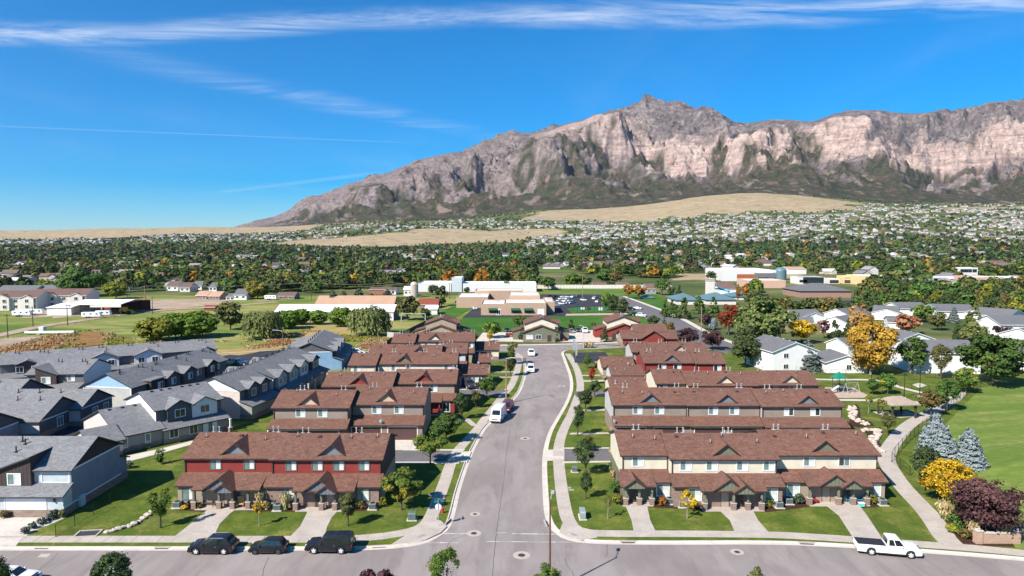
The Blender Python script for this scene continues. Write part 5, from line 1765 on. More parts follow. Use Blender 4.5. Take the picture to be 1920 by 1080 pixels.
white_house('white gabled house at the right edge beside the small plum tree', (161.3, 215.7), (179.0, 221.0), 6.5, 3.6, 0.38)
white_house('white house with a lit left end wall and a long grey roof, upper right', (173.1, 247.1), (194.1, 247.1), 7.0, 4.2, 0.35, vents=7)
white_house('white house with a broad grey roof and a gable at its right end, upper right', (199.2, 289.1), (206.6, 277.9), 8.0, 3.2, 0.30, vents=9)
white_house('white house with a long plain front, behind the little grey blue spruce', (187.0, 303.7), (202.0, 301.1), 8.0, 3.2, 0.30, dormers=[(14.0, 8.0, 0.4, -1)], vents=2)
white_house('white house with a wide gable behind the big golden tree, farther back', (159.1, 298.3), (166.9, 293.5), 8.0, 3.1, 0.30, dormers=[(5.0, 11.0, 0.5, -1)], vents=6)
white_house('white house with a dark grey roof left of the green tree, upper right', (175.2, 313.8), (188.2, 313.8), 7.5, 3.3, 0.28, vents=2)
white_house('low white house behind the orange and pink tree', (145.2, 263.3), (149.9, 261.5), 6.0, 3.0, 0.28, vents=2)
white_house('white house whose grey roof shows at the right edge beside the big cottonwood', (134.5, 183.3), (147.1, 181.4), 7.0, 4.8, 0.34)
white_house('white house with a large pale roof front, far right behind the yellow green trees', (270.9, 367.1), (278.9, 359.5), 9.0, 3.6, 0.33)

# trees and plants
def leaf_mat(name, cols, trans=0.25, rough=0.7):
 s = Shader(name)
 t = s.new("ShaderNodeAttribute", attribute_name="tint").outputs["Fac"]
 oi = s.new("ShaderNodeObjectInfo").outputs["Random"]
 n = len(cols)
 c = s.ramp(t, [((i + 0.5) / n, cc) for i, cc in enumerate(cols)])
 hsv = s.new("ShaderNodeHueSaturation")
 s.link(s.math('ADD', 0.485, s.math('MULTIPLY', oi, 0.03)), hsv.inputs["Hue"])
 s.link(s.math('ADD', 0.85, s.math('MULTIPLY', oi, 0.3)), hsv.inputs["Value"])
 s.link(c, hsv.inputs["Color"])
 s.done(hsv.outputs[0], rough, 0.25)
 tr = s.new("ShaderNodeBsdfTranslucent")
 s.link(hsv.outputs[0], tr.inputs[0])
 mx = s.new("ShaderNodeMixShader")
 mx.inputs[0].default_value = trans
 s.link(s.bsdf.outputs[0], mx.inputs[1])
 s.link(tr.outputs[0], mx.inputs[2])
 s.link(mx.outputs[0], s.out.inputs[0])
 return s.mat

LM = {
 'green': leaf_mat('leaf_green', ((0.033, 0.072, 0.015), (0.068, 0.128, 0.024), (0.128, 0.195, 0.039))),
 'dark': leaf_mat('leaf_dark_green', ((0.024, 0.048, 0.015), (0.051, 0.084, 0.024), (0.099, 0.129, 0.039))),
 'olive': leaf_mat('leaf_olive_green', ((0.056, 0.070, 0.020), (0.109, 0.123, 0.034), (0.182, 0.182, 0.053))),
 'bright': leaf_mat('leaf_bright_green', ((0.052, 0.111, 0.010), (0.104, 0.189, 0.018), (0.182, 0.267, 0.034))),
 'lime': leaf_mat('leaf_yellow_green', ((0.088, 0.125, 0.015), (0.188, 0.206, 0.027), (0.350, 0.300, 0.037))),
 'turning': leaf_mat('leaf_green_turning_yellow', ((0.041, 0.092, 0.016), (0.081, 0.149, 0.024), (0.081, 0.149, 0.024), (0.176, 0.203, 0.030), (0.300, 0.270, 0.034))),
 'gold': leaf_mat('leaf_golden', ((0.220, 0.110, 0.020), (0.418, 0.226, 0.033), (0.605, 0.352, 0.061)), 0.35),
 'palegold': leaf_mat('leaf_pale_gold', ((0.240, 0.140, 0.045), (0.420, 0.260, 0.090), (0.600, 0.410, 0.170)), 0.35),
 'yellow': leaf_mat('leaf_bright_yellow', ((0.30, 0.185, 0.012), (0.58, 0.38, 0.018), (0.78, 0.56, 0.04)), 0.35),
 'orange': leaf_mat('leaf_orange', ((0.200, 0.070, 0.012), (0.360, 0.140, 0.022), (0.480, 0.220, 0.045)), 0.35),
 'red': leaf_mat('leaf_red_orange', ((0.060, 0.050, 0.014), (0.220, 0.055, 0.014), (0.340, 0.085, 0.022), (0.200, 0.120, 0.030)), 0.3),
 'scarlet': leaf_mat('leaf_scarlet', ((0.160, 0.016, 0.010), (0.320, 0.030, 0.018), (0.420, 0.060, 0.030)), 0.3),
 'pink': leaf_mat('leaf_pink_orange', ((0.340, 0.130, 0.070), (0.520, 0.240, 0.110), (0.600, 0.340, 0.180)), 0.35),
 'mauve': leaf_mat('leaf_mauve', ((0.110, 0.050, 0.050), (0.264, 0.143, 0.132), (0.440, 0.275, 0.253)), 0.3),
 'plum': leaf_mat('leaf_plum', ((0.027, 0.013, 0.016), (0.062, 0.027, 0.033), (0.122, 0.056, 0.056)), 0.2),
 'bluespruce': leaf_mat('needle_blue', ((0.070, 0.098, 0.102), (0.150, 0.190, 0.195), (0.275, 0.320, 0.325)), 0.05),
 'spruce': leaf_mat('needle_grey_green', ((0.046, 0.068, 0.057), (0.089, 0.116, 0.095), (0.155, 0.182, 0.155)), 0.05),
 'pine': leaf_mat('needle_dark', ((0.024, 0.045, 0.021), (0.051, 0.081, 0.036), (0.105, 0.138, 0.066)), 0.05),
 'willow': leaf_mat('leaf_willow', ((0.070, 0.101, 0.028), (0.147, 0.182, 0.050), (0.245, 0.266, 0.087))),
 'rust': leaf_mat('leaf_rusty_green', ((0.060, 0.075, 0.021), (0.128, 0.105, 0.030), (0.240, 0.150, 0.045))),
 'straw': leaf_mat('plume_straw', ((0.260, 0.190, 0.085), (0.420, 0.320, 0.160), (0.550, 0.440, 0.250)), 0.3),
}
LM['weed'] = leaf_mat('weed_brown', ((0.17, 0.085, 0.03), (0.30, 0.16, 0.06), (0.42, 0.26, 0.10)), 0.2)
LM['fgreen'] = leaf_mat('far_leaf_green', ((0.024, 0.054, 0.016), (0.051, 0.095, 0.024), (0.097, 0.142, 0.038)), 0.15)
LM['fdark'] = leaf_mat('far_leaf_dark', ((0.019, 0.036, 0.018), (0.038, 0.062, 0.024), (0.073, 0.099, 0.041)), 0.15)
LM['folive'] = leaf_mat('far_leaf_olive', ((0.043, 0.054, 0.020), (0.084, 0.092, 0.032), (0.142, 0.142, 0.049)), 0.15)
BARK = ground_mat('tree_bark', ((0.085, 0.066, 0.050), (0.13, 0.105, 0.082), (0.055, 0.042, 0.032)), (1.0, 3.0, 9.0), bump=0.8)
BARK_PALE = ground_mat('pale_bark', ((0.24, 0.20, 0.165), (0.32, 0.28, 0.235), (0.16, 0.13, 0.105)), (1.0, 3.0, 9.0), bump=0.6)

def unit(v):
 return v / (np.linalg.norm(v, axis=-1, keepdims=True) + 1e-9)

def leaf_quads(C, N, size, rng, aspect=1.0, roll=True, axis=None):
 n = len(C)
 r = rng.normal(size=(n, 3)) if axis is None else axis + rng.normal(size=(n, 3)) * 0.15
 u = unit(np.cross(N, r)) if axis is None else unit(r - N * np.sum(r * N, -1, keepdims=True))
 v = np.cross(N, u)
 s = (size if np.ndim(size) else np.full(n, size))[:, None] * 0.5
 a, b = u * s * aspect, v * s
 V = np.stack([C - a - b * 0.6, C + a * 0.25 - b, C + a + b * 0.5, C - a * 0.35 + b], 1)
 return V.reshape(-1, 3), np.arange(n * 4).reshape(-1, 4)

def crown(kind, seed, n, leaf, holes=0.25):
 rng = np.random.default_rng(seed)
 if kind in ('round', 'oval', 'spread', 'cone', 'column', 'vase', 'sparse', 'dense', 'ball'):
  k = {'round': 52, 'oval': 56, 'spread': 74, 'cone': 46, 'column': 26, 'vase': 34, 'sparse': 12, 'dense': 120, 'ball': 130}[kind]
  d = unit(rng.normal(size=(k, 3)))
  rad = rng.uniform(0.45, 1.0, k) ** 0.55
  c = d * rad[:, None] * np.array([0.5, 0.5, 0.5]) * 0.80
  z01 = c[:, 2] + 0.5
  w = np.ones(k)
  if kind == 'cone':
   z01 = rng.uniform(0.04, 0.97, k) ** 1.15
   an = rng.uniform(0, 2 * np.pi, k)
   rr = 0.44 * (1 - z01) ** 0.8 * rng.uniform(0.5, 1.0, k) ** 0.5
   c = np.stack([rr * np.cos(an), rr * np.sin(an), z01 - 0.5], -1)
   w = 0.55 + 0.75 * (1 - z01)
  elif kind == 'vase':
   sc_ = 0.55 + 0.55 * smooth(0.05, 0.6, z01)
   c[:, :2] *= sc_[:, None] * 1.05
  elif kind == 'ball':
   c = d * rng.uniform(0.75, 1.0, k)[:, None] * np.array([0.42, 0.42, 0.42])
  elif kind in ('oval', 'dense'):
   c[:, :2] *= (0.72 + 0.36 * np.sin(np.pi * np.clip(z01, 0, 1)) - 0.28 * z01)[:, None] * 1.12
  elif kind == 'spread':
   c[:, 2] = np.sign(c[:, 2]) * np.abs(c[:, 2]) * 0.95
   c += rng.normal(size=c.shape) * 0.03
  rc = (rng.uniform(0.065, 0.165, k) if kind not in ('dense', 'ball') else rng.uniform(0.08, 0.145, k)) * w * (1.15 if kind == 'round' else 0.95)
  per = rng.dirichlet(rc ** 2 * 60, 1)[0]
  cnt = np.maximum(3, (per * n).astype(int))
  ci = np.repeat(np.arange(k), cnt)
  m = len(ci)
  dd = unit(rng.normal(size=(m, 3)))
  dd[:, 2] = np.where(rng.random(m) < 0.6, np.abs(dd[:, 2]), dd[:, 2])
  rr = rng.uniform(0.45, 1.05, m) + 0.35 * rng.random(m) ** 4
  C = c[ci] + dd * (rc[ci] * rr)[:, None] * np.array([1.1, 1.1, 0.85])
  N = unit(dd * 0.8 + unit(C) * 0.45 + rng.normal(size=(m, 3)) * 0.50 + np.array([0, 0, 0.25]))
  ct = rng.normal(0, 0.16, k)
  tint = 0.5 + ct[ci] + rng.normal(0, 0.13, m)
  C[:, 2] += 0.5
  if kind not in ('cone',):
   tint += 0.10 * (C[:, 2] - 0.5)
  return C, N, np.clip(tint, 0.02, 0.98), rng.uniform(0.65, 1.35, m), ci * 0
 if kind in ('spruce', 'pine'):
  lv = 17 if kind == 'spruce' else 11
  Cs, Ns, Ts = [], [], []
  per = n // (lv * 9)
  for i in range(lv):
   t = (i + 0.4) / lv
   zr = t ** 0.92
   R = 0.5 * (1 - zr) ** 0.66 + 0.015
   if kind == 'pine':
    R = 0.5 * math.sin(math.pi * min(1, 0.18 + 0.82 * zr)) ** 0.7 * rng.uniform(0.6, 1.0)
    zr = 0.15 + 0.85 * zr
   nb = max(5, int(13 * (1 - t) + 5))
   zlev = zr
   for b in range(nb):
    zr = min(0.99, max(0.0, zlev + rng.normal(0, 0.024)))
    an = 2 * np.pi * (b + rng.uniform(-0.35, 0.35)) / nb + i * 0.7
    L = R * rng.uniform(0.72, 1.12)
    m = max(4, int(per * (0.35 + 1.3 * (1 - t))))
    q = rng.uniform(0.12, 1.0, m) ** 0.6
    wd = rng.normal(0, 0.16, m) * L * (0.35 + 0.65 * q)
    x = q * L * np.cos(an) - wd * np.sin(an)
    y = q * L * np.sin(an) + wd * np.cos(an)
    z = zr - 0.09 * (1 - t) * q ** 1.3 + 0.05 * q ** 3 + rng.normal(0, 0.016, m)
    Cs.append(np.stack([x, y, z], -1))
    nn = np.stack([np.cos(an) * np.ones(m) * 0.55, np.sin(an) * np.ones(m) * 0.55, np.ones(m) * 0.75], -1) + rng.normal(size=(m, 3)) * 0.35
    Ns.append(unit(nn))
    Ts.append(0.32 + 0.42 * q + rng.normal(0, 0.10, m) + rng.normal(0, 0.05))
  C, N, T = np.concatenate(Cs), np.concatenate(Ns), np.concatenate(Ts)
  C[:, 2] = np.clip(C[:, 2], 0, 1.02)
  return C, N, np.clip(T, 0.02, 0.98), np.full(len(C), 1.0), np.zeros(len(C))
 if kind == 'weep':
  k = 46
  d = unit(rng.normal(size=(k, 3)))
  d[:, 2] = np.abs(d[:, 2])
  top = d * rng.uniform(0.7, 1.0, k)[:, None] * np.array([0.46, 0.46, 0.40]) + np.array([0, 0, 0.55])
  Cs, Ns, Ts = [], [], []
  m1 = n // 3 // k
  for i in range(k):
   dd = unit(rng.normal(size=(m1, 3)))
   Cs.append(top[i] + dd * 0.085)
   Ns.append(unit(dd + np.array([0, 0, 0.5]) + d[i]))
   Ts.append(0.60 + rng.normal(0, 0.15, m1))
  ns = 210
  m2 = max(5, (n * 2 // 3) // ns)
  for i in range(ns):
   an = rng.uniform(0, 2 * np.pi)
   r0 = 0.5 * rng.uniform(0.35, 1.0) ** 0.5
   zt = 0.55 + 0.38 * math.sqrt(max(0, 1 - (r0 / 0.52) ** 2))
   ln = zt - rng.uniform(0.0, 0.30)
   q = rng.uniform(0, 1, m2)
   z = zt - ln * q
   rr = r0 * (1 + 0.10 * q) + rng.normal(0, 0.006, m2)
   aa = an + rng.normal(0, 0.035, m2)
   Cs.append(np.stack([rr * np.cos(aa), rr * np.sin(aa), z], -1))
   Ns.append(unit(np.stack([np.cos(aa), np.sin(aa), np.full(m2, 0.25)], -1) + rng.normal(size=(m2, 3)) * 0.3))
   Ts.append(0.5 + rng.normal(0, 0.13) + rng.normal(0, 0.08, m2))
  C, N, T = np.concatenate(Cs), np.concatenate(Ns), np.concatenate(Ts)
  strand = np.concatenate([np.zeros(m1 * k), np.ones(m2 * ns)])
  return C, N, np.clip(T, 0.02, 0.98), np.full(len(C), 1.0), strand

def crown_mesh(kind, lm, seed, n, leaf, w, h):
 C, N, T, S, strand = crown(kind, seed, n, leaf)
 sc_ = np.array([w, w, h])
 C = C * sc_
 N = unit(N / (sc_ / max(w, h)))
 rng = np.random.default_rng(seed + 5)
 if strand.any():
  a = strand > 0
  V1, Q1 = leaf_quads(C[~a], N[~a], leaf * S[~a], rng)
  V2, Q2 = leaf_quads(C[a], N[a], leaf * 0.8 * S[a], rng, aspect=2.6, axis=np.array([0, 0, 1.0]))
  V, Q, T = np.concatenate([V1, V2]), np.concatenate([Q1, Q2 + len(V1)]), np.concatenate([T[~a], T[a]])
 else:
  V, Q = leaf_quads(C, N, leaf * S, rng, aspect=1.25)
 return np_mesh('crown', V, Q, [LM[lm]], attrs=[('tint', 'FACE', T)])

def trunk_mesh(seed, h, cw, ch, z0, r, bark=None, conifer=False, multi=False):
 rng = random.Random(seed)
 m = MB()
 top = h * (0.97 if conifer else 0.72)
 lean = (rng.uniform(-0.04, 0.04) * h, rng.uniform(-0.04, 0.04) * h)
 pts = [(0, 0, -0.2), (lean[0] * 0.2, lean[1] * 0.2, z0 * 0.6), (lean[0] * 0.5, lean[1] * 0.5, (z0 + top) / 2), (lean[0], lean[1], top)]
 m.tube(pts, [r * 1.25, r, r * 0.7, r * 0.15], 7)
 if not conifer:
  for k in range(7 if not multi else 10):
   an = 2 * math.pi * (k + rng.uniform(-0.3, 0.3)) / 7 * (1 if not multi else 1.4)
   za = z0 * rng.uniform(0.75, 1.0) + (top - z0) * rng.uniform(0.0, 0.5)
   L = cw * 0.42 * rng.uniform(0.7, 1.0)
   zb = min(h * 0.95, za + ch * rng.uniform(0.22, 0.5))
   m.tube([(lean[0] * za / h, lean[1] * za / h, za), (0.5 * L * math.cos(an), 0.5 * L * math.sin(an), za + (zb - za) * 0.45), (L * math.cos(an), L * math.sin(an), zb)], [r * 0.5, r * 0.3, r * 0.06], 5, 0, False)
 return m.mesh('trunk', [bark or BARK], 60)

SHAPES = {}     # kind of tree: crown shape, leaf material, share of the height that is bare trunk, leaves, leaf size as share of width
SPEC = {
 'street_green': ('oval', 'green', 0.22, 7000, 0.042), 'street_dark': ('oval', 'dark', 0.20, 7000, 0.042), 'street_turning': ('vase', 'turning', 0.22, 7500, 0.038),
 'street_olive': ('oval', 'olive', 0.22, 6000, 0.045), 'round_green': ('round', 'green', 0.14, 3200, 0.055), 'round_dark': ('round', 'dark', 0.14, 3000, 0.055),
 'round_olive': ('round', 'olive', 0.12, 2800, 0.055), 'globe': ('ball', 'bright', 0.0, 9000, 0.042), 'globe_lime': ('ball', 'lime', 0.0, 8000, 0.042),
 'spread_green': ('spread', 'green', 0.06, 11000, 0.030), 'spread_lime': ('spread', 'lime', 0.08, 6500, 0.036), 'spread_olive': ('spread', 'willow', 0.04, 11000, 0.032),
 'gold': ('dense', 'gold', 0.04, 17000, 0.030), 'palegold': ('vase', 'palegold', 0.12, 2800, 0.06), 'yellow': ('spread', 'yellow', 0.10, 6500, 0.034),
 'orange': ('vase', 'orange', 0.12, 2400, 0.065), 'red': ('oval', 'red', 0.10, 4200, 0.048), 'pink': ('vase', 'pink', 0.12, 2600, 0.06), 'mauve': ('round', 'mauve', 0.22, 1500, 0.07),
 'plum': ('spread', 'plum', 0.06, 9000, 0.030), 'plum_small': ('vase', 'plum', 0.16, 2200, 0.07), 'scarlet': ('column', 'scarlet', 0.18, 700, 0.2),
 'blue_spruce': ('spruce', 'bluespruce', 0.02, 15000, 0.042), 'grey_spruce': ('spruce', 'spruce', 0.02, 7000, 0.055), 'pine': ('pine', 'pine', 0.16, 3200, 0.085),
 'cone_dark': ('cone', 'dark', 0.03, 3400, 0.062), 'cone_olive': ('cone', 'olive', 0.08, 4200, 0.05), 'weep': ('weep', 'willow', 0.04, 6500, 0.032), 'weep_spruce': ('weep', 'bluespruce', 0.02, 2400, 0.06),
 'sapling': ('sparse', 'lime', 0.34, 420, 0.11), 'sapling_bare': ('sparse', 'rust', 0.34, 130, 0.10), 'sapling_yellow': ('sparse', 'yellow', 0.30, 620, 0.13), 'rust': ('round', 'rust', 0.16, 2600, 0.06), 'poplar': ('column', 'orange', 0.08, 1500, 0.12),
 'column_green': ('column', 'dark', 0.08, 2000, 0.09), 'row_green': ('cone', 'green', 0.08, 2600, 0.065), 'turning_round': ('round', 'turning', 0.14, 2800, 0.06),
}
TREE_N = [0]

def tree(kind, geo, label, name='tree', group=None, wk=1.0, seed=None, thin=1.0):
 x, y, h, w = geo
 TREE_N[0] += 1
 seed = seed or (100 + TREE_N[0] * 7)
 shape, lm, bare, n, lf = SPEC[kind]
 w = max(w * wk, 0.4)
 z0 = h * bare
 zg = float(land_z(x, y)) + 0.1 if y > 260 else 0.12
 root = thing(name, label, 'tree', (x, y, zg), RNG.uniform(0, 6.28), group)
 dist = math.hypot(x, y)
 n = int(n * thin * (1.0 if dist < 130 else 0.75 if dist < 210 else 0.5))
 lf = lf * (1.0 if dist < 130 else 1.15 if dist < 210 else 1.4)
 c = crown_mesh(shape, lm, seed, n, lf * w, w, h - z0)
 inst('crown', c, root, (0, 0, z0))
 conifer = shape in ('spruce', 'pine')
 inst('trunk', trunk_mesh(seed, h, w, h - z0, max(z0, h * 0.08), max(0.05, min(0.45, h * 0.022)), BARK_PALE if kind in ('gold', 'palegold', 'sapling', 'sapling_yellow', 'sapling_bare') else BARK, conifer), root)
 return root

SG = 'young street trees along the road'
for kind, geo, label in (
  ('street_turning', (-41.5, 78.4, 5.2, 2.8), 'green young tree on the slope between the grey house and the red row'),
  ('sapling_yellow', (-30.0, 79.0, 3.5, 1.4), 'thin yellow sapling in the lawn between the two walks of the red row'),
  ('street_olive', (-19.5, 79.0, 4.3, 2.3), 'small brownish green tree with a white painted trunk base, right lawn of the red row'),
  ('street_turning', (-13.9, 83.8, 5.5, 5.5), 'broad green tree with yellow tips beside the right end of the red row'),
  ('street_turning', (-12.4, 101.4, 5.3, 5.2), 'green tree with a yellow top beside the left lane and its maroon garage'),
  ('street_green', (-11.1, 112.9, 5.0, 5.4), 'full green tree right of the maroon garage door, behind the yellow topped one'),
  ('street_dark', (-9.5, 127.2, 5.5, 3.2), 'tall narrow dark tree beside the red end porch of the third row'),
  ('street_olive', (-7.3, 136.2, 3.9, 2.4), 'small olive tree in the lawn left of the maroon car'),
  ('street_green', (-5.4, 144.6, 5.1, 4.4), 'green tree beside the dark pickup truck in the left lane'),
  ('street_dark', (-0.4, 168.8, 5.9, 3.3), 'dark tree behind the wooden light pole on the left pavement'),
  ('street_turning', (0.0, 184.9, 6.6, 3.9), 'yellow green tree nearest the head of the road, on the left pavement'),
  ('street_dark', (10.6, 96.5, 5.7, 3.5), 'large dark oval tree beside the cream row, right of the road'),
  ('street_dark', (9.7, 87.5, 4.1, 1.8), 'small dark tree in front of the large oval one, right of the road'),
  ('street_dark', (11.4, 116.6, 5.7, 2.5), 'narrow dark tree on the right lawn beside the taupe row'),
  ('street_dark', (14.6, 133.7, 4.9, 3.4), 'dark bushy tree on the right lawn above the narrow one'),
  ('street_dark', (17.9, 145.6, 3.9, 2.9), 'dark tree by the wall of the second wing, right of the road'),
  ('scarlet', (18.8, 158.7, 4.3, 1.5), 'scarlet sapling on the right lawn'),
  ('street_green', (19.9, 178.7, 3.9, 2.4), 'green tree beside the small dark car park, right of the road'),
  ('rust', (12.2, 108.2, 2.3, 2.6), 'rusty brown shrub like tree in the bed beside the taupe row'),
  ('sapling_yellow', (21.4, 81.2, 3.7, 1.8), 'yellow sapling in front of the cream row'),
  ('sapling_bare', (11.7, 81.2, 3.3, 1.3), 'nearly bare sapling at the left corner of the cream row')):
 tree(kind, geo, label, 'street_tree', SG)
for kind, geo, label in (
  ('gold', (90.7, 170.8, 15.3, 12.4), 'very large golden tree at the far side of the park'),
  ('palegold', (116.2, 226.0, 14.1, 8.2), 'pale golden tree top rising behind the very large golden tree'),
  ('round_green', (101.5, 171.5, 9.7, 7.0), 'green tree left of the long white house, beside the golden tree'),
  ('street_olive', (104.8, 164.9, 9.2, 4.7), 'olive tree in front of the long white house'),
  ('spread_green', (112.4, 157.5, 12.4, 15.2), 'huge dark green cottonwood at the end of the park fence'),
  ('cone_olive', (155.6, 228.4, 11.7, 10.1), 'broad olive pyramid shaped tree behind the cottonwood'),
  ('cone_dark', (150.0, 228.4, 6.7, 3.6), 'slim dark tree touching the olive pyramid shaped tree'),
  ('pink', (144.3, 248.2, 7.3, 9.8), 'orange and pink tree between the white houses'),
  ('round_olive', (161.4, 257.1, 7.1, 6.9), 'round olive tree with a dark shadow on the grass between white houses'),
  ('turning_round', (171.0, 282.5, 7.8, 9.3), 'green tree with gold edges between white houses, upper right'),
  ('grey_spruce', (183.8, 282.5, 6.0, 4.9), 'small grey blue spruce in front of a white house, upper right'),
  ('grey_spruce', (76.8, 175.8, 7.8, 7.2), 'dark grey green spruce beside the white two storey house'),
  ('yellow', (96.1, 224.8, 8.0, 9.9), 'bright yellow orange tree behind the white two storey house'),
  ('mauve', (108.5, 235.9, 6.7, 4.8), 'mauve pink tree with thin leaves right of the bright yellow tree'),
  ('cone_dark', (111.8, 234.7, 6.5, 4.8), 'dark cone shaped evergreen beside the cream gable'),
  ('cone_dark', (118.9, 238.6, 7.2, 5.3), 'dark evergreen half hidden by the golden tree'),
  ('spread_olive', (80.8, 219.1, 15.9, 18.6), 'very large pale olive cottonwood left of the bright yellow tree'),
  ('red', (78.0, 244.0, 11.9, 8.4), 'red orange maple left of the very large olive cottonwood'),
  ('round_dark', (62.3, 180.2, 8.9, 8.8), 'dark green bushy tree left of the white two storey house'),
  ('round_dark', (71.6, 206.4, 7.9, 7.8), 'dark tree directly behind the bushy one by the white house'),
  ('plum', (56.8, 219.1, 5.9, 7.6), 'plum coloured tree behind the end of the red fourth row'),
  ('plum', (62.2, 210.4, 7.0, 7.3), 'second plum coloured tree, right of a wooden pole'),
  ('plum_small', (73.7, 258.7, 6.1, 4.9), 'dark plum tree behind the two larger plum trees'),
  ('weep_spruce', (76.5, 258.7, 4.9, 3.5), 'weeping blue grey spruce behind the plum trees'),
  ('round_dark', (52.7, 252.6, 6.4, 4.4), 'dark tree on the near side of the diagonal street, left one'),
  ('row_green', (54.5, 244.0, 6.2, 3.5), 'pointed dark green tree on the near side of the diagonal street'),
  ('rust', (55.6, 238.6, 5.5, 3.8), 'rusty tree on the near side of the diagonal street, right one'),
  ('plum_small', (171.2, 235.9, 4.7, 6.3), 'small plum tree at the right beside the white gabled house'),
  ('street_green', (79.3, 148.2, 3.7, 3.3), 'small green tree beside the play area'),
  ('turning_round', (82.9, 148.7, 4.9, 3.8), 'small green and gold tree in the park in front of the large golden tree'),
  ('sapling', (70.0, 132.0, 3.8, 1.6), 'slim pale sapling left of the pavilion'),
  ('sapling', (71.0, 128.8, 4.3, 2.0), 'pale leaved sapling at the front of the pavilion'),
  ('street_olive', (65.3, 116.6, 4.6, 2.4), 'olive young tree by the boulder bed and the park path'),
  ('rust', (81.2, 130.3, 4.7, 4.8), 'round rusty olive tree where the park path ends'),
  ('street_green', (86.5, 133.7, 6.7, 5.1), 'green tree behind the rusty olive one along the park fence'),
  ('turning_round', (100.9, 149.7, 5.8, 5.2), 'yellowing green tree in front of the huge cottonwood'),
  ('blue_spruce', (65.6, 103.9, 7.1, 5.8), 'tall blue spruce behind the other two blue spruces'),
  ('blue_spruce', (64.3, 99.9, 6.2, 5.3), 'blue spruce in front of the tallest one, in the middle of the trio'),
  ('blue_spruce', (67.2, 98.5, 6.2, 5.3), 'blue spruce at the right of the trio'),
  ('round_dark', (55.8, 90.4, 6.6, 3.9), 'dark green tree in front of the blue spruces by the curved path'),
  ('yellow', (56.1, 85.2, 6.4, 6.8), 'bright yellow honey locust in front of the blue spruces'),
  ('round_olive', (55.3, 82.1, 4.2, 2.9), 'olive bush between the yellow tree and the plum tree'),
  ('plum', (54.1, 75.8, 7.8, 7.8), 'big plum tree behind the brick entrance sign')):
 tree(kind, geo, label, 'spruce_tree' if 'spruce' in kind else 'tree')
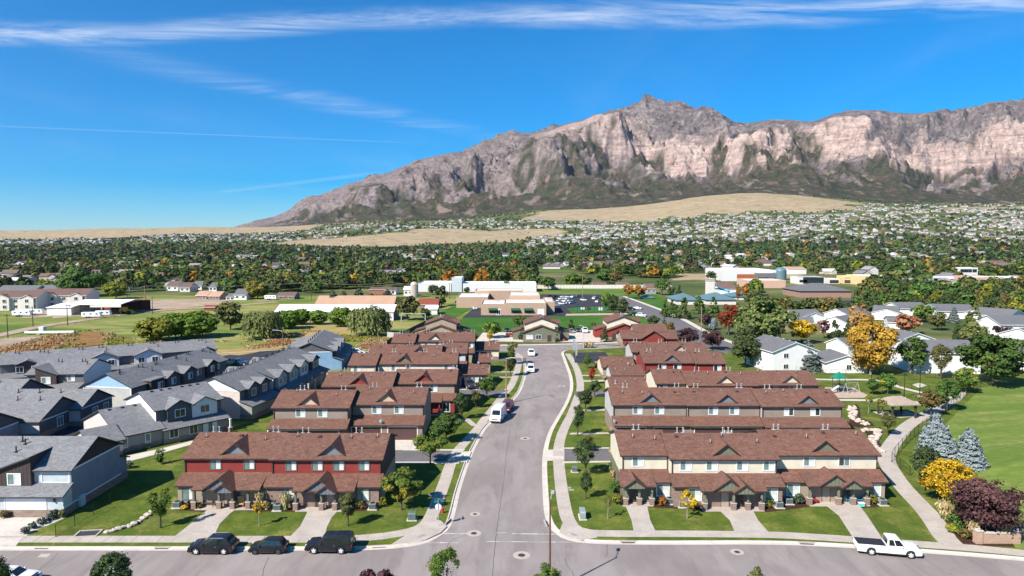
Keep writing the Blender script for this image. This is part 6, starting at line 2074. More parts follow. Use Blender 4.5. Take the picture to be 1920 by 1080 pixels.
for kind, geo, label in (
  ('weep', (-86.5, 235.9, 10.4, 13.7), 'weeping willow at the left of the willow row, beyond the grey houses'),
  ('globe', (-86.5, 261.9, 7.5, 10.7), 'round bright green willow next to the left weeping willow'),
  ('globe', (-85.5, 275.3, 6.5, 9.1), 'round green willow third in the row, in front of the white shed'),
  ('globe', (-78.3, 275.3, 6.1, 8.2), 'smaller round green willow in the middle of the white shed'),
  ('globe', (-67.5, 268.4, 8.1, 10.6), 'bright green ball shaped willow left of the big weeping willow'),
  ('weep', (-51.6, 244.0, 10.8, 15.7), 'big weeping willow with long hanging strands at the end of the white shed'),
  ('round_olive', (-44.5, 290.1, 11.2, 11.4), 'olive tree at the end of the white shed'),
  ('round_dark', (-36.9, 290.1, 5.7, 5.5), 'low dark tree between the olive tree and a small white shed'),
  ('column_green', (-36.4, 351.7, 10.2, 8.3), 'tall dark poplar clump at the edge of the school lawn'),
  ('globe_lime', (-121.4, 230.9, 7.7, 13.5), 'yellow green round willow at the left end of the meadow clump'),
  ('globe', (-117.0, 235.9, 9.0, 12.3), 'round willow in the middle of the meadow clump'),
  ('globe', (-111.2, 238.6, 9.4, 15.0), 'wide dark green round willow at the right end of the meadow clump'),
  ('round_olive', (-107.4, 258.7, 11.0, 11.8), 'olive grey tree standing behind the meadow clump'),
  ('pine', (-92.5, 351.7, 8.0, 5.5), 'ragged pine in front of the salmon roof, first from the left'),
  ('pine', (-87.9, 354.6, 7.5, 5.0), 'dense dark pine in front of the salmon roof, second from the left'),
  ('pine', (-79.8, 354.6, 8.7, 6.7), 'largest pine in front of the salmon roof'),
  ('pine', (-73.2, 354.6, 6.4, 4.7), 'small pine in front of the salmon roof, right of the largest'),
  ('pine', (-64.8, 354.6, 8.4, 5.6), 'dark pine at the right end of the salmon roof'),
  ('turning_round', (-7.2, 235.9, 6.2, 7.1), 'green tree with a yellow lower side on the concrete yard'),
  ('yellow', (-7.5, 228.4, 3.6, 2.5), 'small yellow tree below the green one on the concrete yard'),
  ('round_green', (2.9, 265.1, 5.0, 5.6), 'round green tree at the left of the middle gable fronted house'),
  ('cone_dark', (3.6, 232.1, 4.4, 3.1), 'dark narrow tree against the left of the olive house'),
  ('cone_dark', (15.1, 228.4, 5.2, 3.1), 'dark narrow tree against the right of the olive house'),
  ('cone_dark', (22.3, 255.6, 4.2, 3.0), 'dark tree alone in front of the sports field'),
  ('street_olive', (30.6, 255.6, 3.2, 2.2), 'small tan tree at the right of the sports field'),
  ('cone_dark', (30.9, 227.2, 5.2, 3.0), 'dark tree in front of the red gable fronted house'),
  ('turning_round', (45.9, 330.2, 9.4, 6.7), 'gold and green tree at the left of the school road clump'),
  ('round_dark', (47.1, 315.7, 9.2, 6.4), 'dark tree in the middle of the school road clump'),
  ('round_dark', (50.1, 306.7, 8.2, 5.3), 'dark tree at the right of the school road clump'),
  ('row_green', (68.2, 302.4, 8.1, 4.8), 'dark tree at the left of the lane row beyond the diagonal street'),
  ('row_green', (70.7, 298.2, 8.5, 5.6), 'second dark tree of the lane row'),
  ('row_green', (74.4, 294.1, 9.3, 6.5), 'tallest tree of the lane row'),
  ('row_green', (86.8, 315.7, 8.4, 6.9), 'dark tree in front of the teal roofs'),
  ('row_green', (89.5, 302.4, 8.6, 6.7), 'dark tree next to the red maple'),
  ('orange', (67.8, 397.0, 9.0, 6.8), 'orange tree left of the grey gabled house, first of a pair'),
  ('orange', (73.4, 393.4, 9.0, 8.6), 'orange tree left of the grey gabled house, second of a pair'),
  ('round_green', (93.4, 424.3, 11.0, 10.0), 'large green tree right of the grey gabled house'),
  ('round_dark', (96.3, 412.1, 7.1, 5.2), 'smaller dark tree right of the grey gabled house'),
  ('cone_dark', (101.1, 412.1, 7.1, 4.5), 'rusty pointed tree right of the dark one'),
  ('poplar', (129.3, 389.8, 10.1, 3.1), 'thin orange poplar, left of two'),
  ('poplar', (132.4, 386.3, 9.7, 4.8), 'orange poplar, right of two'),
  ('spread_lime', (-230.9, 397.0, 11.2, 14.9), 'yellow green tree above the white barn'),
  ('globe_lime', (-148.5, 397.0, 11.2, 13.7), 'yellow green tree above the brown house with a trailer'),
  ('round_green', (-3.6, 460.4, 7.2, 5.8), 'single round green tree in front of the pale warehouse wall'),
  ('round_dark', (-19.6, 455.5, 4.7, 5.0), 'dark tree left of the single round one at the warehouse wall'),
  ('round_dark', (-28.5, 428.5, 4.7, 4.7), 'dark bushy tree at the left rear corner of the school'),
  ('round_dark', (-49.7, 428.5, 6.4, 7.4), 'dark tree between the silo and the tall poplar clump'),
  ('spread_green', (25.1, 470.4, 9.6, 13.3), 'broad green tree at the left end of the pale wall'),
  ('round_green', (15.2, 486.2, 10.3, 12.2), 'green tree behind the left end of the pale wall'),
  ('turning_round', (44.8, 497.4, 9.8, 14.0), 'green and rust tree behind the middle of the pale wall'),
  ('spread_olive', (53.8, 509.1, 9.6, 12.0), 'olive tree behind the middle of the pale wall'),
  ('spread_green', (75.4, 540.8, 11.9, 17.8), 'large green tree behind the right half of the pale wall'),
  ('rust', (79.6, 521.3, 11.4, 11.4), 'rusty tree behind the right half of the pale wall'),
  ('spread_green', (-261.7, 412.1, 18.1, 25.8), 'large dark green tree behind the beige apartments')):
 tree(kind, geo, label)
for kind, geo, label in (
  ('street_dark', (-36.5, 60.1, 5.7, 3.8), 'dark tree top reaching into the bottom edge at the left'),
  ('street_dark', (-46.9, 60.1, 5.7, 2.5), 'tree top at the bottom left corner above a white car'),
  ('plum_small', (-12.3, 59.3, 5.0, 3.7), 'plum tree top at the bottom edge'),
  ('street_turning', (-6.1, 60.1, 6.0, 3.2), 'green tree top at the bottom edge left of the light pole'),
  ('street_turning', (3.2, 59.3, 5.1, 2.9), 'green tree top at the bottom edge in front of the light pole'),
  ('street_olive', (21.8, 58.8, 5.0, 2.2), 'small tree top at the bottom edge towards the right')):
 tree(kind, geo, label, 'street_tree')

def shrub(x, y, w, h, lm, label, n=420, cat='shrub', name='shrub', seed=1, group=None, parent=None, kind='round'):
 C, N, T, S, st = crown(kind, seed, n, 0.1)
 C = C * np.array([w, w, h])
 V, Q = leaf_quads(C, N, w * 0.13 * S, np.random.default_rng(seed))
 o = inst(name, np_mesh(name, V, Q, [LM[lm]], attrs=[('tint', 'FACE', T)]), None, (x, y, 0.10))
 return tag(o, label, cat, group)

def grass_clump(x, y, w, h, label, seed=1, group='straw coloured ornamental grasses'):
 rng = np.random.default_rng(seed)
 n = 420
 an = rng.uniform(0, 2 * np.pi, n)
 q = rng.uniform(0, 1, n)
 r = w * 0.5 * (0.15 + 0.85 * q) * rng.uniform(0.3, 1, n)
 C = np.stack([r * np.cos(an), r * np.sin(an), h * q], -1)
 N = unit(np.stack([np.cos(an), np.sin(an), np.full(n, 0.2)], -1) + rng.normal(size=(n, 3)) * 0.3)
 V, Q = leaf_quads(C, N, np.full(n, w * 0.12), rng, 3.0, axis=np.array([0, 0, 1.0]))
 lo = q < 0.35
 me = np_mesh('ornamental_grass', V, Q, [LM['straw'], LM['willow']], midx=lo.astype(int), attrs=[('tint', 'FACE', rng.uniform(0.1, 0.9, n))])
 return tag(inst('ornamental_grass', me, None, (x, y, 0.1)), label, 'grass clump', group, 'thing')

for i, (p, w, h, lm, lab) in enumerate((
  ((-56.26, 76.78), 1.1, 0.95, 'spruce', 'clipped round shrub nearest the pavement beside the white garage drive'), ((-56.35, 78.24), 1.1, 0.95, 'spruce', 'second clipped shrub up the drive of the white garage'),
  ((-56.18, 79.44), 1.1, 0.9, 'spruce', 'third clipped shrub up the drive of the white garage'), ((-56.08, 80.53), 1.1, 0.95, 'spruce', 'fourth clipped shrub up the drive of the white garage'), ((-55.94, 81.48), 1.3, 1.1, 'pine', 'dark clipped shrub at the corner of the white garage'),
  ((-54.99, 81.32), 0.9, 1.2, 'willow', 'pale upright shrub behind the white garage corner'), ((-62.09, 81.48), 1.3, 1.0, 'rust', 'rusty round shrub left of the white garage'), ((-61.56, 81.48), 1.0, 0.9, 'plum', 'dark shrub left of the white garage'),
  ((-30.75, 83.96), 1.1, 1.1, 'rust', 'small rusty shrub between the porches of the red row'), ((-18.98, 84.31), 1.1, 1.1, 'rust', 'small rusty shrub under the right window of the red row'), ((-16.51, 84.83), 1.2, 1.3, 'lime', 'yellow green shrub at the right corner of the red row'),
  ((-41.32, 83.96), 0.9, 0.6, 'yellow', 'bright yellow flower clump left of the red row porch'), ((-41.25, 84.83), 0.9, 0.8, 'plum', 'dark red shrub left of the red row porch'), ((-39.67, 84.48), 1.0, 0.7, 'rust', 'brown shrub at the first porch pier of the red row'),
  ((19.24, 85.17), 1.3, 1.3, 'orange', 'orange brown shrub left of the first cream row air conditioner'), ((32.76, 84.83), 1.4, 1.4, 'lime', 'yellow green shrub beside the brick bay of the cream row'), ((37.01, 85.88), 1.5, 1.4, 'pine', 'dark round shrub right of the brick bay of the cream row'),
  ((46.50, 85.88), 1.3, 1.3, 'lime', 'olive round shrub at the right porch of the cream row'), ((22.97, 84.31), 1.3, 1.3, 'yellow', 'yellow shrub behind the sapling of the cream row'),
  ((13.56, 85.53), 1.5, 1.6, 'lime', 'olive shrub at the left corner of the cream row'), ((13.93, 89.79), 1.6, 1.8, 'green', 'green shrub along the left end wall of the cream row'), ((14.80, 97.58), 1.5, 1.8, 'willow', 'pale green shrub farther up the left end wall of the cream row'),
  ((52.24, 78.09), 2.0, 1.8, 'green', 'green shrub in the mulch bed by the curved path'), ((51.66, 75.79), 1.6, 1.2, 'rust', 'brown shrub in the mulch bed left of the brick sign'), ((52.77, 75.09), 1.4, 1.1, 'green', 'low green shrub in front of the brick sign'),
  ((51.23, 77.21), 1.5, 1.1, 'lime', 'yellow green shrub at the edge of the mulch bed'), ((56.65, 75.37), 1.3, 1.0, 'willow', 'low pale shrub at the right of the brick sign'), ((18.41, 120.64), 1.5, 1.7, 'dark', 'dark round shrub by the left wall of the taupe row'),
  ((-56.73, 115.98), 1.0, 1.5, 'willow', 'pale small shrub in front of the low grey house porch'), ((-61.10, 108.20), 1.2, 0.9, 'straw', 'straw coloured shrub in the gravel of the low grey house'), ((-59.46, 109.33), 1.1, 0.8, 'straw', 'second straw coloured shrub in the gravel of the low grey house'), ((-57.13, 99.44), 1.4, 1.3, 'spruce', 'grey green shrub by the shaded blue end wall'),
  ((-53.37, 101.38), 1.6, 2.6, 'green', 'green sapling in the sloping lawn right of the shaded end wall'))):
 shrub(p[0], p[1], w, h, lm, lab, seed=500 + i)
for i, (p, w, h, lab) in enumerate((
  ((-31.76, 83.96), 1.4, 2.2, 'tall straw coloured grass left of the middle of the red row'), ((-28.47, 83.79), 1.5, 2.0, 'tall straw coloured grass beside the brick part of the red row'), ((52.76, 81.00), 2.2, 2.0, 'large straw coloured grass by the curved path'),
  ((52.63, 75.79), 1.8, 2.0, 'straw coloured grass in front of the left end of the brick sign'), ((55.79, 75.09), 1.7, 2.0, 'straw coloured grass in front of the right end of the brick sign'), ((15.56, 104.42), 1.2, 1.6, 'straw coloured grass by the lane at the cream row'),
  ((14.25, 93.84), 1.2, 1.7, 'straw coloured grass along the left end wall of the cream row'), ((18.40, 124.57), 1.5, 2.0, 'straw coloured grass at the left wall of the taupe row'), ((17.77, 117.60), 1.4, 1.8, 'straw coloured grass near the dish corner of the taupe row'),
  ((23.3, 214.7), 2.2, 1.4, 'straw coloured grass clump beside the white banners'), ((25.0, 214.7), 2.4, 1.5, 'straw coloured grass clump right of the one beside the white banners'), ((22.5, 180.2), 1.4, 1.6, 'straw coloured grass at the pale brick wing'), ((22.6, 162.3), 1.2, 1.3, 'straw coloured grass at the grey board wing'))):
 grass_clump(p[0], p[1], w, h, lab, seed=700 + i)

# dry weeds: one mass
rng_ = np.random.default_rng(8)
N_ = unit(np.stack([rng_.normal(size=len(WEEDS)), rng_.normal(size=len(WEEDS)) - 1.0, rng_.uniform(0, 1, len(WEEDS))], -1))
V, Q = leaf_quads(WEEDS, N_, rng_.uniform(0.25, 0.6, len(WEEDS)), rng_, 1.2)
mi = (fbm(WEEDS[:, 0] / 14, WEEDS[:, 1] / 14, 3, 25) + rng_.normal(0, 0.05, len(WEEDS)))
me = np_mesh('dry_weeds', V, Q, [LM['lime'], LM['straw'], LM['weed']], midx=np.where(mi < 0.46, 0, np.where(mi < 0.56, 1, 2)), attrs=[('tint', 'FACE', rng_.uniform(0.15, 0.85, len(WEEDS)))])
tag(inst('dry_weeds', me), 'tall dry weeds and grass along the edge of the meadow', 'weeds', kind='stuff')

# vehicles
TYRE = plain('black_tyre_rubber', (0.018, 0.018, 0.019), 0.85)
RIM = plain('alloy_rim', (0.62, 0.62, 0.63), 0.35, 0.5, 0.15)
RIM_D = plain('dark_steel_rim', (0.06, 0.06, 0.065), 0.45)
CARGLASS = glass('dark_car_glass', (0.012, 0.016, 0.020), 0.05)
BLACKPL = plain('black_car_plastic', (0.022, 0.022, 0.024), 0.6)
LAMP_W = plain('clear_headlamp', (0.62, 0.64, 0.66), 0.12, 0.8)
LAMP_R = plain('red_tail_lamp', (0.35, 0.015, 0.012), 0.2, 0.7)
CHROME = plain('chrome_trim', (0.6, 0.6, 0.61), 0.18, 0.5, 0.9)

def car_paint(name, c, metal=0.0):
 if name in MATS:
  return MATS[name]
 s = Shader(name)
 n = s.noise(s.coord(), 1.2, 3)
 s.done(s.mix(s.rng(n, 0.3, 0.7), scl(c, 0.9), scl(c, 1.08)), 0.30, 0.35, metal)
 s.bsdf.inputs["Coat Weight"].default_value = 0.35
 s.bsdf.inputs["Coat Roughness"].default_value = 0.06
 MATS[name] = s.mat
 return s.mat

P_BLACK = car_paint('black_car_paint', (0.012, 0.013, 0.016))
P_WHITE = car_paint('white_car_paint', (0.78, 0.78, 0.78))
P_MAROON = car_paint('maroon_car_paint', (0.095, 0.014, 0.024))
P_DARK = car_paint('charcoal_car_paint', (0.045, 0.045, 0.050))
P_RED = car_paint('orange_red_car_paint', (0.48, 0.055, 0.020))
P_BLUE = car_paint('blue_car_paint', (0.045, 0.085, 0.20))
P_SILVER = car_paint('silver_car_paint', (0.42, 0.43, 0.44), 0.4)

# style: length, width, height, belt, wheel radius, front axle, rear axle, lower outline top (x share, z), cabin (rear bottom, front bottom, rear top, front top)
CARS = {
 'suv': (4.95, 1.98, 1.74, 1.06, 0.40, 0.315, -0.295, [(-0.5, 0.62), (-0.485, 0.98), (-0.44, 1.06), (0.235, 1.10), (0.42, 1.00), (0.485, 0.82), (0.5, 0.55)], (-0.47, 0.255, -0.34, 0.06)),
 'big_suv': (5.15, 2.02, 1.92, 1.12, 0.42, 0.31, -0.265, [(-0.5, 0.62), (-0.492, 1.05), (-0.47, 1.12), (0.235, 1.15), (0.44, 1.06), (0.485, 0.92), (0.5, 0.55)], (-0.485, 0.25, -0.455, 0.115)),
 'hatch': (3.95, 1.70, 1.50, 0.92, 0.31, 0.32, -0.31, [(-0.5, 0.55), (-0.485, 0.86), (-0.44, 0.93), (0.24, 0.96), (0.42, 0.84), (0.485, 0.68), (0.5, 0.48)], (-0.46, 0.29, -0.35, 0.06)),
 'minivan': (5.05, 1.95, 1.75, 1.00, 0.36, 0.31, -0.29, [(-0.5, 0.6), (-0.488, 0.95), (-0.46, 1.0), (0.28, 1.05), (0.43, 0.92), (0.485, 0.75), (0.5, 0.5)], (-0.48, 0.33, -0.42, 0.13)),
 'sedan': (4.75, 1.82, 1.45, 0.94, 0.34, 0.30, -0.29, [(-0.5, 0.55), (-0.485, 0.88), (-0.38, 0.98), (0.20, 0.96), (0.41, 0.84), (0.485, 0.68), (0.5, 0.48)], (-0.38, 0.22, -0.24, 0.04)),
 'pickup': (6.45, 2.03, 1.96, 1.16, 0.42, 0.325, -0.275, [(-0.5, 0.72), (-0.497, 1.16), (-0.03, 1.16), (0.275, 1.18), (0.45, 1.10), (0.488, 0.95), (0.5, 0.6)], (-0.035, 0.285, -0.018, 0.165)),
 'van': (5.95, 2.06, 2.62, 1.25, 0.36, 0.33, -0.26, [(-0.5, 0.55), (-0.497, 1.25), (0.335, 1.28), (0.44, 1.10), (0.49, 0.85), (0.5, 0.5)], (-0.497, 0.36, -0.49, 0.215)),
}

def hull_from(base, top):
 m = MB()
 for i in range(4):
  m.poly([base[i], base[(i + 1) % 4], top[(i + 1) % 4], top[i]])
 m.poly(top)
 m.poly(base[::-1])
 return m

def bevelled(me, width, segs=2, angle=25):
 bm = bmesh.new()
 bm.from_mesh(me)
 bmesh.ops.remove_doubles(bm, verts=bm.verts, dist=0.0005)
 bmesh.ops.recalc_face_normals(bm, faces=bm.faces)
 ed = [e for e in bm.edges if len(e.link_faces) == 2 and e.calc_face_angle(0) > math.radians(angle)]
 bmesh.ops.bevel(bm, geom=ed, offset=width, segments=segs, profile=0.6, affect='EDGES', clamp_overlap=True)
 bm.to_mesh(me)
 bm.free()
 me.polygons.foreach_set("use_smooth", [True] * len(me.polygons))
 me.set_sharp_from_angle(angle=math.radians(38))
 me.update()
 return me

def vehicle(name, style, paint, label, cat, loc, rz, rim=RIM, cladding=None, rails=False, extra=None):
 L, W, Hh, belt, wr, fa, ra, top, cab = CARS[style]
 r = thing(name, label, cat, (loc[0], loc[1], loc[2] if len(loc) > 2 else 0.0), rz)
 zb = 0.24 if style not in ('pickup', 'big_suv') else 0.34
 # lower body outline with wheel arches
 out = [(-0.5 * L + 0.02, zb + 0.06)] + [(x * L, z) for x, z in top] + [(0.5 * L - 0.04, zb + 0.06)]
 for ax in (fa * L, ra * L):
  arch = []
  for k in range(9):
   an = math.pi * k / 8
   arch.append((ax + (wr + 0.07) * math.cos(an), max(zb, wr + (wr + 0.07) * math.sin(an))))
  out += [(ax + wr + 0.07, zb)] + arch[0:] + [(ax - wr - 0.07, zb)]
 m = MB()
 m.prism(out[::-1], 'y', -W / 2, W / 2, 0)
 body = bevelled(m.mesh('body', [paint]), 0.07)
 inst('body', body, r)
 # inner floor so that the arches are dark
 m = MB()
 m.box(-0.46 * L, 0.46 * L, -W / 2 + 0.30, W / 2 - 0.30, zb - 0.03, 0.8)
 m.build('underbody', [BLACKPL], r)
 # cabin
 b0, b1, t0, t1 = [c * L for c in cab]
 hb, ht = W / 2 - 0.05, W / 2 - (0.20 if style != 'van' else 0.14)
 z0 = belt - 0.05
 base = [(b0, -hb, z0), (b1, -hb, z0 + 0.03), (b1, hb, z0 + 0.03), (b0, hb, z0)]
 topc = [(t0, -ht, Hh), (t1, -ht, Hh - 0.02), (t1, ht, Hh - 0.02), (t0, ht, Hh)]
 roof_paint = paint
 cabin = bevelled(hull_from(base, topc).mesh('cabin', [roof_paint]), 0.09)
 inst('cabin', cabin, r)
 base, topc = np.array(base), np.array(topc)

 def pane(nm, A, B, C, D, u0, u1, v0, v1, u2=None, u3=None, mat=CARGLASS):
  A, B, C, D = map(np.asarray, (A, B, C, D))
  nrm = np.cross(B - A, D - A)
  nrm = nrm / np.linalg.norm(nrm) * 0.012
  f = lambda u, v: (A * (1 - u) + B * u) * (1 - v) + (D * (1 - u) + C * u) * v
  q = [f(u0, v0), f(u1, v0), f(u3 if u3 is not None else u1, v1), f(u2 if u2 is not None else u0, v1)]
  mm = MB()
  mm.poly([tuple(p + nrm) for p in q])
  for k in range(4):
   mm.poly([tuple(q[k] + nrm), tuple(q[k] - nrm), tuple(q[(k + 1) % 4] - nrm), tuple(q[(k + 1) % 4] + nrm)])
  mm.build(nm, [mat], r)
 lo, hi = 0.16, 0.88
 if style == 'pickup':
  sides = [(0.08, 0.40), (0.45, 0.86)]
 elif style == 'van':
  sides = [(0.74, 0.93)]
 elif style in ('sedan',):
  sides = [(0.16, 0.50), (0.53, 0.86)]
 elif style == 'minivan':
  sides = [(0.07, 0.32), (0.35, 0.60), (0.63, 0.88)]
 else:
  sides = [(0.06, 0.27), (0.31, 0.58), (0.61, 0.90)]
 if style == 'van':
  lo = 0.24
 for a, b in sides:
  pane('side_window', base[0], base[1], topc[1], topc[0], a, b, lo, hi)
  pane('side_window', base[2], base[3], topc[3], topc[2], 1 - b, 1 - a, lo, hi)
 pane('windscreen', base[1], base[2], topc[2], topc[1], 0.08, 0.92, 0.10 if style != 'van' else 0.12, 0.90 if style != 'van' else 0.72)
 pane('rear_window', base[3], base[0], topc[0], topc[3], 0.10, 0.90, 0.22, 0.86)
 # wheels
 def mkw():
  m = MB()
  m.lathe([(wr * 0.62, -0.115), (wr * 0.94, -0.12), (wr, -0.08), (wr, 0.08), (wr * 0.94, 0.12), (wr * 0.62, 0.115)], 20, (0, 0, 0), 0, 'y', False)
  return m.mesh('wheel', [TYRE], 40)

 def mkr():
  m = MB()
  m.lathe([(wr * 0.64, -0.10), (wr * 0.60, -0.06), (wr * 0.56, -0.045)], 20, (0, 0, 0), 0, 'y', False)
  m.lathe([(wr * 0.16, -0.10), (0.001, -0.115)], 12, (0, 0, 0), 0, 'y')
  for k in range(5):
   an = 2 * math.pi * k / 5 + 0.3
   c_, s_ = math.cos(an), math.sin(an)
   w_ = wr * 0.17
   m.poly([(c_ * wr * 0.1 - s_ * w_, -0.105, s_ * wr * 0.1 + c_ * w_), (c_ * wr * 0.1 + s_ * w_, -0.105, s_ * wr * 0.1 - c_ * w_),
     (c_ * wr * 0.62 + s_ * w_, -0.095, s_ * wr * 0.62 - c_ * w_), (c_ * wr * 0.62 - s_ * w_, -0.095, s_ * wr * 0.62 + c_ * w_)])
  return m.mesh('rim', [rim])

 def mkh():
  m = MB()
  m.lathe([(wr * 0.60, -0.04), (0.001, -0.035)], 16, (0, 0, 0), 0, 'y')
  return m.mesh('wheel_hub', [BLACKPL])
 wm, rm, hm = cached(('wheel', wr), mkw), cached(('rim', wr, rim.name), mkr), cached(('hub', wr), mkh)
 for ax in (fa * L, ra * L):
  for s_ in (-1, 1):
   w = inst('wheel', wm, r, (ax, s_ * (W / 2 - 0.13), wr), 0 if s_ < 0 else math.pi)
   inst('rim', rm, w)
   inst('wheel_hub', hm, w)
 # lamps, grille, bumpers, mirrors, plates
 zl = top[-2][1] - 0.03
 for s_ in (-1, 1):
  m = MB()
  m.box(-0.07, 0.035, -0.20, 0.20, -0.075, 0.075)
  bevel_me = m.mesh('headlight', [LAMP_W])
  inst('headlight', bevel_me, r, (0.485 * L, s_ * (W / 2 - 0.27), zl))
  m = MB()
  m.box(-0.03, 0.05, -0.09, 0.09, -0.16, 0.16)
  m.build('tail_light', [LAMP_R], r, (-0.495 * L, s_ * (W / 2 - 0.12), belt - 0.22))
  m = MB()
  m.blob((0, 0, 0), (0.10, 0.13, 0.09), RNG, 8, 0, 0.0)
  m.build('mirror', [paint if style != 'van' else BLACKPL], r, (b1 - 0.10 * L if style != 'van' else b1 - 0.32, s_ * (W / 2 + 0.10), belt + 0.10), smooth=60)
  m = MB()
  m.box(ra * L + wr + 0.1, fa * L - wr - 0.1, -0.015, 0.015, zb - 0.02, zb + 0.10)
  m.build('sill', [cladding or BLACKPL], r, (0, s_ * (W / 2 + 0.005), 0))
  for xx in ((b0 + b1) / 2 + 0.05 * L,) if style != 'van' else (0.18 * L,):
   m = MB()
   m.box(-0.09, 0.09, -0.02, 0.02, -0.02, 0.02)
   m.build('door_handle', [CHROME if style in ('big_suv', 'suv') else paint], r, (xx - 0.06 * L, s_ * (W / 2 + 0.01), belt - 0.14))
 m = MB()
 m.box(0, 0.04, -W * 0.26, W * 0.26, -0.10, 0.09)
 m.build('grille', [BLACKPL], r, (0.488 * L, 0, zl - 0.02))
 m = MB()
 m.box(0, 0.07, -W * 0.46, W * 0.46, -0.09, 0.09)
 m.build('front_bumper', [cladding or paint], r, (0.492 * L, 0, zb + 0.2), smooth=30)
 m = MB()
 m.box(-0.07, 0, -W * 0.46, W * 0.46, -0.09, 0.09)
 m.build('rear_bumper', [CHROME if style == 'pickup' else (cladding or paint)], r, (-0.492 * L, 0, zb + 0.22), smooth=30)
 if rails:
  for s_ in (-1, 1):
   m = MB()
   m.tube([(t0 + 0.2, s_ * (ht - 0.06), Hh - 0.02), (t0 + 0.4, s_ * (ht - 0.06), Hh + 0.05), (t1 - 0.4, s_ * (ht - 0.06), Hh + 0.05), (t1 - 0.2, s_ * (ht - 0.06), Hh - 0.02)], 0.025, 6)
   m.build('roof_rail', [CHROME if style == 'suv' else BLACKPL], r)
  if style == 'big_suv':
   for xx in (t0 + 0.8, (t0 + t1) / 2, t1 - 0.7):
    m = MB()
    m.tube([(xx, -ht + 0.06, Hh + 0.05), (xx, ht - 0.06, Hh + 0.05)], 0.022, 6)
    m.build('roof_bar', [BLACKPL], r)
 if style == 'pickup':
  m = MB()   # open bed with a dark cover inside its walls
  m.box(-0.485 * L, -0.045 * L, -W / 2 + 0.13, W / 2 - 0.13, belt - 0.02, belt + 0.012)
  m.build('bed_cover', [BLACKPL], r)
 return r

heading = lambda a, b: math.atan2(b[1] - a[1], b[0] - a[0])
vehicle('parked_suv', 'suv', P_BLACK, 'black crossover with silver roof rails, leftmost of the three black cars at the kerb', 'suv', (*(-32.68, 72.64), 0.0), math.pi, rails=True)
vehicle('parked_hatchback', 'hatch', P_BLACK, 'small black hatchback with black wheels between the two black suvs', 'car', (*(-26.61, 72.57), 0.0), math.pi + 0.03, rim=RIM_D)
vehicle('parked_suv', 'big_suv', P_BLACK, 'big boxy black suv with a black roof rack, rightmost of the three black cars', 'suv', (*(-19.93, 72.83), 0.0), math.pi - 0.01, rails=True)
vehicle('pickup_truck', 'pickup', P_WHITE, 'white long bed pickup truck parked at the right kerb of the front street', 'pickup truck', (*(40.79, 72.19), 0.0), heading((38.77, 72.31), (42.97, 71.43)))
vehicle('delivery_van', 'van', P_WHITE, 'tall white van with grey lower body parked on the left of the main road', 'van', (*(-2.63, 127.58), 0.0), heading((-1.68, 132.39), (-3.52, 123.11)) , rim=RIM, cladding=P_DARK)
vehicle('parked_minivan', 'minivan', P_MAROON, 'maroon minivan parked right behind the tall white van', 'car', (*(-0.96, 134.93), 0.0), heading((-0.11, 138.92), (-1.76, 130.75)))
vehicle('parked_suv', 'suv', P_WHITE, 'white suv parked at the left kerb, the farther of two near the junction', 'suv', (*(5.7, 200.6), 0.0), -math.pi / 2)
vehicle('parked_car', 'minivan', P_WHITE, 'white car parked at the left kerb, the nearer of two near the junction', 'car', (*(4.9, 175.8), 0.0), -math.pi / 2 - 0.05)
vehicle('pickup_truck', 'pickup', P_DARK, 'dark pickup truck standing before the grey board wing in the left lane', 'pickup truck', (*(-10.3, 155.8), 0.15), -1.15)
vehicle('parked_minivan', 'minivan', P_WHITE, 'white minivan on the back street beside the sky blue end wall', 'car', (*(-46.5, 202.4), 0.0), 0.2)
vehicle('pickup_truck', 'pickup', P_BLUE, 'blue pickup truck on the back street between the grey rows', 'pickup truck', (*(-75.0, 184.1), 0.0), 0.15)
vehicle('pickup_truck', 'pickup', P_RED, 'orange red pickup truck on the concrete yard left of the olive house', 'pickup truck', (*(1.1, 239.9), 0.05), 0.25)
vehicle('pickup_truck', 'pickup', P_WHITE, 'white pickup truck parked facing the camera on the concrete yard, right of the olive house', 'pickup truck', (*(26.9, 251.1), 0.05), -1.6)
vehicle('parked_car', 'sedan', P_WHITE, 'white car in the bottom left corner under a tree top', 'car', (*(-49.73, 65.79), 0.0), 0.0)
vehicle('parked_suv', 'suv', P_WHITE, 'white suv on the near side of the diagonal street', 'suv', (*(57.7, 302.4), 0.05), -0.75)
vehicle('parked_car', 'sedan', P_WHITE, 'white car driving on the far lane of the diagonal street', 'car', (*(62.1, 335.3), 0.05), -0.75)
vehicle('parked_car', 'sedan', P_BLACK, 'black car at the upper end of the diagonal street', 'car', (*(58.2, 332.7), 0.05), -0.75)
vehicle('parked_car', 'suv', P_BLACK, 'black suv just behind the white suv on the diagonal street', 'car', (*(56.2, 305.6), 0.05), -0.75)
vehicle('parked_car', 'sedan', P_BLACK, 'black sedan at the left of the concrete yard, beside the fence', 'car', (*(-1.8, 252.6), 0.05), -1.5)
vehicle('parked_car', 'sedan', P_DARK, 'dark car under the round tree on the concrete yard', 'car', (*(1.2, 248.2), 0.05), -1.4)
vehicle('parked_car', 'sedan', P_DARK, 'dark car beside the white pickup truck on the concrete yard', 'car', (*(24.6, 252.6), 0.05), -1.6)
vehicle('parked_car', 'hatch', P_SILVER, 'grey car leftmost of the three right of the olive house', 'car', (*(21.8, 249.7), 0.05), -1.6)
vehicle('parked_car', 'sedan', P_WHITE, 'white car at the left corner of the school', 'car', (*(-18.4, 335.3), 0.04), -1.4)
vehicle('parked_car', 'sedan', P_BLACK, 'black car at the left corner of the school', 'car', (*(-21.9, 348.9), 0.04), -1.4)

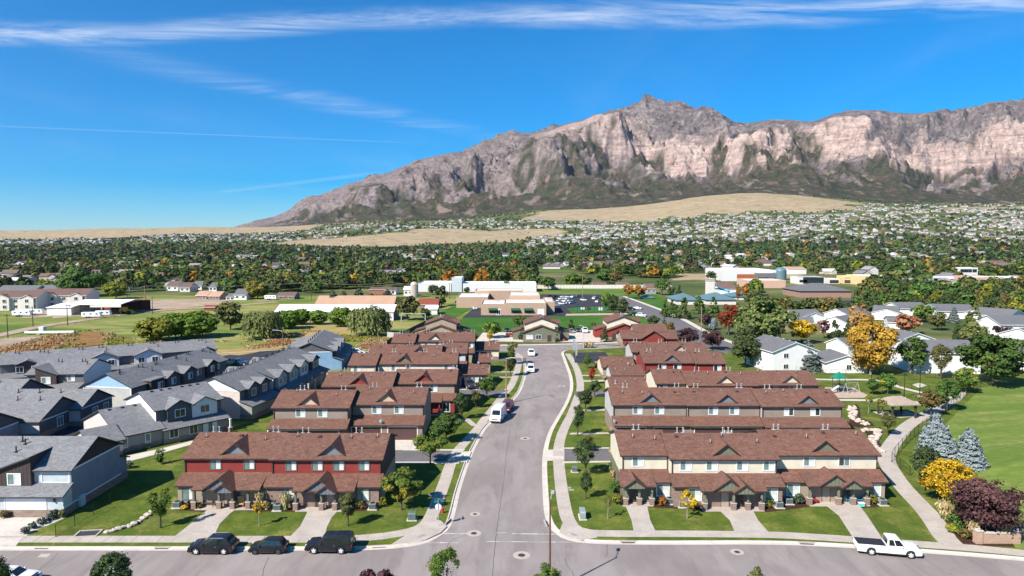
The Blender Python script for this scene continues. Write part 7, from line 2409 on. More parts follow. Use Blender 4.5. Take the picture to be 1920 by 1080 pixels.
def small_car(paint):
 def mk():
  m = MB()
  m.prism([(-2.3, 0.3), (2.3, 0.3), (2.35, 0.7), (1.2, 0.95), (-2.0, 1.0), (-2.35, 0.8)][::-1], 'y', -0.9, 0.9, 0)
  h = hull_from([(-1.8, -0.86, 0.95), (1.2, -0.86, 0.93), (1.2, 0.86, 0.93), (-1.8, 0.86, 0.95)], [(-1.2, -0.68, 1.46), (0.3, -0.68, 1.46), (0.3, 0.68, 1.46), (-1.2, 0.68, 1.46)])
  n = len(m.v)
  m.v += h.v
  for i, f in enumerate(h.f):
   m.f.append(tuple(n + k for k in f))
   m.m.append(0 if i == 4 else 1)
  for xx in (-1.4, 1.45):
   for s_ in (-1, 1):
    m.lathe([(0.33, -0.1), (0.33, 0.1)], 10, (xx, s_ * 0.82, 0.33), 2, 'y')
  return m.mesh('parked_car', [paint, CARGLASS, TYRE])
 return cached(('small', paint.name), mk)

SAME = []
lot = [(1042, 571, 0), (1047, 569, 0), (1052, 571, 0), (1058, 570.5, 0), (1064, 570, 0), (1070, 569.5, 0), (1049, 566, 0), (1055, 565.5, 0), (1061, 566, 0), (1067, 565.5, 0), (1073, 568, 0), (1052, 562.5, 0), (1058, 562, 0), (1064, 562, 0),
  (1056, 559, 0), (1062, 558.5, 0), (1031, 557, 4), (1040, 557.5, 4), (1035, 561, 1), (1094, 564, 0), (1116, 561, 0), (1121, 563, 4), (1122, 567, 0), (1117, 558, 6), (1075, 558, 0), (1083, 557, 6), (1044, 574, 6), (867, 567, 4), (860, 568, 1), (892, 573, 0)]
paints = [P_WHITE, P_BLACK, P_DARK, P_BLUE, P_MAROON, P_RED, P_SILVER]
cname_ = ['white', 'black', 'dark', 'blue', 'dark red', 'red', 'silver']
for i, (px_, py_, pi_) in enumerate(lot):
 t_ = (34.0) / math.tan(math.atan((py_ - 540) / 1280) + math.radians(4))
 yy = t_
 xx = (px_ - 960) / 1280 * (yy * math.cos(math.radians(4)) + 34 * math.sin(math.radians(4)))
 o = inst('parked_car', small_car(paints[pi_]), None, (xx, yy, 0.04), RNG.choice((0.9, 1.0, -1.2, 0.95)))
 side = 'right of the school' if px_ > 1010 else 'left of the school'
 SAME.append((o, f'{cname_[pi_]} car in the dark car park {side}'))
 tag(o, None, 'car', 'cars in the school car park')
for k, p in enumerate(((47.4, 500.3), (68.2, 506.1), (33.1, 497.4), (19.2, 491.7))):
 o = inst('parked_car', small_car(paints[(1, 1, 2, 2)[k]]), None, (p[0], p[1], 0.0), 0.05)
 tag(o, ('black car on the avenue under the pale wall, middle', 'black car on the avenue under the pale wall, right', 'dark car on the avenue under the pale wall, left', 'dark car at the left end of the pale wall')[k], 'car', 'cars on the avenue')

# buildings in the middle distance
def flat_block(root, x0, x1, y0, y1, z0, z1, wallm, roofm, name='wall', par=0.5):
 m = MB()
 m.box(x0, x1, y0, y1, z0, z1, 0)
 m.box(x0 + 0.35, x1 - 0.35, y0 + 0.35, y1 - 0.35, z1, z1 + 0.03, 1)
 for (a, b, c, d) in ((x0, x1, y0, y0 + 0.3), (x0, x1, y1 - 0.3, y1), (x0, x0 + 0.3, y0 + 0.3, y1 - 0.3), (x1 - 0.3, x1, y0 + 0.3, y1 - 0.3)):
  m.box(a, b, c, d, z1 + 0.002, z1 + par, 2)
 return m.build(name, [wallm, roofm, wallm], root)

WARMWHITE = plain('warm_white_wall', (0.62, 0.57, 0.51), 0.8)
WALLWHITE = plain('white_metal_wall', (0.62, 0.61, 0.59), 0.6)
ROOFWHITE = plain('white_membrane_roof', (0.78, 0.77, 0.75), 0.7, vary=0.05)
BUFF = bricks('buff_school_brick', (0.47, 0.33, 0.235), (0.39, 0.265, 0.185), (0.44, 0.34, 0.26), 0.4, 0.2)
TEAL = plain('teal_metal_roof', (0.105, 0.185, 0.205), 0.5)
SALMON = shingle('salmon_shingle', (0.36, 0.215, 0.14), (0.45, 0.28, 0.19), (0.52, 0.34, 0.24))
REDROOF = shingle('brick_red_shingle', (0.16, 0.045, 0.03), (0.22, 0.065, 0.045), (0.28, 0.09, 0.06))
YELLOWW = plain('pale_yellow_wall', (0.62, 0.50, 0.25), 0.8)
SALMONW = plain('salmon_wall', (0.52, 0.34, 0.25), 0.8)
BROWNROOF2 = shingle('dull_brown_shingle', (0.10, 0.062, 0.052), (0.15, 0.095, 0.080), (0.21, 0.14, 0.12))
AWN = plain('green_awning_cloth', (0.014, 0.075, 0.045), 0.7)
YEL_MACH = plain('yellow_machine_paint', (0.62, 0.33, 0.02), 0.5)
ORANGE_MACH = plain('orange_machine_paint', (0.42, 0.10, 0.03), 0.5)

# school
sx, sy = ((2.4, 308.9)[0]), ((2.4, 308.9)[1])
SCH = thing('school_building', 'buff brick school with a white flat roof and green awnings beyond the sports field', 'school', (sx, sy, 0))
x0, x1 = (-14.1, 308.9)[0] - sx, (15.5, 308.9)[0] - sx
flat_block(SCH, x0, x0 + (x1 - x0) * 0.36, 0, 22, 0, 4.7, BUFF, ROOFWHITE)
flat_block(SCH, x0 + (x1 - x0) * 0.36 + 0.01, x1, -0.6, 20, 0, 5.2, BUFF, ROOFWHITE)
flat_block(SCH, x0 + (x1 - x0) * 0.36 + 2, x1 - 2, 20.02, 42, 0, 7.0, BUFF, ROOFWHITE)
flat_block(SCH, x1 + 0.01, x1 + 4.2, 6, 30, 0, 5.2, BUFF, ROOFWHITE)
flat_block(SCH, x0 - 14, x0 + 2, 34, 60, 0, 5.0, BUFF, ROOFWHITE)
flat_block(SCH, x0 - 6, x0 + 20, 60.02, 74, 0, 6.4, BUFF, ROOFWHITE)
for u, w in ((0.115, 4.0), (0.46, 4.0), (0.66, 4.0)):
 xx = x0 + (x1 - x0) * u + w / 2
 yy = -0.6 if u > 0.36 else 0.0
 m = MB()
 m.prism([(yy - 0.02, 3.3), (yy - 1.2, 2.5), (yy - 1.2, 2.3), (yy - 0.02, 2.3)], 'x', xx - w / 2, xx + w / 2, 0)
 m.build('awning', [AWN], SCH)
 m = MB()
 m.box(xx - w / 2 + 0.2, xx + w / 2 - 0.2, yy - 0.06, yy, 1.0, 2.5, 0)
 m.build('window', [GL_DARK], SCH)
for u, mt, w in ((0.27, WHITE, 1.9), (0.92, GDOOR_W, 3.0)):
 xx = x0 + (x1 - x0) * u
 m = MB()
 yy = -0.68 if u > 0.36 else -0.06
 m.box(xx - w / 2, xx + w / 2, yy, yy + 0.08, 0, 2.9, 0)
 d = m.build('door', [mt], SCH)
 if w < 2:
  for q in (-0.45, 0.45):
   g = MB()
   g.box(xx + q - 0.3, xx + q + 0.3, yy - 0.03, yy, 0.3, 2.4)
   g.build('pane', [GL_DARK], d)
for k, (ux, uy, zz, w, h) in enumerate(((0.25, 9, 4.7, 2.2, 1.1), (0.62, 30, 7.0, 3.0, 1.2), (0.8, 36, 7.0, 2.6, 1.2), (0.5, 34, 7.0, 2, 1.0), (1.08, 14, 5.2, 2.6, 1.2), (-0.1, 44, 5.0, 2.0, 1.1))):
 m = MB()
 m.box(-w / 2, w / 2, -0.8, 0.8, 0, h)
 m.build('rooftop_unit', [METAL], SCH, (x0 + (x1 - x0) * ux, uy, zz + 0.05))

def gable_shed(name, label, cat, geo, depth, ze_share, wallm, roofm, ends=None, wins=0, winm=None, rz=0.0, group=None, chimney=False, hip=False, door=None):
 x0, x1, y, h = geo
 cx = (x0 + x1) / 2
 zg = float(land_z(cx, y)) + 0.05
 h = h - zg
 H = House(name, label, cat, (cx, y, zg), rz, group, roofm, WHITE, WHITE)
 ze = h * ze_share
 p = (h - ze) / (depth / 2)
 B = H.block(x0 - cx, x1 - cx, 0, depth, ze, p, wallm, ends or wallm, oh=0.4, ohg=0.3)
 n = wins
 for k in range(n):
  H.window('f', B['x0'] + (B['x1'] - B['x0']) * (k + 0.5) / n, ze * 0.55, 1.4, 1.2, B, panes=[winm or GL_DARK])
 if door:
  H.garage('f', B['x0'] + (B['x1'] - B['x0']) * 0.75, 3.6, 2.3, B, door)
 if chimney:
  m = MB()
  m.box(-0.4, 0.4, -0.4, 0.4, 0, 1.6)
  m.build('chimney', [BRICK_R], H.root, (B['x0'] * 0.4, B['yr'], B['zr'] - 0.3))
 return H

def flat_building(name, label, cat, geo, depth, wallm, roofm=None, wins=(), winm=None, group=None, band=None):
 x0, x1, y, h = geo
 cx = (x0 + x1) / 2
 zg = float(land_z(cx, y)) + 0.05
 h = h - zg
 r = thing(name, label, cat, (cx, y, zg), 0, group)
 flat_block(r, x0 - cx, x1 - cx, 0, depth, 0, h, wallm, roofm or ROOFWHITE)
 for (u, w, z, hh) in wins:
  m = MB()
  xx = x0 - cx + (x1 - x0) * u
  m.box(xx - w / 2, xx + w / 2, -0.08, 0, z, z + hh)
  m.build('window', [winm or GL_DARK], r)
 if band:
  m = MB()
  m.box(x0 - cx - 0.1, x1 - cx + 0.1, -0.15, 0.0, h * 0.78, h * 0.98)
  m.build('fascia_band', [band], r)
 return r

gable_shed('shed', 'long white shed behind the willow row', 'shed', (-100.5, -50.3, 288.2, 6.1), 14, 0.62, WALLWHITE, ROOFWHITE, ends=DKGREY)
gable_shed('barn', 'long building with a salmon shingle roof behind the pines', 'barn', (-99.4, -59.8, 343.3, 5.4), 16, 0.30, DARKB, SALMON)
gable_shed('house', 'low house with a red roof beside the tall dark poplar', 'house', (-47.0, -37.2, 340.6, 4.3), 12, 0.45, BRICK_R, REDROOF)
gable_shed('shed', 'small white shed right of the olive tree', 'shed', (-39.8, -34.2, 311.1, 3.7), 8, 0.7, WALLWHITE, ROOFWHITE, ends=DKGREY)
gable_shed('barn', 'orange brick barn with a white roof, left of the silo', 'barn', (-90.0, -79.9, 428.5, 4.0), 14, 0.75, bricks('orange_brick', (0.33, 0.14, 0.08), (0.26, 0.105, 0.06), (0.3, 0.2, 0.15)), BROWNROOF2, wins=0)
gable_shed('barn', 'white barn beside the grey silo', 'barn', (-66.2, -60.7, 416.1, 5.6), 9, 0.7, WALLWHITE, ROOFWHITE, wins=2)
r = thing('silo', 'round concrete silo beside the white barn', 'silo', ((-58.6, 408.2)[0], (-58.6, 408.2)[1], 0))
m = MB()
m.lathe([(2.4, 0), (2.4, 7.6)], 16)
m.build('silo_wall', [CONC], r)
m = MB()
m.lathe([(2.5, 7.6), (1.7, 8.8), (0.0, 9.3)], 16)
m.build('silo_dome', [METAL], r)
gable_shed('house', 'white house with a low roof right of the orange brick barn', 'house', (-79.9, -73.2, 428.5, 4.0), 12, 0.6, WHITELAP, BROWNROOF2, wins=2)
gable_shed('house', 'brown house in front of the yellow green tree with trailers beside it', 'house', (-136.3, -125.8, 393.4, 3.7), 10, 0.5, BRICK_R, BROWNROOF2, wins=2, winm=GL_DARK)
gable_shed('house', 'low brown roofed house partly behind the pines', 'house', (-95.6, -84.5, 393.4, 2.5), 12, 0.5, WARMWHITE, BROWNROOF2)
flat_building('warehouse', 'long white warehouse beyond the silo', 'warehouse', (-62.2, -40.3, 450.8, 5.0), 30, WALLWHITE, wins=())
flat_building('warehouse', 'second white warehouse with a taller white block, left of the school', 'warehouse', (-39.9, -33.2, 450.8, 8.8), 18, PALEBLUE)
flat_building('warehouse', 'long pale warehouse wall behind the school', 'warehouse', (-32.5, 16.2, 450.8, 5.0), 24, WALLWHITE)
# the pale sound wall along the avenue behind the school: panel by panel
wl_ = thing('boundary_wall', 'long pale concrete wall along the avenue behind the school', 'wall', (0, 0, 0))
pa, pb = np.array((18.1, 480.8)), np.array((113.0, 480.8))
n = 42
pm = MB()
L = float(np.linalg.norm(pb - pa)) / n
pm.box(-L / 2 + 0.05, L / 2 - 0.05, -0.12, 0.12, 0, 2.5)
pm = pm.mesh('wall_panel', [WARMWHITE])
qm = MB()
qm.box(-0.25, 0.25, -0.2, 0.2, 0, 2.7)
qm = qm.mesh('wall_pillar', [WARMWHITE])
for k in range(n):
 c_ = pa + (pb - pa) * (k + 0.5) / n
 inst('wall_panel', pm, wl_, (c_[0], c_[1], 0))
 c_ = pa + (pb - pa) * k / n
 inst('wall_pillar', qm, wl_, (c_[0], c_[1] - 0.02, 0))
gable_shed('house', 'house with a pinkish brown roof behind the pale wall', 'house', (57.9, 67.8, 486.2, 3.8), 10, 0.55, BRICK_R, BROWNROOF2, wins=2)
gable_shed('house', 'house with a dark red roof behind the pale wall, right one', 'house', (76.2, 84.7, 491.7, 3.5), 10, 0.55, BRICK_R, BROWNROOF2, wins=1)
h_ = gable_shed('house', 'grey lilac house with white trimmed front gable beside the orange trees', 'house', (85.5, 91.6, 432.8, 6.1), 12, 0.55, GREYLAP, BROWNROOF2, wins=2)
gable_shed('church', 'white church like hall with a grey brown roof beyond the teal roofs', 'hall', (130.6, 141.0, 428.5, 7.1), 16, 0.48, WHITELAP, BROWNROOF2)
gable_shed('hall', 'low grey roofed wing left of the white hall', 'hall', (126.2, 130.6, 428.5, 6.4), 14, 0.6, WARMWHITE, BROWNROOF2)
r = thing('tower', 'pale square tower beside the white hall', 'tower', ((119.8, 412.1)[0], (119.8, 412.1)[1], 0))
m = MB()
m.box(-2.2, 2.2, -2.2, 2.2, 0, 9.5)
m.build('tower_wall', [WARMWHITE], r)
m = MB()
m.box(-2.4, 2.4, -2.4, 2.4, 9.5, 9.9)
m.build('tower_cap', [CONC], r)

def hip_building(name, label, cat, geo, depth, wallm, roofm, zs=0.45):
 x0, x1, y, h = geo
 cx = (x0 + x1) / 2
 zg = float(land_z(cx, y)) + 0.05
 h -= zg
 r = thing(name, label, cat, (cx, y, zg))
 hx = (x1 - x0) / 2
 m = MB()
 m.box(-hx, hx, 0, depth, 0, h * zs)
 m.build('wall', [wallm], r)
 m = MB()
 o, zr = 0.8, h
 k = min(hx, depth / 2) * 0.95
 A = [(-hx - o, -o, h * zs), (hx + o, -o, h * zs), (hx + o, depth + o, h * zs), (-hx - o, depth + o, h * zs)]
 T = [(-hx + k, depth / 2 - 0.1, zr), (hx - k, depth / 2 - 0.1, zr), (hx - k, depth / 2 + 0.1, zr), (-hx + k, depth / 2 + 0.1, zr)]
 for i in range(4):
  m.poly([A[i], A[(i + 1) % 4], T[(i + 1) % 4], T[i]])
 m.poly(T)
 m.poly(A[::-1])
 m.build('roof', [roofm], r)
 return r

hip_building('hall', 'building with a broad teal hip roof, right of the two', 'hall', (103.2, 118.8, 360.5, 5.7), 22, WARMWHITE, TEAL)
hip_building('hall', 'building with a teal roof left of the broader teal one', 'hall', (87.1, 99.0, 360.5, 5.4), 20, WARMWHITE, TEAL)
hip_building('hall', 'low teal roofed building behind the orange poplars', 'hall', (125.9, 140.6, 389.8, 4.3), 16, WARMWHITE, TEAL)
hip_building('shelter', 'low teal roofed shelter beside the school road', 'shelter', (75.9, 82.0, 393.4, 2.2), 10, WARMWHITE, TEAL)
m_ = thing('water_slide', 'blue and white water slide beside the teal roof', 'slide', ((123.4, 412.1)[0], (123.4, 412.1)[1], 0))
m = MB()
m.tube([(-3, 0, 6), (0, -2, 5.4), (3, 1, 4.8), (6, 3, 4.0), (8, 0, 3.0)], 0.7, 8)
m.build('slide_tube', [plain('bright_blue_plastic', (0.05, 0.36, 0.52), 0.4)], m_)
m = MB()
m.prism([(-6, 0), (-2, 0), (-2, 6.5), (-3.5, 6.5)], 'y', -2, 2)
m.build('slide_tower', [WALLWHITE], m_)
flat_building('store', 'large white store with an orange entrance, right of the dry field', 'store', (175.5, 220.5, 569.2, 8.5), 50, WALLWHITE, wins=((0.45, 16, 0.3, 5.5),), winm=plain('dark_orange_front', (0.34, 0.10, 0.04), 0.7))
flat_building('store', 'dark fronted shop joined to the right of the white store', 'store', (202.3, 218.1, 561.9, 6.6), 12, DKGREY, wins=((0.3, 8, 0.5, 3.0), (0.7, 8, 0.5, 3.0)))
flat_building('strip_mall', 'long salmon walled shop row in front of the white store', 'shop row', (168.3, 195.3, 486.2, 5.0), 24, SALMONW)
r = thing('water_tank', 'dark teal domed tank behind the shops', 'tank', ((233.2, 592.6)[0], (233.2, 592.6)[1], 0))
m = MB()
m.lathe([(5.0, 0), (5.0, 7.5)], 20)
m.build('tank_wall', [TEAL], r)
m = MB()
m.lathe([(5.1, 7.5), (4.2, 9.4), (2.2, 10.5), (0, 10.8)], 20)
m.build('tank_dome', [TEAL], r)
gable_shed('school_hall', 'white hall with a pale red roof among trees, right of the tank', 'hall', (278.0, 296.2, 686.3, 7.0), 24, 0.7, WALLWHITE, SALMON)
flat_building('office', 'white office with a dark canopy right of the salmon shop row', 'office', (222.7, 242.1, 527.7, 5.0), 18, WALLWHITE, DKGREY, wins=((0.55, 16, 0.5, 5.0), (0.15, 6, 1.5, 2.0)))
flat_building('shop', 'beige shop between the white office and the yellow building', 'shop', (248.4, 256.8, 534.2, 3.4), 12, WARMWHITE, wins=((0.5, 7, 0.5, 2.5),))
flat_building('shop', 'pale yellow shop with dark windows, left one', 'shop', (260.9, 268.5, 534.2, 5.4), 14, YELLOWW, wins=((0.5, 8, 0.5, 2.5),), band=SALMONW)
flat_building('shop', 'larger pale yellow building with three dark doors', 'shop', (265.3, 288.1, 521.3, 6.5), 20, YELLOWW, wins=((0.36, 7, 0.4, 3.6), (0.64, 9, 0.4, 4.0), (0.93, 7, 0.4, 3.6)))
hip_building('fire_station', 'brick building with a wide dark grey roof and dark bay doors, centre right', 'station', (171.2, 201.6, 404.4, 7.9), 26, bricks('pink_brick', (0.34, 0.19, 0.15), (0.26, 0.14, 0.11), (0.4, 0.3, 0.26)), SH_WHITEHOUSE, 0.5)
gable_shed('house', 'dark gabled white house above the pale yellow building', 'house', (500.3, 513.5, 846.7, 6.6), 12, 0.5, WHITELAP, SH_WHITEHOUSE)
flat_building('office', 'long white office left of the dark gabled house', 'office', (450.2, 472.7, 800.0, 5.6), 14, WALLWHITE)
flat_building('apartment_building', 'white two storey building with a row of dark windows, right', 'apartments', (415.9, 434.3, 636.0, 8.0), 14, WALLWHITE, wins=((0.25, 5, 4.2, 3.0), (0.45, 3, 4.2, 3.0), (0.62, 3, 4.2, 3.0), (0.84, 4, 4.2, 3.0)))
gable_shed('church', 'white building with a pale grey roof at the upper right edge', 'hall', (561.5, 582.8, 800.0, 10.0), 24, 0.6, WALLWHITE, BROWNROOF2)
gable_shed('church', 'white building with a pale roof touching the right edge', 'hall', (519.4, 536.3, 720.4, 7.9), 20, 0.6, WALLWHITE, BROWNROOF2)
flat_building('strip_mall', 'long orange pink shop row at the right edge', 'shop row', (346.8, 365.9, 509.1, 6.0), 26, SALMONW)
flat_building('strip_mall', 'cream end of the orange pink shop row', 'shop row', (374.9, 395.9, 521.3, 4.9), 26, WARMWHITE, wins=((0.5, 18, 0.5, 3.0),), winm=TEAL)
gable_shed('house', 'house with a tan roof among trees at the centre right', 'house', (560.8, 586.6, 1104.6, 8.6), 16, 0.45, WARMWHITE, SALMON)
hip_building('house', 'house with a wide pinkish grey roof behind the store', 'house', (316.7, 340.8, 881.0, 10.3), 26, WARMWHITE, BROWNROOF2, 0.4)
# barn yard on the left
gable_shed('warehouse', 'white metal barn with wide doors at the dirt road, left', 'barn', (-211.5, -200.4, 308.9, 4.4), 22, 0.78, WALLWHITE, ROOFWHITE)
r = thing('open_shed', 'open sided white roofed hay shed joined to the white barn', 'barn', ((-188.1, 311.1)[0], (-188.1, 311.1)[1], 0))
xa, xb = (-201.6, 311.1)[0] - (-188.1, 311.1)[0], (-177.9, 311.1)[0] - (-188.1, 311.1)[0]
m = MB()
m.prism([(-2, 5.0), (10, 6.2), (24, 5.0), (24, 4.75), (10, 5.95), (-2, 4.75)], 'x', xa, xb, 0)
m.build('roof', [ROOFWHITE], r)
for k in range(6):
 for yy in (-1.6, 23.0):
  m = MB()
  m.box(-0.15, 0.15, -0.15, 0.15, 0, 4.85)
  m.build('post', [DARKB], r, (xa + 0.3 + (xb - xa - 0.6) * k / 5, yy, 0))
m = MB()
m.box(xa, xb, 23.3, 23.5, 0, 4.7)
m.build('back_wall', [REDROOF], r)
m = MB()
m.box(xb - 14, xb + 0.1, -2.05, -1.9, 3.6, 4.95)
m.build('fascia_board', [WARMWHITE], r)
for k, (lab, px_, w, rr) in enumerate((
  ('beige apartment building with a brown roof and white framed windows, right one', ((-229.0, 343.3)), 26, 0.15),
  ('beige apartment building with a brown roof behind dark trees, left one', ((-243.6, 330.2)), 24, 0.1))):
 H = House('apartment_building', lab, 'apartments', (px_[0], px_[1], 0), rr, 'beige apartment buildings', BROWNROOF2, WHITE, WHITE)
 B = H.block(-w / 2, w / 2, 0, 15, 6.2, 0.38, WARMWHITE)
 H.dormer(B, -w * 0.15, 7.5, -1.4, 0.42, WARMWHITE, zb=6.2, zwall=0, name='cross_gable')
 H.dormer(B, w * 0.33, 6.0, -0.8, 0.42, WARMWHITE, zb=6.0, zwall=0, name='cross_gable')
 for u in (-0.42, -0.22, -0.08, 0.1, 0.33, 0.44):
  for z in (1.8, 4.6):
   H.window('f', u * w, z, 1.5, 1.5, B, off=1.5 if -0.3 < u < 0 else 0.85 if u == 0.33 else 0, panes=[GL_DARK, GL_DARK])
for k, (geo, dep, lab) in enumerate((
  ((-313.4, -290.1, 412.1, 6.2), 16, 'long grey roofed building behind the beige apartments, left one'), ((-291.6, -272.3, 416.1, 6.2), 16, 'long grey roofed building behind the beige apartments, right one'))):
 gable_shed('apartment_building', lab, 'apartments', geo, dep, 0.5, WARMWHITE, SH_WHITEHOUSE, group='grey roofed apartments')
for k, (geo, wm, rm, lab) in enumerate((
  ((-233.7, -225.8, 460.4, 6.1), WHITELAP, BROWNROOF2, 'pale two storey house, first from the left in the row beyond the meadow'), ((-220.0, -213.3, 450.8, 5.7), WARMWHITE, BROWNROOF2, 'second house in the row beyond the meadow, with a brown roof'),
  ((-221.1, -214.4, 470.4, 5.5), WHITELAP, SH_WHITEHOUSE, 'third house in the row beyond the meadow, with a grey roof'), ((-182.9, -176.4, 393.4, 4.3), BRICK_R, SALMON, 'brick house with an orange tan roof in front of the row beyond the meadow'),
  ((-174.2, -167.5, 389.8, 4.3), BRICK_R, SALMON, 'second brick house with an orange tan roof in front of the row'), ((-202.7, -197.7, 455.5, 5.4), WHITELAP, SH_WHITEHOUSE, 'narrow white house above the brick houses'),
  ((-159.2, -152.2, 389.8, 5.8), WHITELAP, SH_WHITEHOUSE, 'white house right of the brick houses'), ((-163.8, -159.2, 389.8, 3.1), WHITELAP, SH_WHITEHOUSE, 'small white garage beside the white house'))):
 gable_shed('house', lab, 'house', geo, 12, 0.5, wm, rm, wins=2, group='houses beyond the meadow')
gable_shed('animal_shelter', 'small dark red open animal shelter in the meadow', 'shelter', (-149.8, -144.4, 330.2, 2.3), 5, 0.7, REDROOF, REDROOF)

# houses and trees across the valley
HV_W = [plain('far_white_wall', (0.56, 0.54, 0.51), 0.8, vary=0.05), plain('far_beige_wall', (0.52, 0.44, 0.36), 0.8), plain('far_grey_wall', (0.40, 0.40, 0.40), 0.8), plain('far_brick_wall', (0.28, 0.16, 0.12), 0.85), plain('far_cream_wall', (0.62, 0.56, 0.46), 0.8)]
HV_R = [plain('far_grey_roof', (0.17, 0.165, 0.165), 0.9), plain('far_brown_roof', (0.155, 0.105, 0.085), 0.9), plain('far_pale_roof', (0.27, 0.26, 0.26), 0.9), plain('far_dark_roof', (0.085, 0.08, 0.082), 0.9), plain('far_white_roof', (0.50, 0.49, 0.48), 0.9)]

def simple_house(w, d, h, r, wing_):
 def parts(cx, cy, w, d, h, r, turn):
  a, b = (w / 2, d / 2)
  W, R = [], []
  P = lambda x, y, z: (cx + (y if turn else x), cy + (x if turn else y), z)
  for (x0, y0, x1, y1) in ((-a, -b, a, -b), (a, -b, a, b), (a, b, -a, b), (-a, b, -a, -b)):
   W.append([P(x0, y0, 0), P(x1, y1, 0), P(x1, y1, h), P(x0, y0, h)])
  for s_ in (-1, 1):
   W.append([P(s_ * a, -b, h), P(s_ * a, b, h), P(s_ * a, 0, h + r), P(s_ * a, 0, h + r)])
   o = 0.5
   k = r / b * o
   R.append([P(-a - o, s_ * (b + o), h - k), P(a + o, s_ * (b + o), h - k), P(a + o, 0, h + r), P(-a - o, 0, h + r)])
  return W, R
 W, R = parts(0, 0, w, d, h, r, False)
 if wing_:
  W2, R2 = parts(w * 0.22, -d * 0.32, d * 0.9, w * 0.42, h, r * 0.85, True)
  W, R = W + W2, R + R2
 return np.array(W, float), np.array(R, float)

H_SHAPES = [simple_house(*a) for a in ((15, 10, 3.4, 2.4, True), (18, 11, 3.2, 2.3, True), (12, 9, 5.6, 2.6, False), (14, 10, 5.4, 2.8, True), (20, 10, 3.0, 2.0, False), (13, 9, 3.2, 2.6, True))]
rng = np.random.default_rng(77)

def allowed(x, y, fields=True):
 ok = np.ones(len(x), bool)
 if fields:
  wk_ = 0.6 + y / 1400
  wx_ = x + (fbm(x / 120, y / 120, 5, 41) - 0.5) * 90 * wk_
  wy_ = y + (fbm(x / 120, y / 120, 5, 47) - 0.5) * 110 * wk_
  for p in DRY_FIELDS + GREEN_FIELDS:
   ok &= ~in_poly(wx_, wy_, p)
 return ok

OPEN = [[(117.0, 320.4), (245.7, 675.6), (340.8, 675.6), (162.2, 320.4)], [(27.5, 881.0), (9.8, 311.1), (48.9, 311.1), (117.7, 626.8), (74.0, 675.6)], [(-24.1, 255.6), (-28.9, 460.4), (14.4, 460.4), (8.0, 255.6)], [(-183.4, 228.4), (-311.8, 389.8), (-198.7, 389.8), (-157.5, 386.3), (-119.1, 379.6), (-64.8, 228.4)], [(68.5, 363.6), (128.6, 547.7), (197.2, 547.7), (120.5, 348.9)],
  [(22.0, 561.9), (136.3, 561.9), (96.5, 397.0), (15.6, 397.0)], [(-125.9, 348.9), (-154.5, 428.5), (-67.2, 428.5), (-54.8, 348.9)], [(155.4, 509.1), (243.9, 800.0), (325.2, 800.0), (187.5, 460.4)], [(163.8, 389.8), (270.6, 645.5), (363.5, 645.5), (195.6, 389.8)], [(83.4, 626.8), (57.1, 428.5), (115.2, 397.0), (169.3, 584.6)], [(-122.6, 460.4), (-72.6, 515.1), (21.4, 547.7), (16.8, 428.5), (-105.8, 397.0)]]

def open_ground(x, y):
 o = np.zeros(len(x), bool)
 for p in OPEN:
  o |= in_poly(x, y, p)
 return o

# houses: bearing, distance
def scatter(n, ylo, yhi, alo, ahi, power=1.0, fields=True):
 a = rng.uniform(alo, ahi, n)
 y = ylo + (yhi - ylo) * rng.random(n) ** power
 x = a * y
 k = allowed(x, y, fields) & ~open_ground(x, y)
 return x[k], y[k]

hx, hy = [], []
for (n, ylo, yhi, alo, ahi, dens) in ((520, 470, 900, -0.85, 0.95, 0.44), (1000, 800, 1750, -0.9, 0.95, 0.44), (1100, 1700, 2500, 0.02, 0.95, 0.44), (1700, 2300, 3500, 0.10, 0.95, 0.38),
          (500, 3000, 3900, 0.42, 0.95, 0.45), (900, 2300, 3500, -0.95, -0.18, 0.42), (420, 2800, 4000, -0.30, 0.08, 0.45), (130, 2850, 3050, -0.02, 0.13, 0.2)):
 x, y = scatter(n, ylo, yhi, alo, ahi, fields=n != 130)
 k = fbm(x / 170, y / 170, 3, 91) > dens - 0.03
 k &= ~((x / y > -0.16) & (x / y < 0.26) & (y < 760))
 hx.append(x[k])
 hy.append(y[k])
hx, hy = np.concatenate(hx), np.concatenate(hy)
# keep them apart
order = np.argsort(hy)
hx, hy = hx[order], hy[order]
cell, keep = set(), []
for i in range(len(hx)):
 c_ = (int(hx[i] // 17), int(hy[i] // 19))
 if any((c_[0] + dx, c_[1]) in cell for dx in (-1, 0, 1)):
  continue
 cell.add(c_)
 keep.append(i)
hx, hy = hx[keep], hy[keep]
N_IND_H = 215
SIDE = (('far left', -9), ('under the mountain end', -0.42), ('left of the school', -0.2), ('behind the school', 0.0), ('under the peak', 0.16), ('right of the peak', 0.36), ('near the right edge', 0.58))
SAME_FAR = []

def where(x, y):
 s_ = [n for n, a in SIDE if x / y >= a][-1]
 d_ = 'beyond the fields' if y < 640 else 'in mid valley' if y < 1000 else 'deep in the trees' if y < 1700 else 'on the bench'
 return s_, d_

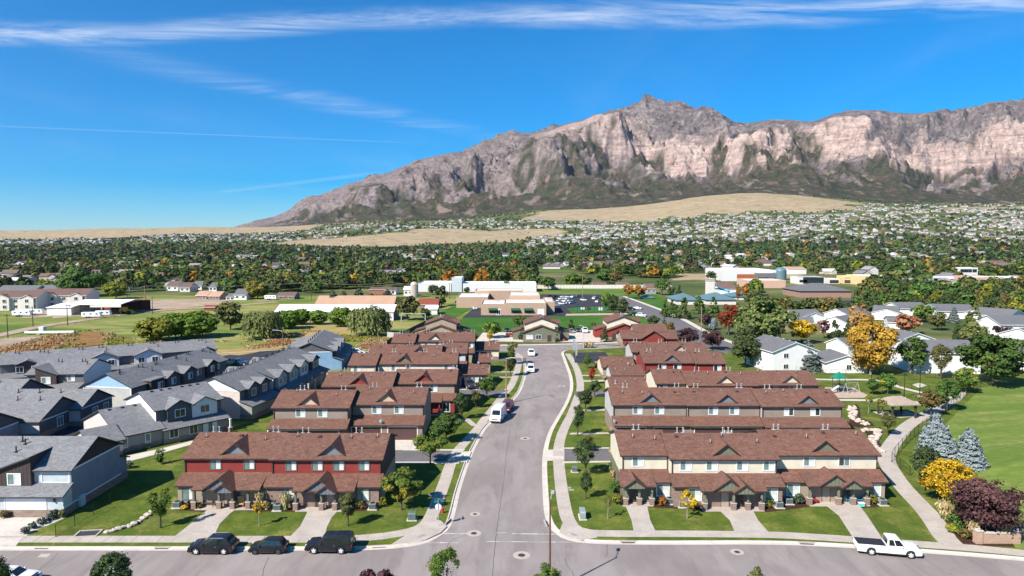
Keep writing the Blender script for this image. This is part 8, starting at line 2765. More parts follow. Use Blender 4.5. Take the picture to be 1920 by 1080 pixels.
HN = ('white', 'beige', 'grey', 'brick', 'cream')
RN = ('grey', 'brown', 'pale', 'dark', 'white')
house_mesh = {}
acc = {}
for i in range(len(hx)):
 x, y = float(hx[i]), float(hy[i])
 if x < -30 and y < 470:
  continue
 sh = int(rng.integers(len(H_SHAPES)))
 far = y > 1700
 wi = int(rng.choice(5, p=(0.46, 0.2, 0.12, 0.06, 0.16) if far else (0.45, 0.2, 0.1, 0.12, 0.13)))
 ri = int(rng.choice(5, p=(0.36, 0.22, 0.20, 0.14, 0.08) if far else (0.34, 0.26, 0.16, 0.16, 0.08)))
 rz = float(rng.choice((0.0, 1.57)) + rng.normal(0, 0.12) + 0.15)
 z = float(land_z(x, y)) - 0.2
 W, R = H_SHAPES[sh]
 if i < N_IND_H:
  s_, d_ = where(x, y)
  lab = f'{HN[wi]} {RN[ri]} roofed house {d_}, {s_}'
  r = thing('valley_house', None, 'house', (x, y, z), rz, f'houses {d_}')
  SAME_FAR.append((r, lab))
  for nm, arr, mt in (('wall', W, HV_W[wi]), ('roof', R, HV_R[ri])):
   me = cached(('fh', nm, sh, mt.name), lambda: np_mesh(nm, arr.reshape(-1, 3), np.arange(arr.size // 3).reshape(-1, 4), [mt]))
   inst(nm, me, r)
 else:
  c_, s2 = math.cos(rz), math.sin(rz)
  for arr, mi in ((W, wi), (R, 5 + ri)):
   q = arr.reshape(-1, 3)
   v = np.stack([x + q[:, 0] * c_ - q[:, 1] * s2, y + q[:, 0] * s2 + q[:, 1] * c_, z + q[:, 2]], -1)
   acc.setdefault('v', []).append(v)
   acc.setdefault('m', []).append(np.full(len(arr), mi))
if acc:
 v = np.concatenate(acc['v'])
 me = np_mesh('distant_houses', v, np.arange(len(v)).reshape(-1, 4), HV_W + HV_R, midx=np.concatenate(acc['m']))
 tag(inst('distant_houses', me), 'hundreds of small pale houses spread over the bench below the mountain', 'houses', kind='stuff')

# trees
bpy.context.view_layer.update()
FOOT = []
for o in SC.objects:
 if o.type == 'MESH' and o.name.split('.')[0] == 'wall' and 250 < o.matrix_world.translation.y < 900:
  q = [o.matrix_world @ Vector(c_) for c_ in o.bound_box]
  FOOT.append((min(v.x for v in q) - 4, max(v.x for v in q) + 4, min(v.y for v in q) - 40, max(v.y for v in q) + 4))

def footprint(x, y):
 h_ = np.zeros(len(x), bool)
 for (a, b, c, d) in FOOT:
  h_ |= (x > a) & (x < b) & (y > c) & (y < d)
 return h_

tx, ty = [], []
for (n, ylo, yhi, alo, ahi, dens) in ((520, 300, 460, 0.30, 0.95, 0.36), (2300, 440, 660, -0.9, 1.0, 0.34), (3800, 620, 1000, -0.95, 1.0, 0.31), (7000, 1000, 1800, -1.0, 1.0, 0.28), (9500, 1800, 3000, -1.0, 1.0, 0.33), (5200, 2900, 3900, -1.0, 1.0, 0.42), (1600, 4000, 4300, -0.3, 0.9, 0.35)):
 x, y = scatter(n, ylo, yhi, alo, ahi)
 k = fbm(x / 210, y / 130, 4, 131) > dens
 k &= ~((x < -20) & (y < 440))
 k &= ~((np.abs(x / y - 0.10) < 0.14) & (y < 545))
 k &= ~((x / y < 0.36) & (x > 0) & (y < 345))
 k &= ~footprint(x, y)
 tx.append(x[k])
 ty.append(y[k])
# a few scattered bushes in the dry fields
x, y = rng.uniform(-0.9, 0.6, 2600), rng.uniform(2000, 4250, 2600)
k = fbm(x * y / 160, y / 160, 4, 171) > 0.52
x, y = x[k], y[k]
tx.append(x * y)
ty.append(y)
tx, ty = np.concatenate(tx), np.concatenate(ty)
hgrid = {}
for i in range(len(hx)):
 hgrid.setdefault((int(hx[i] // 40), int(hy[i] // 40)), []).append(i)
ok = np.ones(len(tx), bool)
for j in range(len(tx)):
 c_ = (int(tx[j] // 40), int(ty[j] // 40))
 for dx in (-1, 0, 1):
  for dy in (-1, 0, 1, 2):
   for i in hgrid.get((c_[0] + dx, c_[1] + dy), ()):
    # leave the house and the view of its front clear
    if abs(tx[j] - hx[i]) < 8 and -16 - max(0, (hy[i] - 600) * 0.05) < ty[j] - hy[i] < 8:
     ok[j] = False
tx, ty = tx[ok], ty[ok]
o_ = np.argsort(ty)
tx, ty = tx[o_], ty[o_]
FAR_KIND = [('green', 'green', 0.24), ('dark', 'dark green', 0.34), ('olive', 'olive', 0.16), ('turning', 'green and yellow', 0.06), ('lime', 'yellow green', 0.08), ('rust', 'rusty brown', 0.06), ('orange', 'orange', 0.03), ('plum', 'plum dark', 0.03)]
fp = np.array([k_[2] for k_ in FAR_KIND])
fp /= fp.sum()
N_IND_T = 175
far_mesh = {}
FS = ('round', 'oval', 'cone', 'spread')
acc = {}
for j in range(len(tx)):
 x, y = float(tx[j]), float(ty[j])
 ki = int(rng.choice(len(FAR_KIND), p=fp))
 if y > 650 and ki in (3, 4, 6) and rng.random() < (0.55 if y < 1200 else 0.8):
  ki = int(rng.choice((0, 1, 2)))
 lm, cname, _p = FAR_KIND[ki]
 h = float(rng.uniform(6.5, 13.5)) * (1.0 if y < 1900 else 0.78)
 if y > 2000 and not allowed(np.array([x]), np.array([y]))[0]:
  h = rng.uniform(2.0, 4.0)
 if y > 850 and lm in ('green', 'dark', 'olive'):
  lm = 'f' + lm
 if y < 350:
  h *= 0.75
 shp = FS[int(rng.choice(4, p=(0.4, 0.25, 0.15, 0.2)))]
 w = h * float(rng.uniform(0.75, 1.15)) * (0.6 if shp == 'cone' else 1.0)
 z = float(land_z(x, y)) - 0.3
 if j < N_IND_T:
  key = (shp, lm, j % 3)
  if key not in far_mesh:
   C, N, T, S, st = crown(shp, 900 + len(far_mesh), 620, 0.1)
   V, Q = leaf_quads(C, N, 0.115 * S, np.random.default_rng(900 + len(far_mesh)))
   tm = MB()
   tm.tube([(0, 0, -0.02), (0, 0, 0.4)], [0.03, 0.015], 5)
   nv = len(V)
   V = np.concatenate([V, np.array(tm.v)])
   tq = np.array([f for f in tm.f if len(f) == 4]) + nv
   far_mesh[key] = np_mesh('valley_tree', V, np.concatenate([Q, tq]), [LM[lm], BARK], midx=np.concatenate([np.zeros(len(Q)), np.ones(len(tq))]),
         attrs=[('tint', 'FACE', np.concatenate([T, np.zeros(len(tq))]))])
  s_, d_ = where(x, y)
  form = {'round': 'round', 'oval': 'tall oval', 'cone': 'pointed', 'spread': 'wide'}[shp]
  o = inst('valley_tree', far_mesh[key], None, (x, y, z), float(rng.uniform(0, 6.28)))
  o.scale = (w, w, h)
  tag(o, None, 'tree', f'trees {d_}')
  SAME_FAR.append((o, f'{form} {cname} tree {d_}, {s_}'))
 else:
  n = 150 if y < 520 else 70 if y < 900 else 26 if y < 1400 else 14 if y < 2200 else 9
  lf = 0.17 if y < 520 else 0.24 if y < 900 else 0.38 if y < 1400 else 0.52 if y < 2200 else 0.62
  d = unit(rng.normal(size=(n, 3)))
  d[:, 2] = np.abs(d[:, 2]) * 1.0 - 0.15
  rad = rng.uniform(0.55, 1.0, n)[:, None]
  taper = 1.0 if shp != 'cone' else np.clip(1.1 - (d[:, 2:3] * 0.9 + 0.1), 0.25, 1)
  C = d * rad * np.array([w * 0.5, w * 0.5, h * 0.62]) * np.concatenate([taper * np.ones((n, 2)), np.ones((n, 1))], 1) + np.array([x, y, z + h * 0.36])
  N = unit(d + rng.normal(size=(n, 3)) * 0.45 + np.array([0, 0, 0.2]))
  a_ = acc.setdefault(lm, [[], [], [], []])
  a_[0].append(C)
  a_[1].append(N)
  a_[2].append(lf * w * rng.uniform(0.7, 1.3, n))
  a_[3].append(np.clip(0.5 + rng.normal(0, 0.16) + rng.normal(0, 0.14, n), 0.02, 0.98))
for lm, (C, N, S, T) in acc.items():
 C, N, S, T = np.concatenate(C), np.concatenate(N), np.concatenate(S), np.concatenate(T)
 V, Q = leaf_quads(C, N, S, rng, 1.2)
 me = np_mesh('distant_woodland', V, Q, [LM[lm]], attrs=[('tint', 'FACE', T)])
 tag(inst('distant_woodland', me), f'{dict((a, b) for a, b, c in FAR_KIND)[lm[1:] if lm[0] == "f" else lm]} trees{" farther back" if lm[0] == "f" else ""} merging into the belt across the valley', 'woodland', kind='stuff')

# street furniture and small things
POLE_BR = plain('rust_brown_pole', (0.14, 0.072, 0.048), 0.6)
WOOD = plain('weathered_wood', (0.30, 0.20, 0.13), 0.85)
WOOD_D = plain('dark_fence_wood', (0.050, 0.040, 0.033), 0.85)
BLACKM = plain('black_fence_metal', (0.014, 0.015, 0.016), 0.55)
SIGN_G = plain('green_street_sign', (0.01, 0.22, 0.14), 0.4)
SIGN_W = plain('sign_back_aluminium', (0.62, 0.63, 0.64), 0.5)
HYDRANT = plain('red_hydrant_paint', (0.50, 0.025, 0.022), 0.45)
UTIL = plain('green_utility_steel', (0.10, 0.145, 0.125), 0.55)
UTIL2 = plain('pale_utility_steel', (0.25, 0.30, 0.285), 0.5)
IRON = plain('cast_iron', (0.045, 0.042, 0.042), 0.7)
ROCKW = ground_mat('pale_boulder', ((0.50, 0.43, 0.36), (0.62, 0.55, 0.48), (0.36, 0.30, 0.25)), (0.9, 2.0, 7.0), bump=0.8)

def street_lamp(p, h, arm, label, pole=POLE_BR, r0=0.10):
 r = thing('street_lamp', label, 'street lamp', (p[0], p[1], 0.1))
 m = MB()
 m.tube([(0, 0, 0), (0, 0, h)], [r0 * 1.3, r0 * 0.75], 10)
 m.build('pole', [pole], r, smooth=40)
 m = MB()
 m.tube([(0, 0, h - 0.25), (arm[0] * 0.5, arm[1] * 0.5, h + 0.02), (arm[0], arm[1], h + 0.06)], 0.045, 8)
 a = m.build('arm', [METAL], r, smooth=40)
 m = MB()
 d = np.array((*arm, 0.0)) / math.hypot(*arm)
 c = np.array((arm[0], arm[1], h + 0.06))
 s_ = np.array((-d[1], d[0], 0))
 q = [c - s_ * 0.16 - d * 0.1, c - s_ * 0.16 + d * 0.55, c + s_ * 0.16 + d * 0.55, c + s_ * 0.16 - d * 0.1]
 for dz in (0,):
  m.poly([tuple(v + (0, 0, 0.09)) for v in q])
  m.poly([tuple(v + (0, 0, -0.05)) for v in q][::-1])
  for k in range(4):
   m.poly([tuple(q[k] + (0, 0, -0.05)), tuple(q[(k + 1) % 4] + (0, 0, -0.05)), tuple(q[(k + 1) % 4] + (0, 0, 0.09)), tuple(q[k] + (0, 0, 0.09))])
 m.build('lamp_head', [METAL], a)
 return r

street_lamp((3.66, 63.9), 9.1, (0.3, 1.5), 'tall rust brown street lamp at the front street, reaching in from the bottom edge')
street_lamp((-1.2, 140.3), 9.6, (1.6, -0.5), 'wooden brown street lamp on the left pavement behind the maroon minivan', WOOD, 0.13)
street_lamp((-64.5, 190.7), 8.6, (-2.4, 0.3), 'rust brown street lamp with a long arm beyond the grey townhouses')
street_lamp((22.6, 213.6), 7.0, (-0.8, 0.2), 'grey street lamp at the entrance of the concrete yard', METAL, 0.09)
for p, h, lab in (((87.2, 163.6), 4.2, 'black park lamp behind the play area under the golden tree'), ((83.9, 144.1), 5.2, 'black park lamp beside the pavilion'), ((88.4, 146.1), 6.4, 'black park lamp on a white footing beside the tree circle')):
 r = thing('park_lamp', lab, 'park lamp', (p[0], p[1], 0.12))
 m = MB()
 m.tube([(0, 0, 0), (0, 0, h)], [0.10, 0.06], 8)
 m.build('pole', [BLACKM], r)
 m = MB()
 m.box(-0.30, 0.30, -0.14, 0.14, h, h + 0.16)
 m.build('lamp_head', [BLACKM], r)
 m = MB()
 m.box(-0.3, 0.3, -0.3, 0.3, 0, 0.4)
 m.build('footing', [CONC_PALE], r)

# stop sign seen from behind, with the street name blades above
r = thing('stop_sign', 'stop sign seen from behind with green street name blades, at the left corner', 'traffic sign', (*(-8.75, 78.98), 0.13))
m = MB()
m.tube([(0, 0, 0), (0, 0, 3.25)], 0.035, 8)
m.build('pole', [METAL], r)
m = MB()
oc = [(0.40 * math.cos(math.pi / 8 + k * math.pi / 4), 2.30 + 0.40 * math.sin(math.pi / 8 + k * math.pi / 4)) for k in range(8)]
m.prism(oc, 'y', 0.04, 0.055, 0)
m.build('sign_panel', [SIGN_W], r)
for ang, z in ((0.0, 2.98), (math.pi / 2, 3.16)):
 m = MB()
 m.box(-0.48, 0.48, -0.012, 0.012, -0.10, 0.10)
 b = m.build('name_blade', [SIGN_G], r, (0, 0, z), ang + 0.12)
 m = MB()
 m.box(-0.33, 0.33, -0.016, -0.013, -0.035, 0.035)
r = thing('stop_sign', 'small red stop sign at the far side of the junction', 'traffic sign', (*(16.5, 215.7), 0.1))
m = MB()
m.tube([(0, 0, 0), (0, 0, 2.4)], 0.035, 6)
m.build('pole', [METAL], r)
m = MB()
m.prism(oc, 'y', -0.055, -0.04, 0)
m.build('sign_panel', [HYDRANT], r)
r = thing('fire_hydrant', 'red fire hydrant in the kerbside grass at the left corner', 'hydrant', (*(-8.63, 82.79), 0.13))
m = MB()
m.lathe([(0.17, 0), (0.17, 0.06), (0.12, 0.07), (0.12, 0.55), (0.15, 0.57), (0.14, 0.68), (0.05, 0.76), (0.0, 0.77)], 14)
m.build('barrel', [HYDRANT], r, smooth=40)
for an in (0, math.pi / 2, math.pi):
 m = MB()
 m.tube([(0, 0, 0.45), (0.21 * math.cos(an), -0.21 * math.sin(an), 0.45)], 0.065, 8)
 m.build('outlet', [HYDRANT], r)

def utility_box(p, w, d, h, label, mt, rz=0.0):
 r = thing('utility_box', label, 'utility box', (p[0], p[1], 0.12), rz)
 m = MB()
 m.box(-w / 2 - 0.15, w / 2 + 0.15, -d / 2 - 0.15, d / 2 + 0.15, 0, 0.10)
 m.build('pad', [CONC_PALE], r)
 m = MB()
 m.prism([(-d / 2, 0.10), (d / 2, 0.10), (d / 2, h), (-d / 2 + 0.08, h), (-d / 2, h * 0.86)], 'x', -w / 2, w / 2, 0)
 c = m.build('cabinet', [mt], r)
 m = MB()
 m.box(-w / 2 + 0.03, -0.012, -d / 2 - 0.02, -d / 2, 0.16, h * 0.82)
 m.build('door', [mt], c)
 m = MB()
 m.box(0.012, w / 2 - 0.03, -d / 2 - 0.02, -d / 2, 0.16, h * 0.82)
 m.build('door', [mt], c)

utility_box((-12.13, 80.84), 0.95, 0.85, 0.95, 'green transformer box on the right lawn of the red row', UTIL)
utility_box((8.63, 81.48), 0.65, 1.6, 1.0, 'pale green double utility box on the lawn at the right corner', UTIL2)
utility_box((9.16, 98.04), 0.75, 0.7, 0.85, 'dark green utility box beside the right pavement', UTIL)
for p, lab in (((7.76, 91.57), 'small grey utility lid in the right lawn, upper'), ((8.06, 90.77), 'small grey utility lid in the right lawn, lower'), ((-10.80, 88.83), 'small pale utility lid in the left lawn')):
 m = MB()
 m.box(-0.28, 0.28, -0.2, 0.2, 0, 0.03)
 r = thing('ground_box', lab, 'utility lid', (p[0], p[1], 0.12))
 m.build('lid', [UTIL2], r)
 m = MB()
 m.box(-0.33, 0.33, -0.25, 0.25, 0, 0.02)
 m.build('rim', [CONC_PALE], r)
for p, rr, lab in (((1.04, 71.68), 0.95, 'manhole in a pale concrete ring in the middle of the junction'), ((-4.43, 77.21), 0.85, 'manhole in a pale ring at the mouth of the main road'), ((-4.61, 82.79), 0.65, 'small manhole ring farther up, left side of the main road'),
     ((2.25, 115.34), 0.85, 'manhole ring in the right lane of the main road'), ((24.61, 72.44), 0.75, 'manhole ring in the front street right of the junction'), ((11.6, 157.5), 0.85, 'far manhole ring where the main road bends')):
 r = thing('manhole', lab, 'manhole', (p[0], p[1], 0.003))
 m = MB()
 m.lathe([(rr, 0.0), (rr, 0.003), (rr * 0.42, 0.004)], 24)
 m.build('collar', [CONC], r)
 m = MB()
 m.lathe([(rr * 0.42, 0.006), (rr * 0.36, 0.010), (0.001, 0.010)], 20)
 m.build('cover', [IRON], r)
for p, rz, lab in (((-52.01, 73.28), 0, 'kerb drain inlet below the white garage drive'), ((-38.71, 73.22), 0, 'kerb drain inlet below the lawn of the grey house'), ((-14.73, 73.55), 0.12, 'kerb drain inlet in front of the big black suv'), ((-7.60, 80.21), 1.25, 'kerb drain inlet at the stop sign'),
     ((4.23, 79.90), 1.7, 'kerb drain inlet at the right corner of the main road'), ((13.09, 74.68), 0.0, 'kerb drain inlet in front of the cream row, left'), ((33.07, 74.35), -0.1, 'kerb drain inlet in front of the cream row, right')):
 r = thing('drain_inlet', lab, 'drain', (p[0], p[1], 0.02), rz)
 m = MB()
 m.box(-0.75, 0.75, -0.12, 0.12, 0, 0.012)
 m.build('opening', [IRON], r)
 m = MB()
 m.box(-0.95, 0.95, 0.13, 0.30, 0, 0.14)
 m.build('hood', [CONC], r)
r = thing('drain_grate', 'square drainage grate with a concrete rim in the sloping lawn at the left', 'drain', (*(-49.04, 76.78), 0.13), 0.15)
m = MB()
for a, b, c, d in ((-1.3, 1.3, -0.95, -0.75), (-1.3, 1.3, 0.75, 0.95), (-1.3, -1.1, -0.75, 0.75), (1.1, 1.3, -0.75, 0.75)):
 m.box(a, b, c, d, 0, 0.10)
m.build('rim', [CONC], r)
m = MB()
m.box(-1.1, 1.1, -0.75, 0.75, 0, 0.03)
m.build('grate', [IRON], r)
sheet('road_patch', [(-51.02, 71.18), (-51.18, 72.00), (-50.08, 72.00), (-49.99, 71.18)], 0.012, CONC, skirt=0.02)
# worn white lines at the junction: thin paint, broken by wear
s = Shader('worn_road_paint')
n = s.noise(s.coord(), 0.9, 5, 0.7)
c = s.mix(s.rng(n, 0.45, 0.62), (0.34, 0.30, 0.29), (0.56, 0.53, 0.51))
WORN = s.done(c, 0.8)
for i, pts in enumerate(([(-8.13, 77.28), (-5.09, 77.24), (-5.07, 77.03), (-8.17, 77.03)], [(-1.87, 77.50), (-0.62, 77.47), (-0.62, 77.27), (-1.86, 77.27)], [(0.00, 77.21), (4.95, 77.06), (4.94, 76.89), (0.00, 77.01)], [(-10.12, 74.89), (-6.02, 74.82), (-6.00, 74.64), (-10.20, 74.64)], [(-2.90, 75.12), (7.83, 74.93), (7.82, 74.79), (-2.89, 74.96)])):
 sheet('road_line', pts, 0.004, WORN, skirt=0)
TAR = plain('crack_sealant', (0.085, 0.075, 0.075), 0.6)
crk = MB()
for line in ([(-0.20, 126.44), (-0.85, 107.09), (-1.20, 93.84), (-1.56, 84.83), (-1.80, 77.21), (-1.94, 70.81), (-2.04, 66.55)], [(5.72, 71.06), (5.82, 69.37), (6.20, 67.99), (6.23, 66.55)], [(-26.09, 71.18), (-25.81, 69.14), (-25.25, 66.55)], [(10.73, 74.55), (10.40, 72.57), (10.09, 71.18)], [(-7.20, 73.35), (-6.80, 75.51), (-5.18, 76.78)], [(-49.48, 72.31), (-49.05, 69.97), (-48.73, 67.09)]):
 p = curve(line, 0.7)
 p = p + np.stack([[RNG.uniform(-0.07, 0.07), RNG.uniform(-0.05, 0.05)] for _ in p])
 strip_faces(crk, p, normals(p), -0.028, 0.028, 0.005, 0.005)
tag(crk.build('road_crack', [TAR]), 'thin dark cracks running along the asphalt', 'crack', kind='stuff')

# air conditioners beside the porches
def ac_mesh():
 m = MB()
 m.box(-0.42, 0.42, -0.42, 0.42, 0.08, 0.78, 0)
 return m.mesh('cabinet', [UTIL2])

ac_body = ac_mesh()
m = MB()
m.lathe([(0.34, 0.782), (0.34, 0.81), (0.30, 0.81), (0.30, 0.79)], 16)
ac_top = m.mesh('fan_guard', [BLACKPL])
m = MB()
m.box(-0.6, 0.6, -0.6, 0.6, 0.0, 0.08)
ac_pad = m.mesh('pad', [CONC_PALE])
m = MB()
for k in range(5):
 m.box(-0.40, 0.40, -0.435, -0.421, 0.18 + k * 0.11, 0.24 + k * 0.11)
ac_gr = m.mesh('louvre', [BLACKPL])
ac_gr_tag = None
for p, lab in (((-42.53, 84.65), 'grey air conditioner at the left corner of the red row'), ((-30.53, 84.48), 'grey air conditioner left of the red row brick part'), ((-29.48, 83.79), 'grey air conditioner at the edge of the red row brick part'), ((-17.60, 84.14), 'grey air conditioner at the right end of the red row'),
    ((20.29, 85.88), 'grey air conditioner right of the first cream row porch'), ((21.68, 84.83), 'grey air conditioner at the brick bay of the cream row'), ((33.91, 84.65), 'grey air conditioner at the right of the cream row brick bay'), ((35.63, 85.88), 'grey air conditioner left of the third cream row porch'),
    ((47.54, 85.53), 'grey air conditioner at the right end of the cream row')):
 r = thing('air_conditioner', lab, 'air conditioner', (p[0], p[1], 0.13), 0, 'air conditioners along the fronts')
 inst('pad', ac_pad, r)
 inst('cabinet', ac_body, r)
 inst('fan_guard', ac_top, r)
 o = inst('louvre_panel', ac_gr, r)
 o['kind'] = 'stuff'

def chair(p, label, mt, rz, cat='chair', name='porch_chair', w=0.6, back=0.55):
 r = thing(name, label, cat, (p[0], p[1], 0.17), rz)
 m = MB()
 m.box(-w / 2, w / 2, -0.28, 0.28, 0.38, 0.46)
 m.build('seat', [mt], r)
 m = MB()
 m.prism([(0.24, 0.46), (0.30, 0.46), (0.42, 0.46 + back), (0.36, 0.46 + back)], 'x', -w / 2, w / 2)
 m.build('backrest', [mt], r)
 for sx_ in (-1, 1):
  for yy in (-0.25, 0.25):
   m = MB()
   m.box(-0.03, 0.03, -0.03, 0.03, 0, 0.38)
   m.build('leg', [mt], r, (sx_ * (w / 2 - 0.04), yy, 0))
  m = MB()
  m.box(-0.035, 0.035, -0.30, 0.28, 0.64, 0.69)
  m.build('armrest', [mt], r, (sx_ * (w / 2), 0, 0))
  m = MB()
  m.box(-0.025, 0.025, -0.03, 0.03, 0.46, 0.64)
  m.build('arm_post', [mt], r, (sx_ * (w / 2), -0.26, 0))
 return r

pale_wood = plain('honey_wood', (0.52, 0.33, 0.14), 0.7)
wick = plain('brown_wicker', (0.12, 0.085, 0.06), 0.8)
bluep = plain('blue_plastic', (0.05, 0.28, 0.42), 0.5)
redp = plain('red_plastic', (0.45, 0.02, 0.02), 0.4)
tealp = plain('turquoise_plastic', (0.16, 0.52, 0.50), 0.5)
chair((-38.76, 85.17), 'brown wicker bench on the first porch of the red row', wick, 0.0, 'bench', 'porch_bench', 1.3)
chair((-37.93, 85.00), 'single brown wicker chair on the first porch of the red row', wick, 0.4)
chair((-34.52, 84.65), 'honey coloured wooden rocking chair on the first porch of the red row', pale_wood, 0.2, w=0.8, back=0.8)
chair((43.63, 86.06), 'blue plastic chair on the third porch of the cream row, left one', bluep, 0.2)
chair((44.96, 86.24), 'blue plastic chair on the third porch of the cream row, right one', bluep, -0.3)
r = thing('toy_car', 'red plastic ride-on toy car at the third porch of the cream row', 'toy', (*(39.15, 86.06), 0.16), 0.4)
m = MB()
m.prism([(-0.5, 0.12), (0.5, 0.12), (0.5, 0.34), (0.2, 0.36), (0.05, 0.52), (-0.35, 0.55), (-0.5, 0.4)][::-1], 'y', -0.28, 0.28)
inst('toy_body', bevelled(m.mesh('toy_body', [redp]), 0.03), r)
for sx_ in (-0.3, 0.3):
 for s_ in (-1, 1):
  m = MB()
  m.lathe([(0.13, -0.04), (0.13, 0.04)], 10, (0, 0, 0), 0, 'y')
  m.build('wheel', [TYRE], r, (sx_, s_ * 0.28, 0.13))
r = thing('storage_tub', 'turquoise storage tub at the right porch of the cream row', 'tub', (*(44.60, 85.00), 0.16))
m = MB()
m.prism([(-0.3, 0), (0.3, 0), (0.36, 0.4), (-0.36, 0.4)], 'y', -0.24, 0.24)
m.build('tub', [tealp], r)
m = MB()
m.box(-0.38, 0.38, -0.27, 0.27, 0.4, 0.45)
m.build('lid', [WHITE], r)

# fences
def fence_posts(label, pts, h, step, mt, name='fence', wires=True, solid=False, cat='fence', wm=None, plank_w=0.9):
 r = thing(name, label, cat, (0, 0, 0))
 p = np.array(pts, float)
 seg = np.linalg.norm(np.diff(p, axis=0), axis=1)
 tot = seg.sum()
 n = max(2, int(tot / step))
 pos = []
 cum = np.concatenate([[0], np.cumsum(seg)])
 for k in range(n + 1):
  d = min(tot * k / n, tot - 1e-6)
  i = int(np.searchsorted(cum, d, side='right') - 1)
  f = (d - cum[i]) / seg[i]
  pos.append(p[i] * (1 - f) + p[i + 1] * f)
 m = MB()
 m.tube([(0, 0, 0), (0, 0, h + 0.06)], 0.04 if not solid else 0.07, 6)
 pm = m.mesh('fence_post', [mt])
 for q in pos:
  z = float(land_z(q[0], q[1])) + 0.15 if q[1] > 450 else 0.05
  inst('fence_post', pm, r, (q[0], q[1], z))
 for k in range(n):
  a, b = pos[k], pos[k + 1]
  L = float(np.linalg.norm(b - a))
  an = math.atan2(b[1] - a[1], b[0] - a[0])

  def mk():
   mm = MB()
   if solid:
    kk = max(1, int(L / plank_w))
    for i in range(kk):
     mm.box(i * L / kk + 0.015, (i + 1) * L / kk - 0.015, -0.02 + 0.012 * (i % 2), 0.02 + 0.012 * (i % 2), 0.05, h)
   else:
    mm.tube([(0, 0, h), (L, 0, h)], 0.025, 5)
    mm.tube([(0, 0, 0.12), (L, 0, 0.12)], 0.012, 4)
    if wires:
     q = 0.16
     nn = int(L / q)
     for i in range(1, nn):
      for sg in (-1, 1):
       x0 = i * L / nn
       x1 = x0 + sg * 0.6
       x1c = min(max(x1, 0), L)
       mm.poly([(x0 - 0.005, 0, 0.12), (x0 + 0.005, 0, 0.12), (x1c + 0.005, 0, 0.12 + (h - 0.12) * abs(x1c - x0) / 0.6), (x1c - 0.005, 0, 0.12 + (h - 0.12) * abs(x1c - x0) / 0.6)])
   return mm.mesh('fence_panel', [wm or mt])
  me = cached(('fp', name, mt.name, round(L, 1), h), mk)
  z = float(land_z(a[0], a[1])) + 0.15 if a[1] > 450 else 0.05
  o = inst('fence_panel', me, r, (a[0], a[1], z), an)
  o['kind'] = 'stuff'
 return r

fence_posts('black chain link fence down the sloping lawn beside the grey house', [(-52.18, 75.93), (-52.09, 78.53), (-51.95, 81.16), (-51.64, 83.46), (-51.59, 85.53)], 1.5, 3.0, BLACKM)
fence_posts('black chain link fence with dark posts along the curved park path', [(58.12, 102.37), (60.67, 105.74), (66.73, 112.86), (74.93, 121.68), (81.27, 127.97), (92.3, 140.3), (100.7, 148.7), (108.2, 155.8)], 1.7, 2.9, BLACKM)
fence_posts('short black chain link fence running from the curved path towards the blue spruces', [(58.12, 102.37), (57.66, 98.97), (57.46, 96.45)], 1.5, 2.4, BLACKM)
fence_posts('black fence along the back of the park below the white houses', [(76.6, 170.1), (85.4, 171.5), (94.5, 170.8), (102.8, 166.8), (108.2, 164.9)], 1.3, 4.0, BLACKM)
fence_posts('black fence round the tree circle in the park', [(91.9, 162.3), (89.3, 154.7), (94.3, 152.4)], 1.1, 3.0, BLACKM, wires=False)
fence_posts('dark wooden fence between the meadow and the sixth brown row', [(-40.3, 216.8), (-39.2, 228.4), (-36.8, 252.6), (-34.6, 271.8)], 1.9, 3.2, WOOD_D, solid=True, name='wooden_fence')
fence_posts('black fence along the near edge of the sports field', [(-18.5, 255.6), (-6.0, 255.6), (8.1, 256.4)], 1.3, 4.5, BLACKM)
fence_posts('black fence along the sports field right of the olive house', [(19.8, 257.1), (34.7, 259.5)], 1.3, 4.5, BLACKM)
fence_posts('rusty wire fence along the dirt road in the meadow', [(-172.7, 228.4), (-174.4, 246.8), (-175.2, 268.4), (-171.7, 292.1), (-163.7, 311.1), (-150.3, 330.2)], 1.2, 7.0, WOOD_D, wires=False)
fence_posts('pale corrugated fence at the riding ring right of the big weeping willow', [(-43.9, 238.6), (-39.9, 235.9), (-36.7, 242.6)], 1.8, 3.0, METAL, solid=True, name='metal_fence', plank_w=0.7)

# pale boulders
bm_ = []
for k in range(6):
 m = MB()
 m.blob((0, 0, 0.22), (0.62, 0.48, 0.36), random.Random(40 + k), 9, 0, 0.16)
 bm_.append(m.mesh('boulder', [ROCKW], 35))

def boulder(x, y, s, label, group):
 o = inst('boulder', bm_[RNG.randrange(6)], None, (x, y, 0.12), RNG.uniform(0, 6.28))
 o.scale = (s, s * RNG.uniform(0.8, 1.2), s * RNG.uniform(0.7, 1.0))
 return tag(o, label, 'boulder', group)

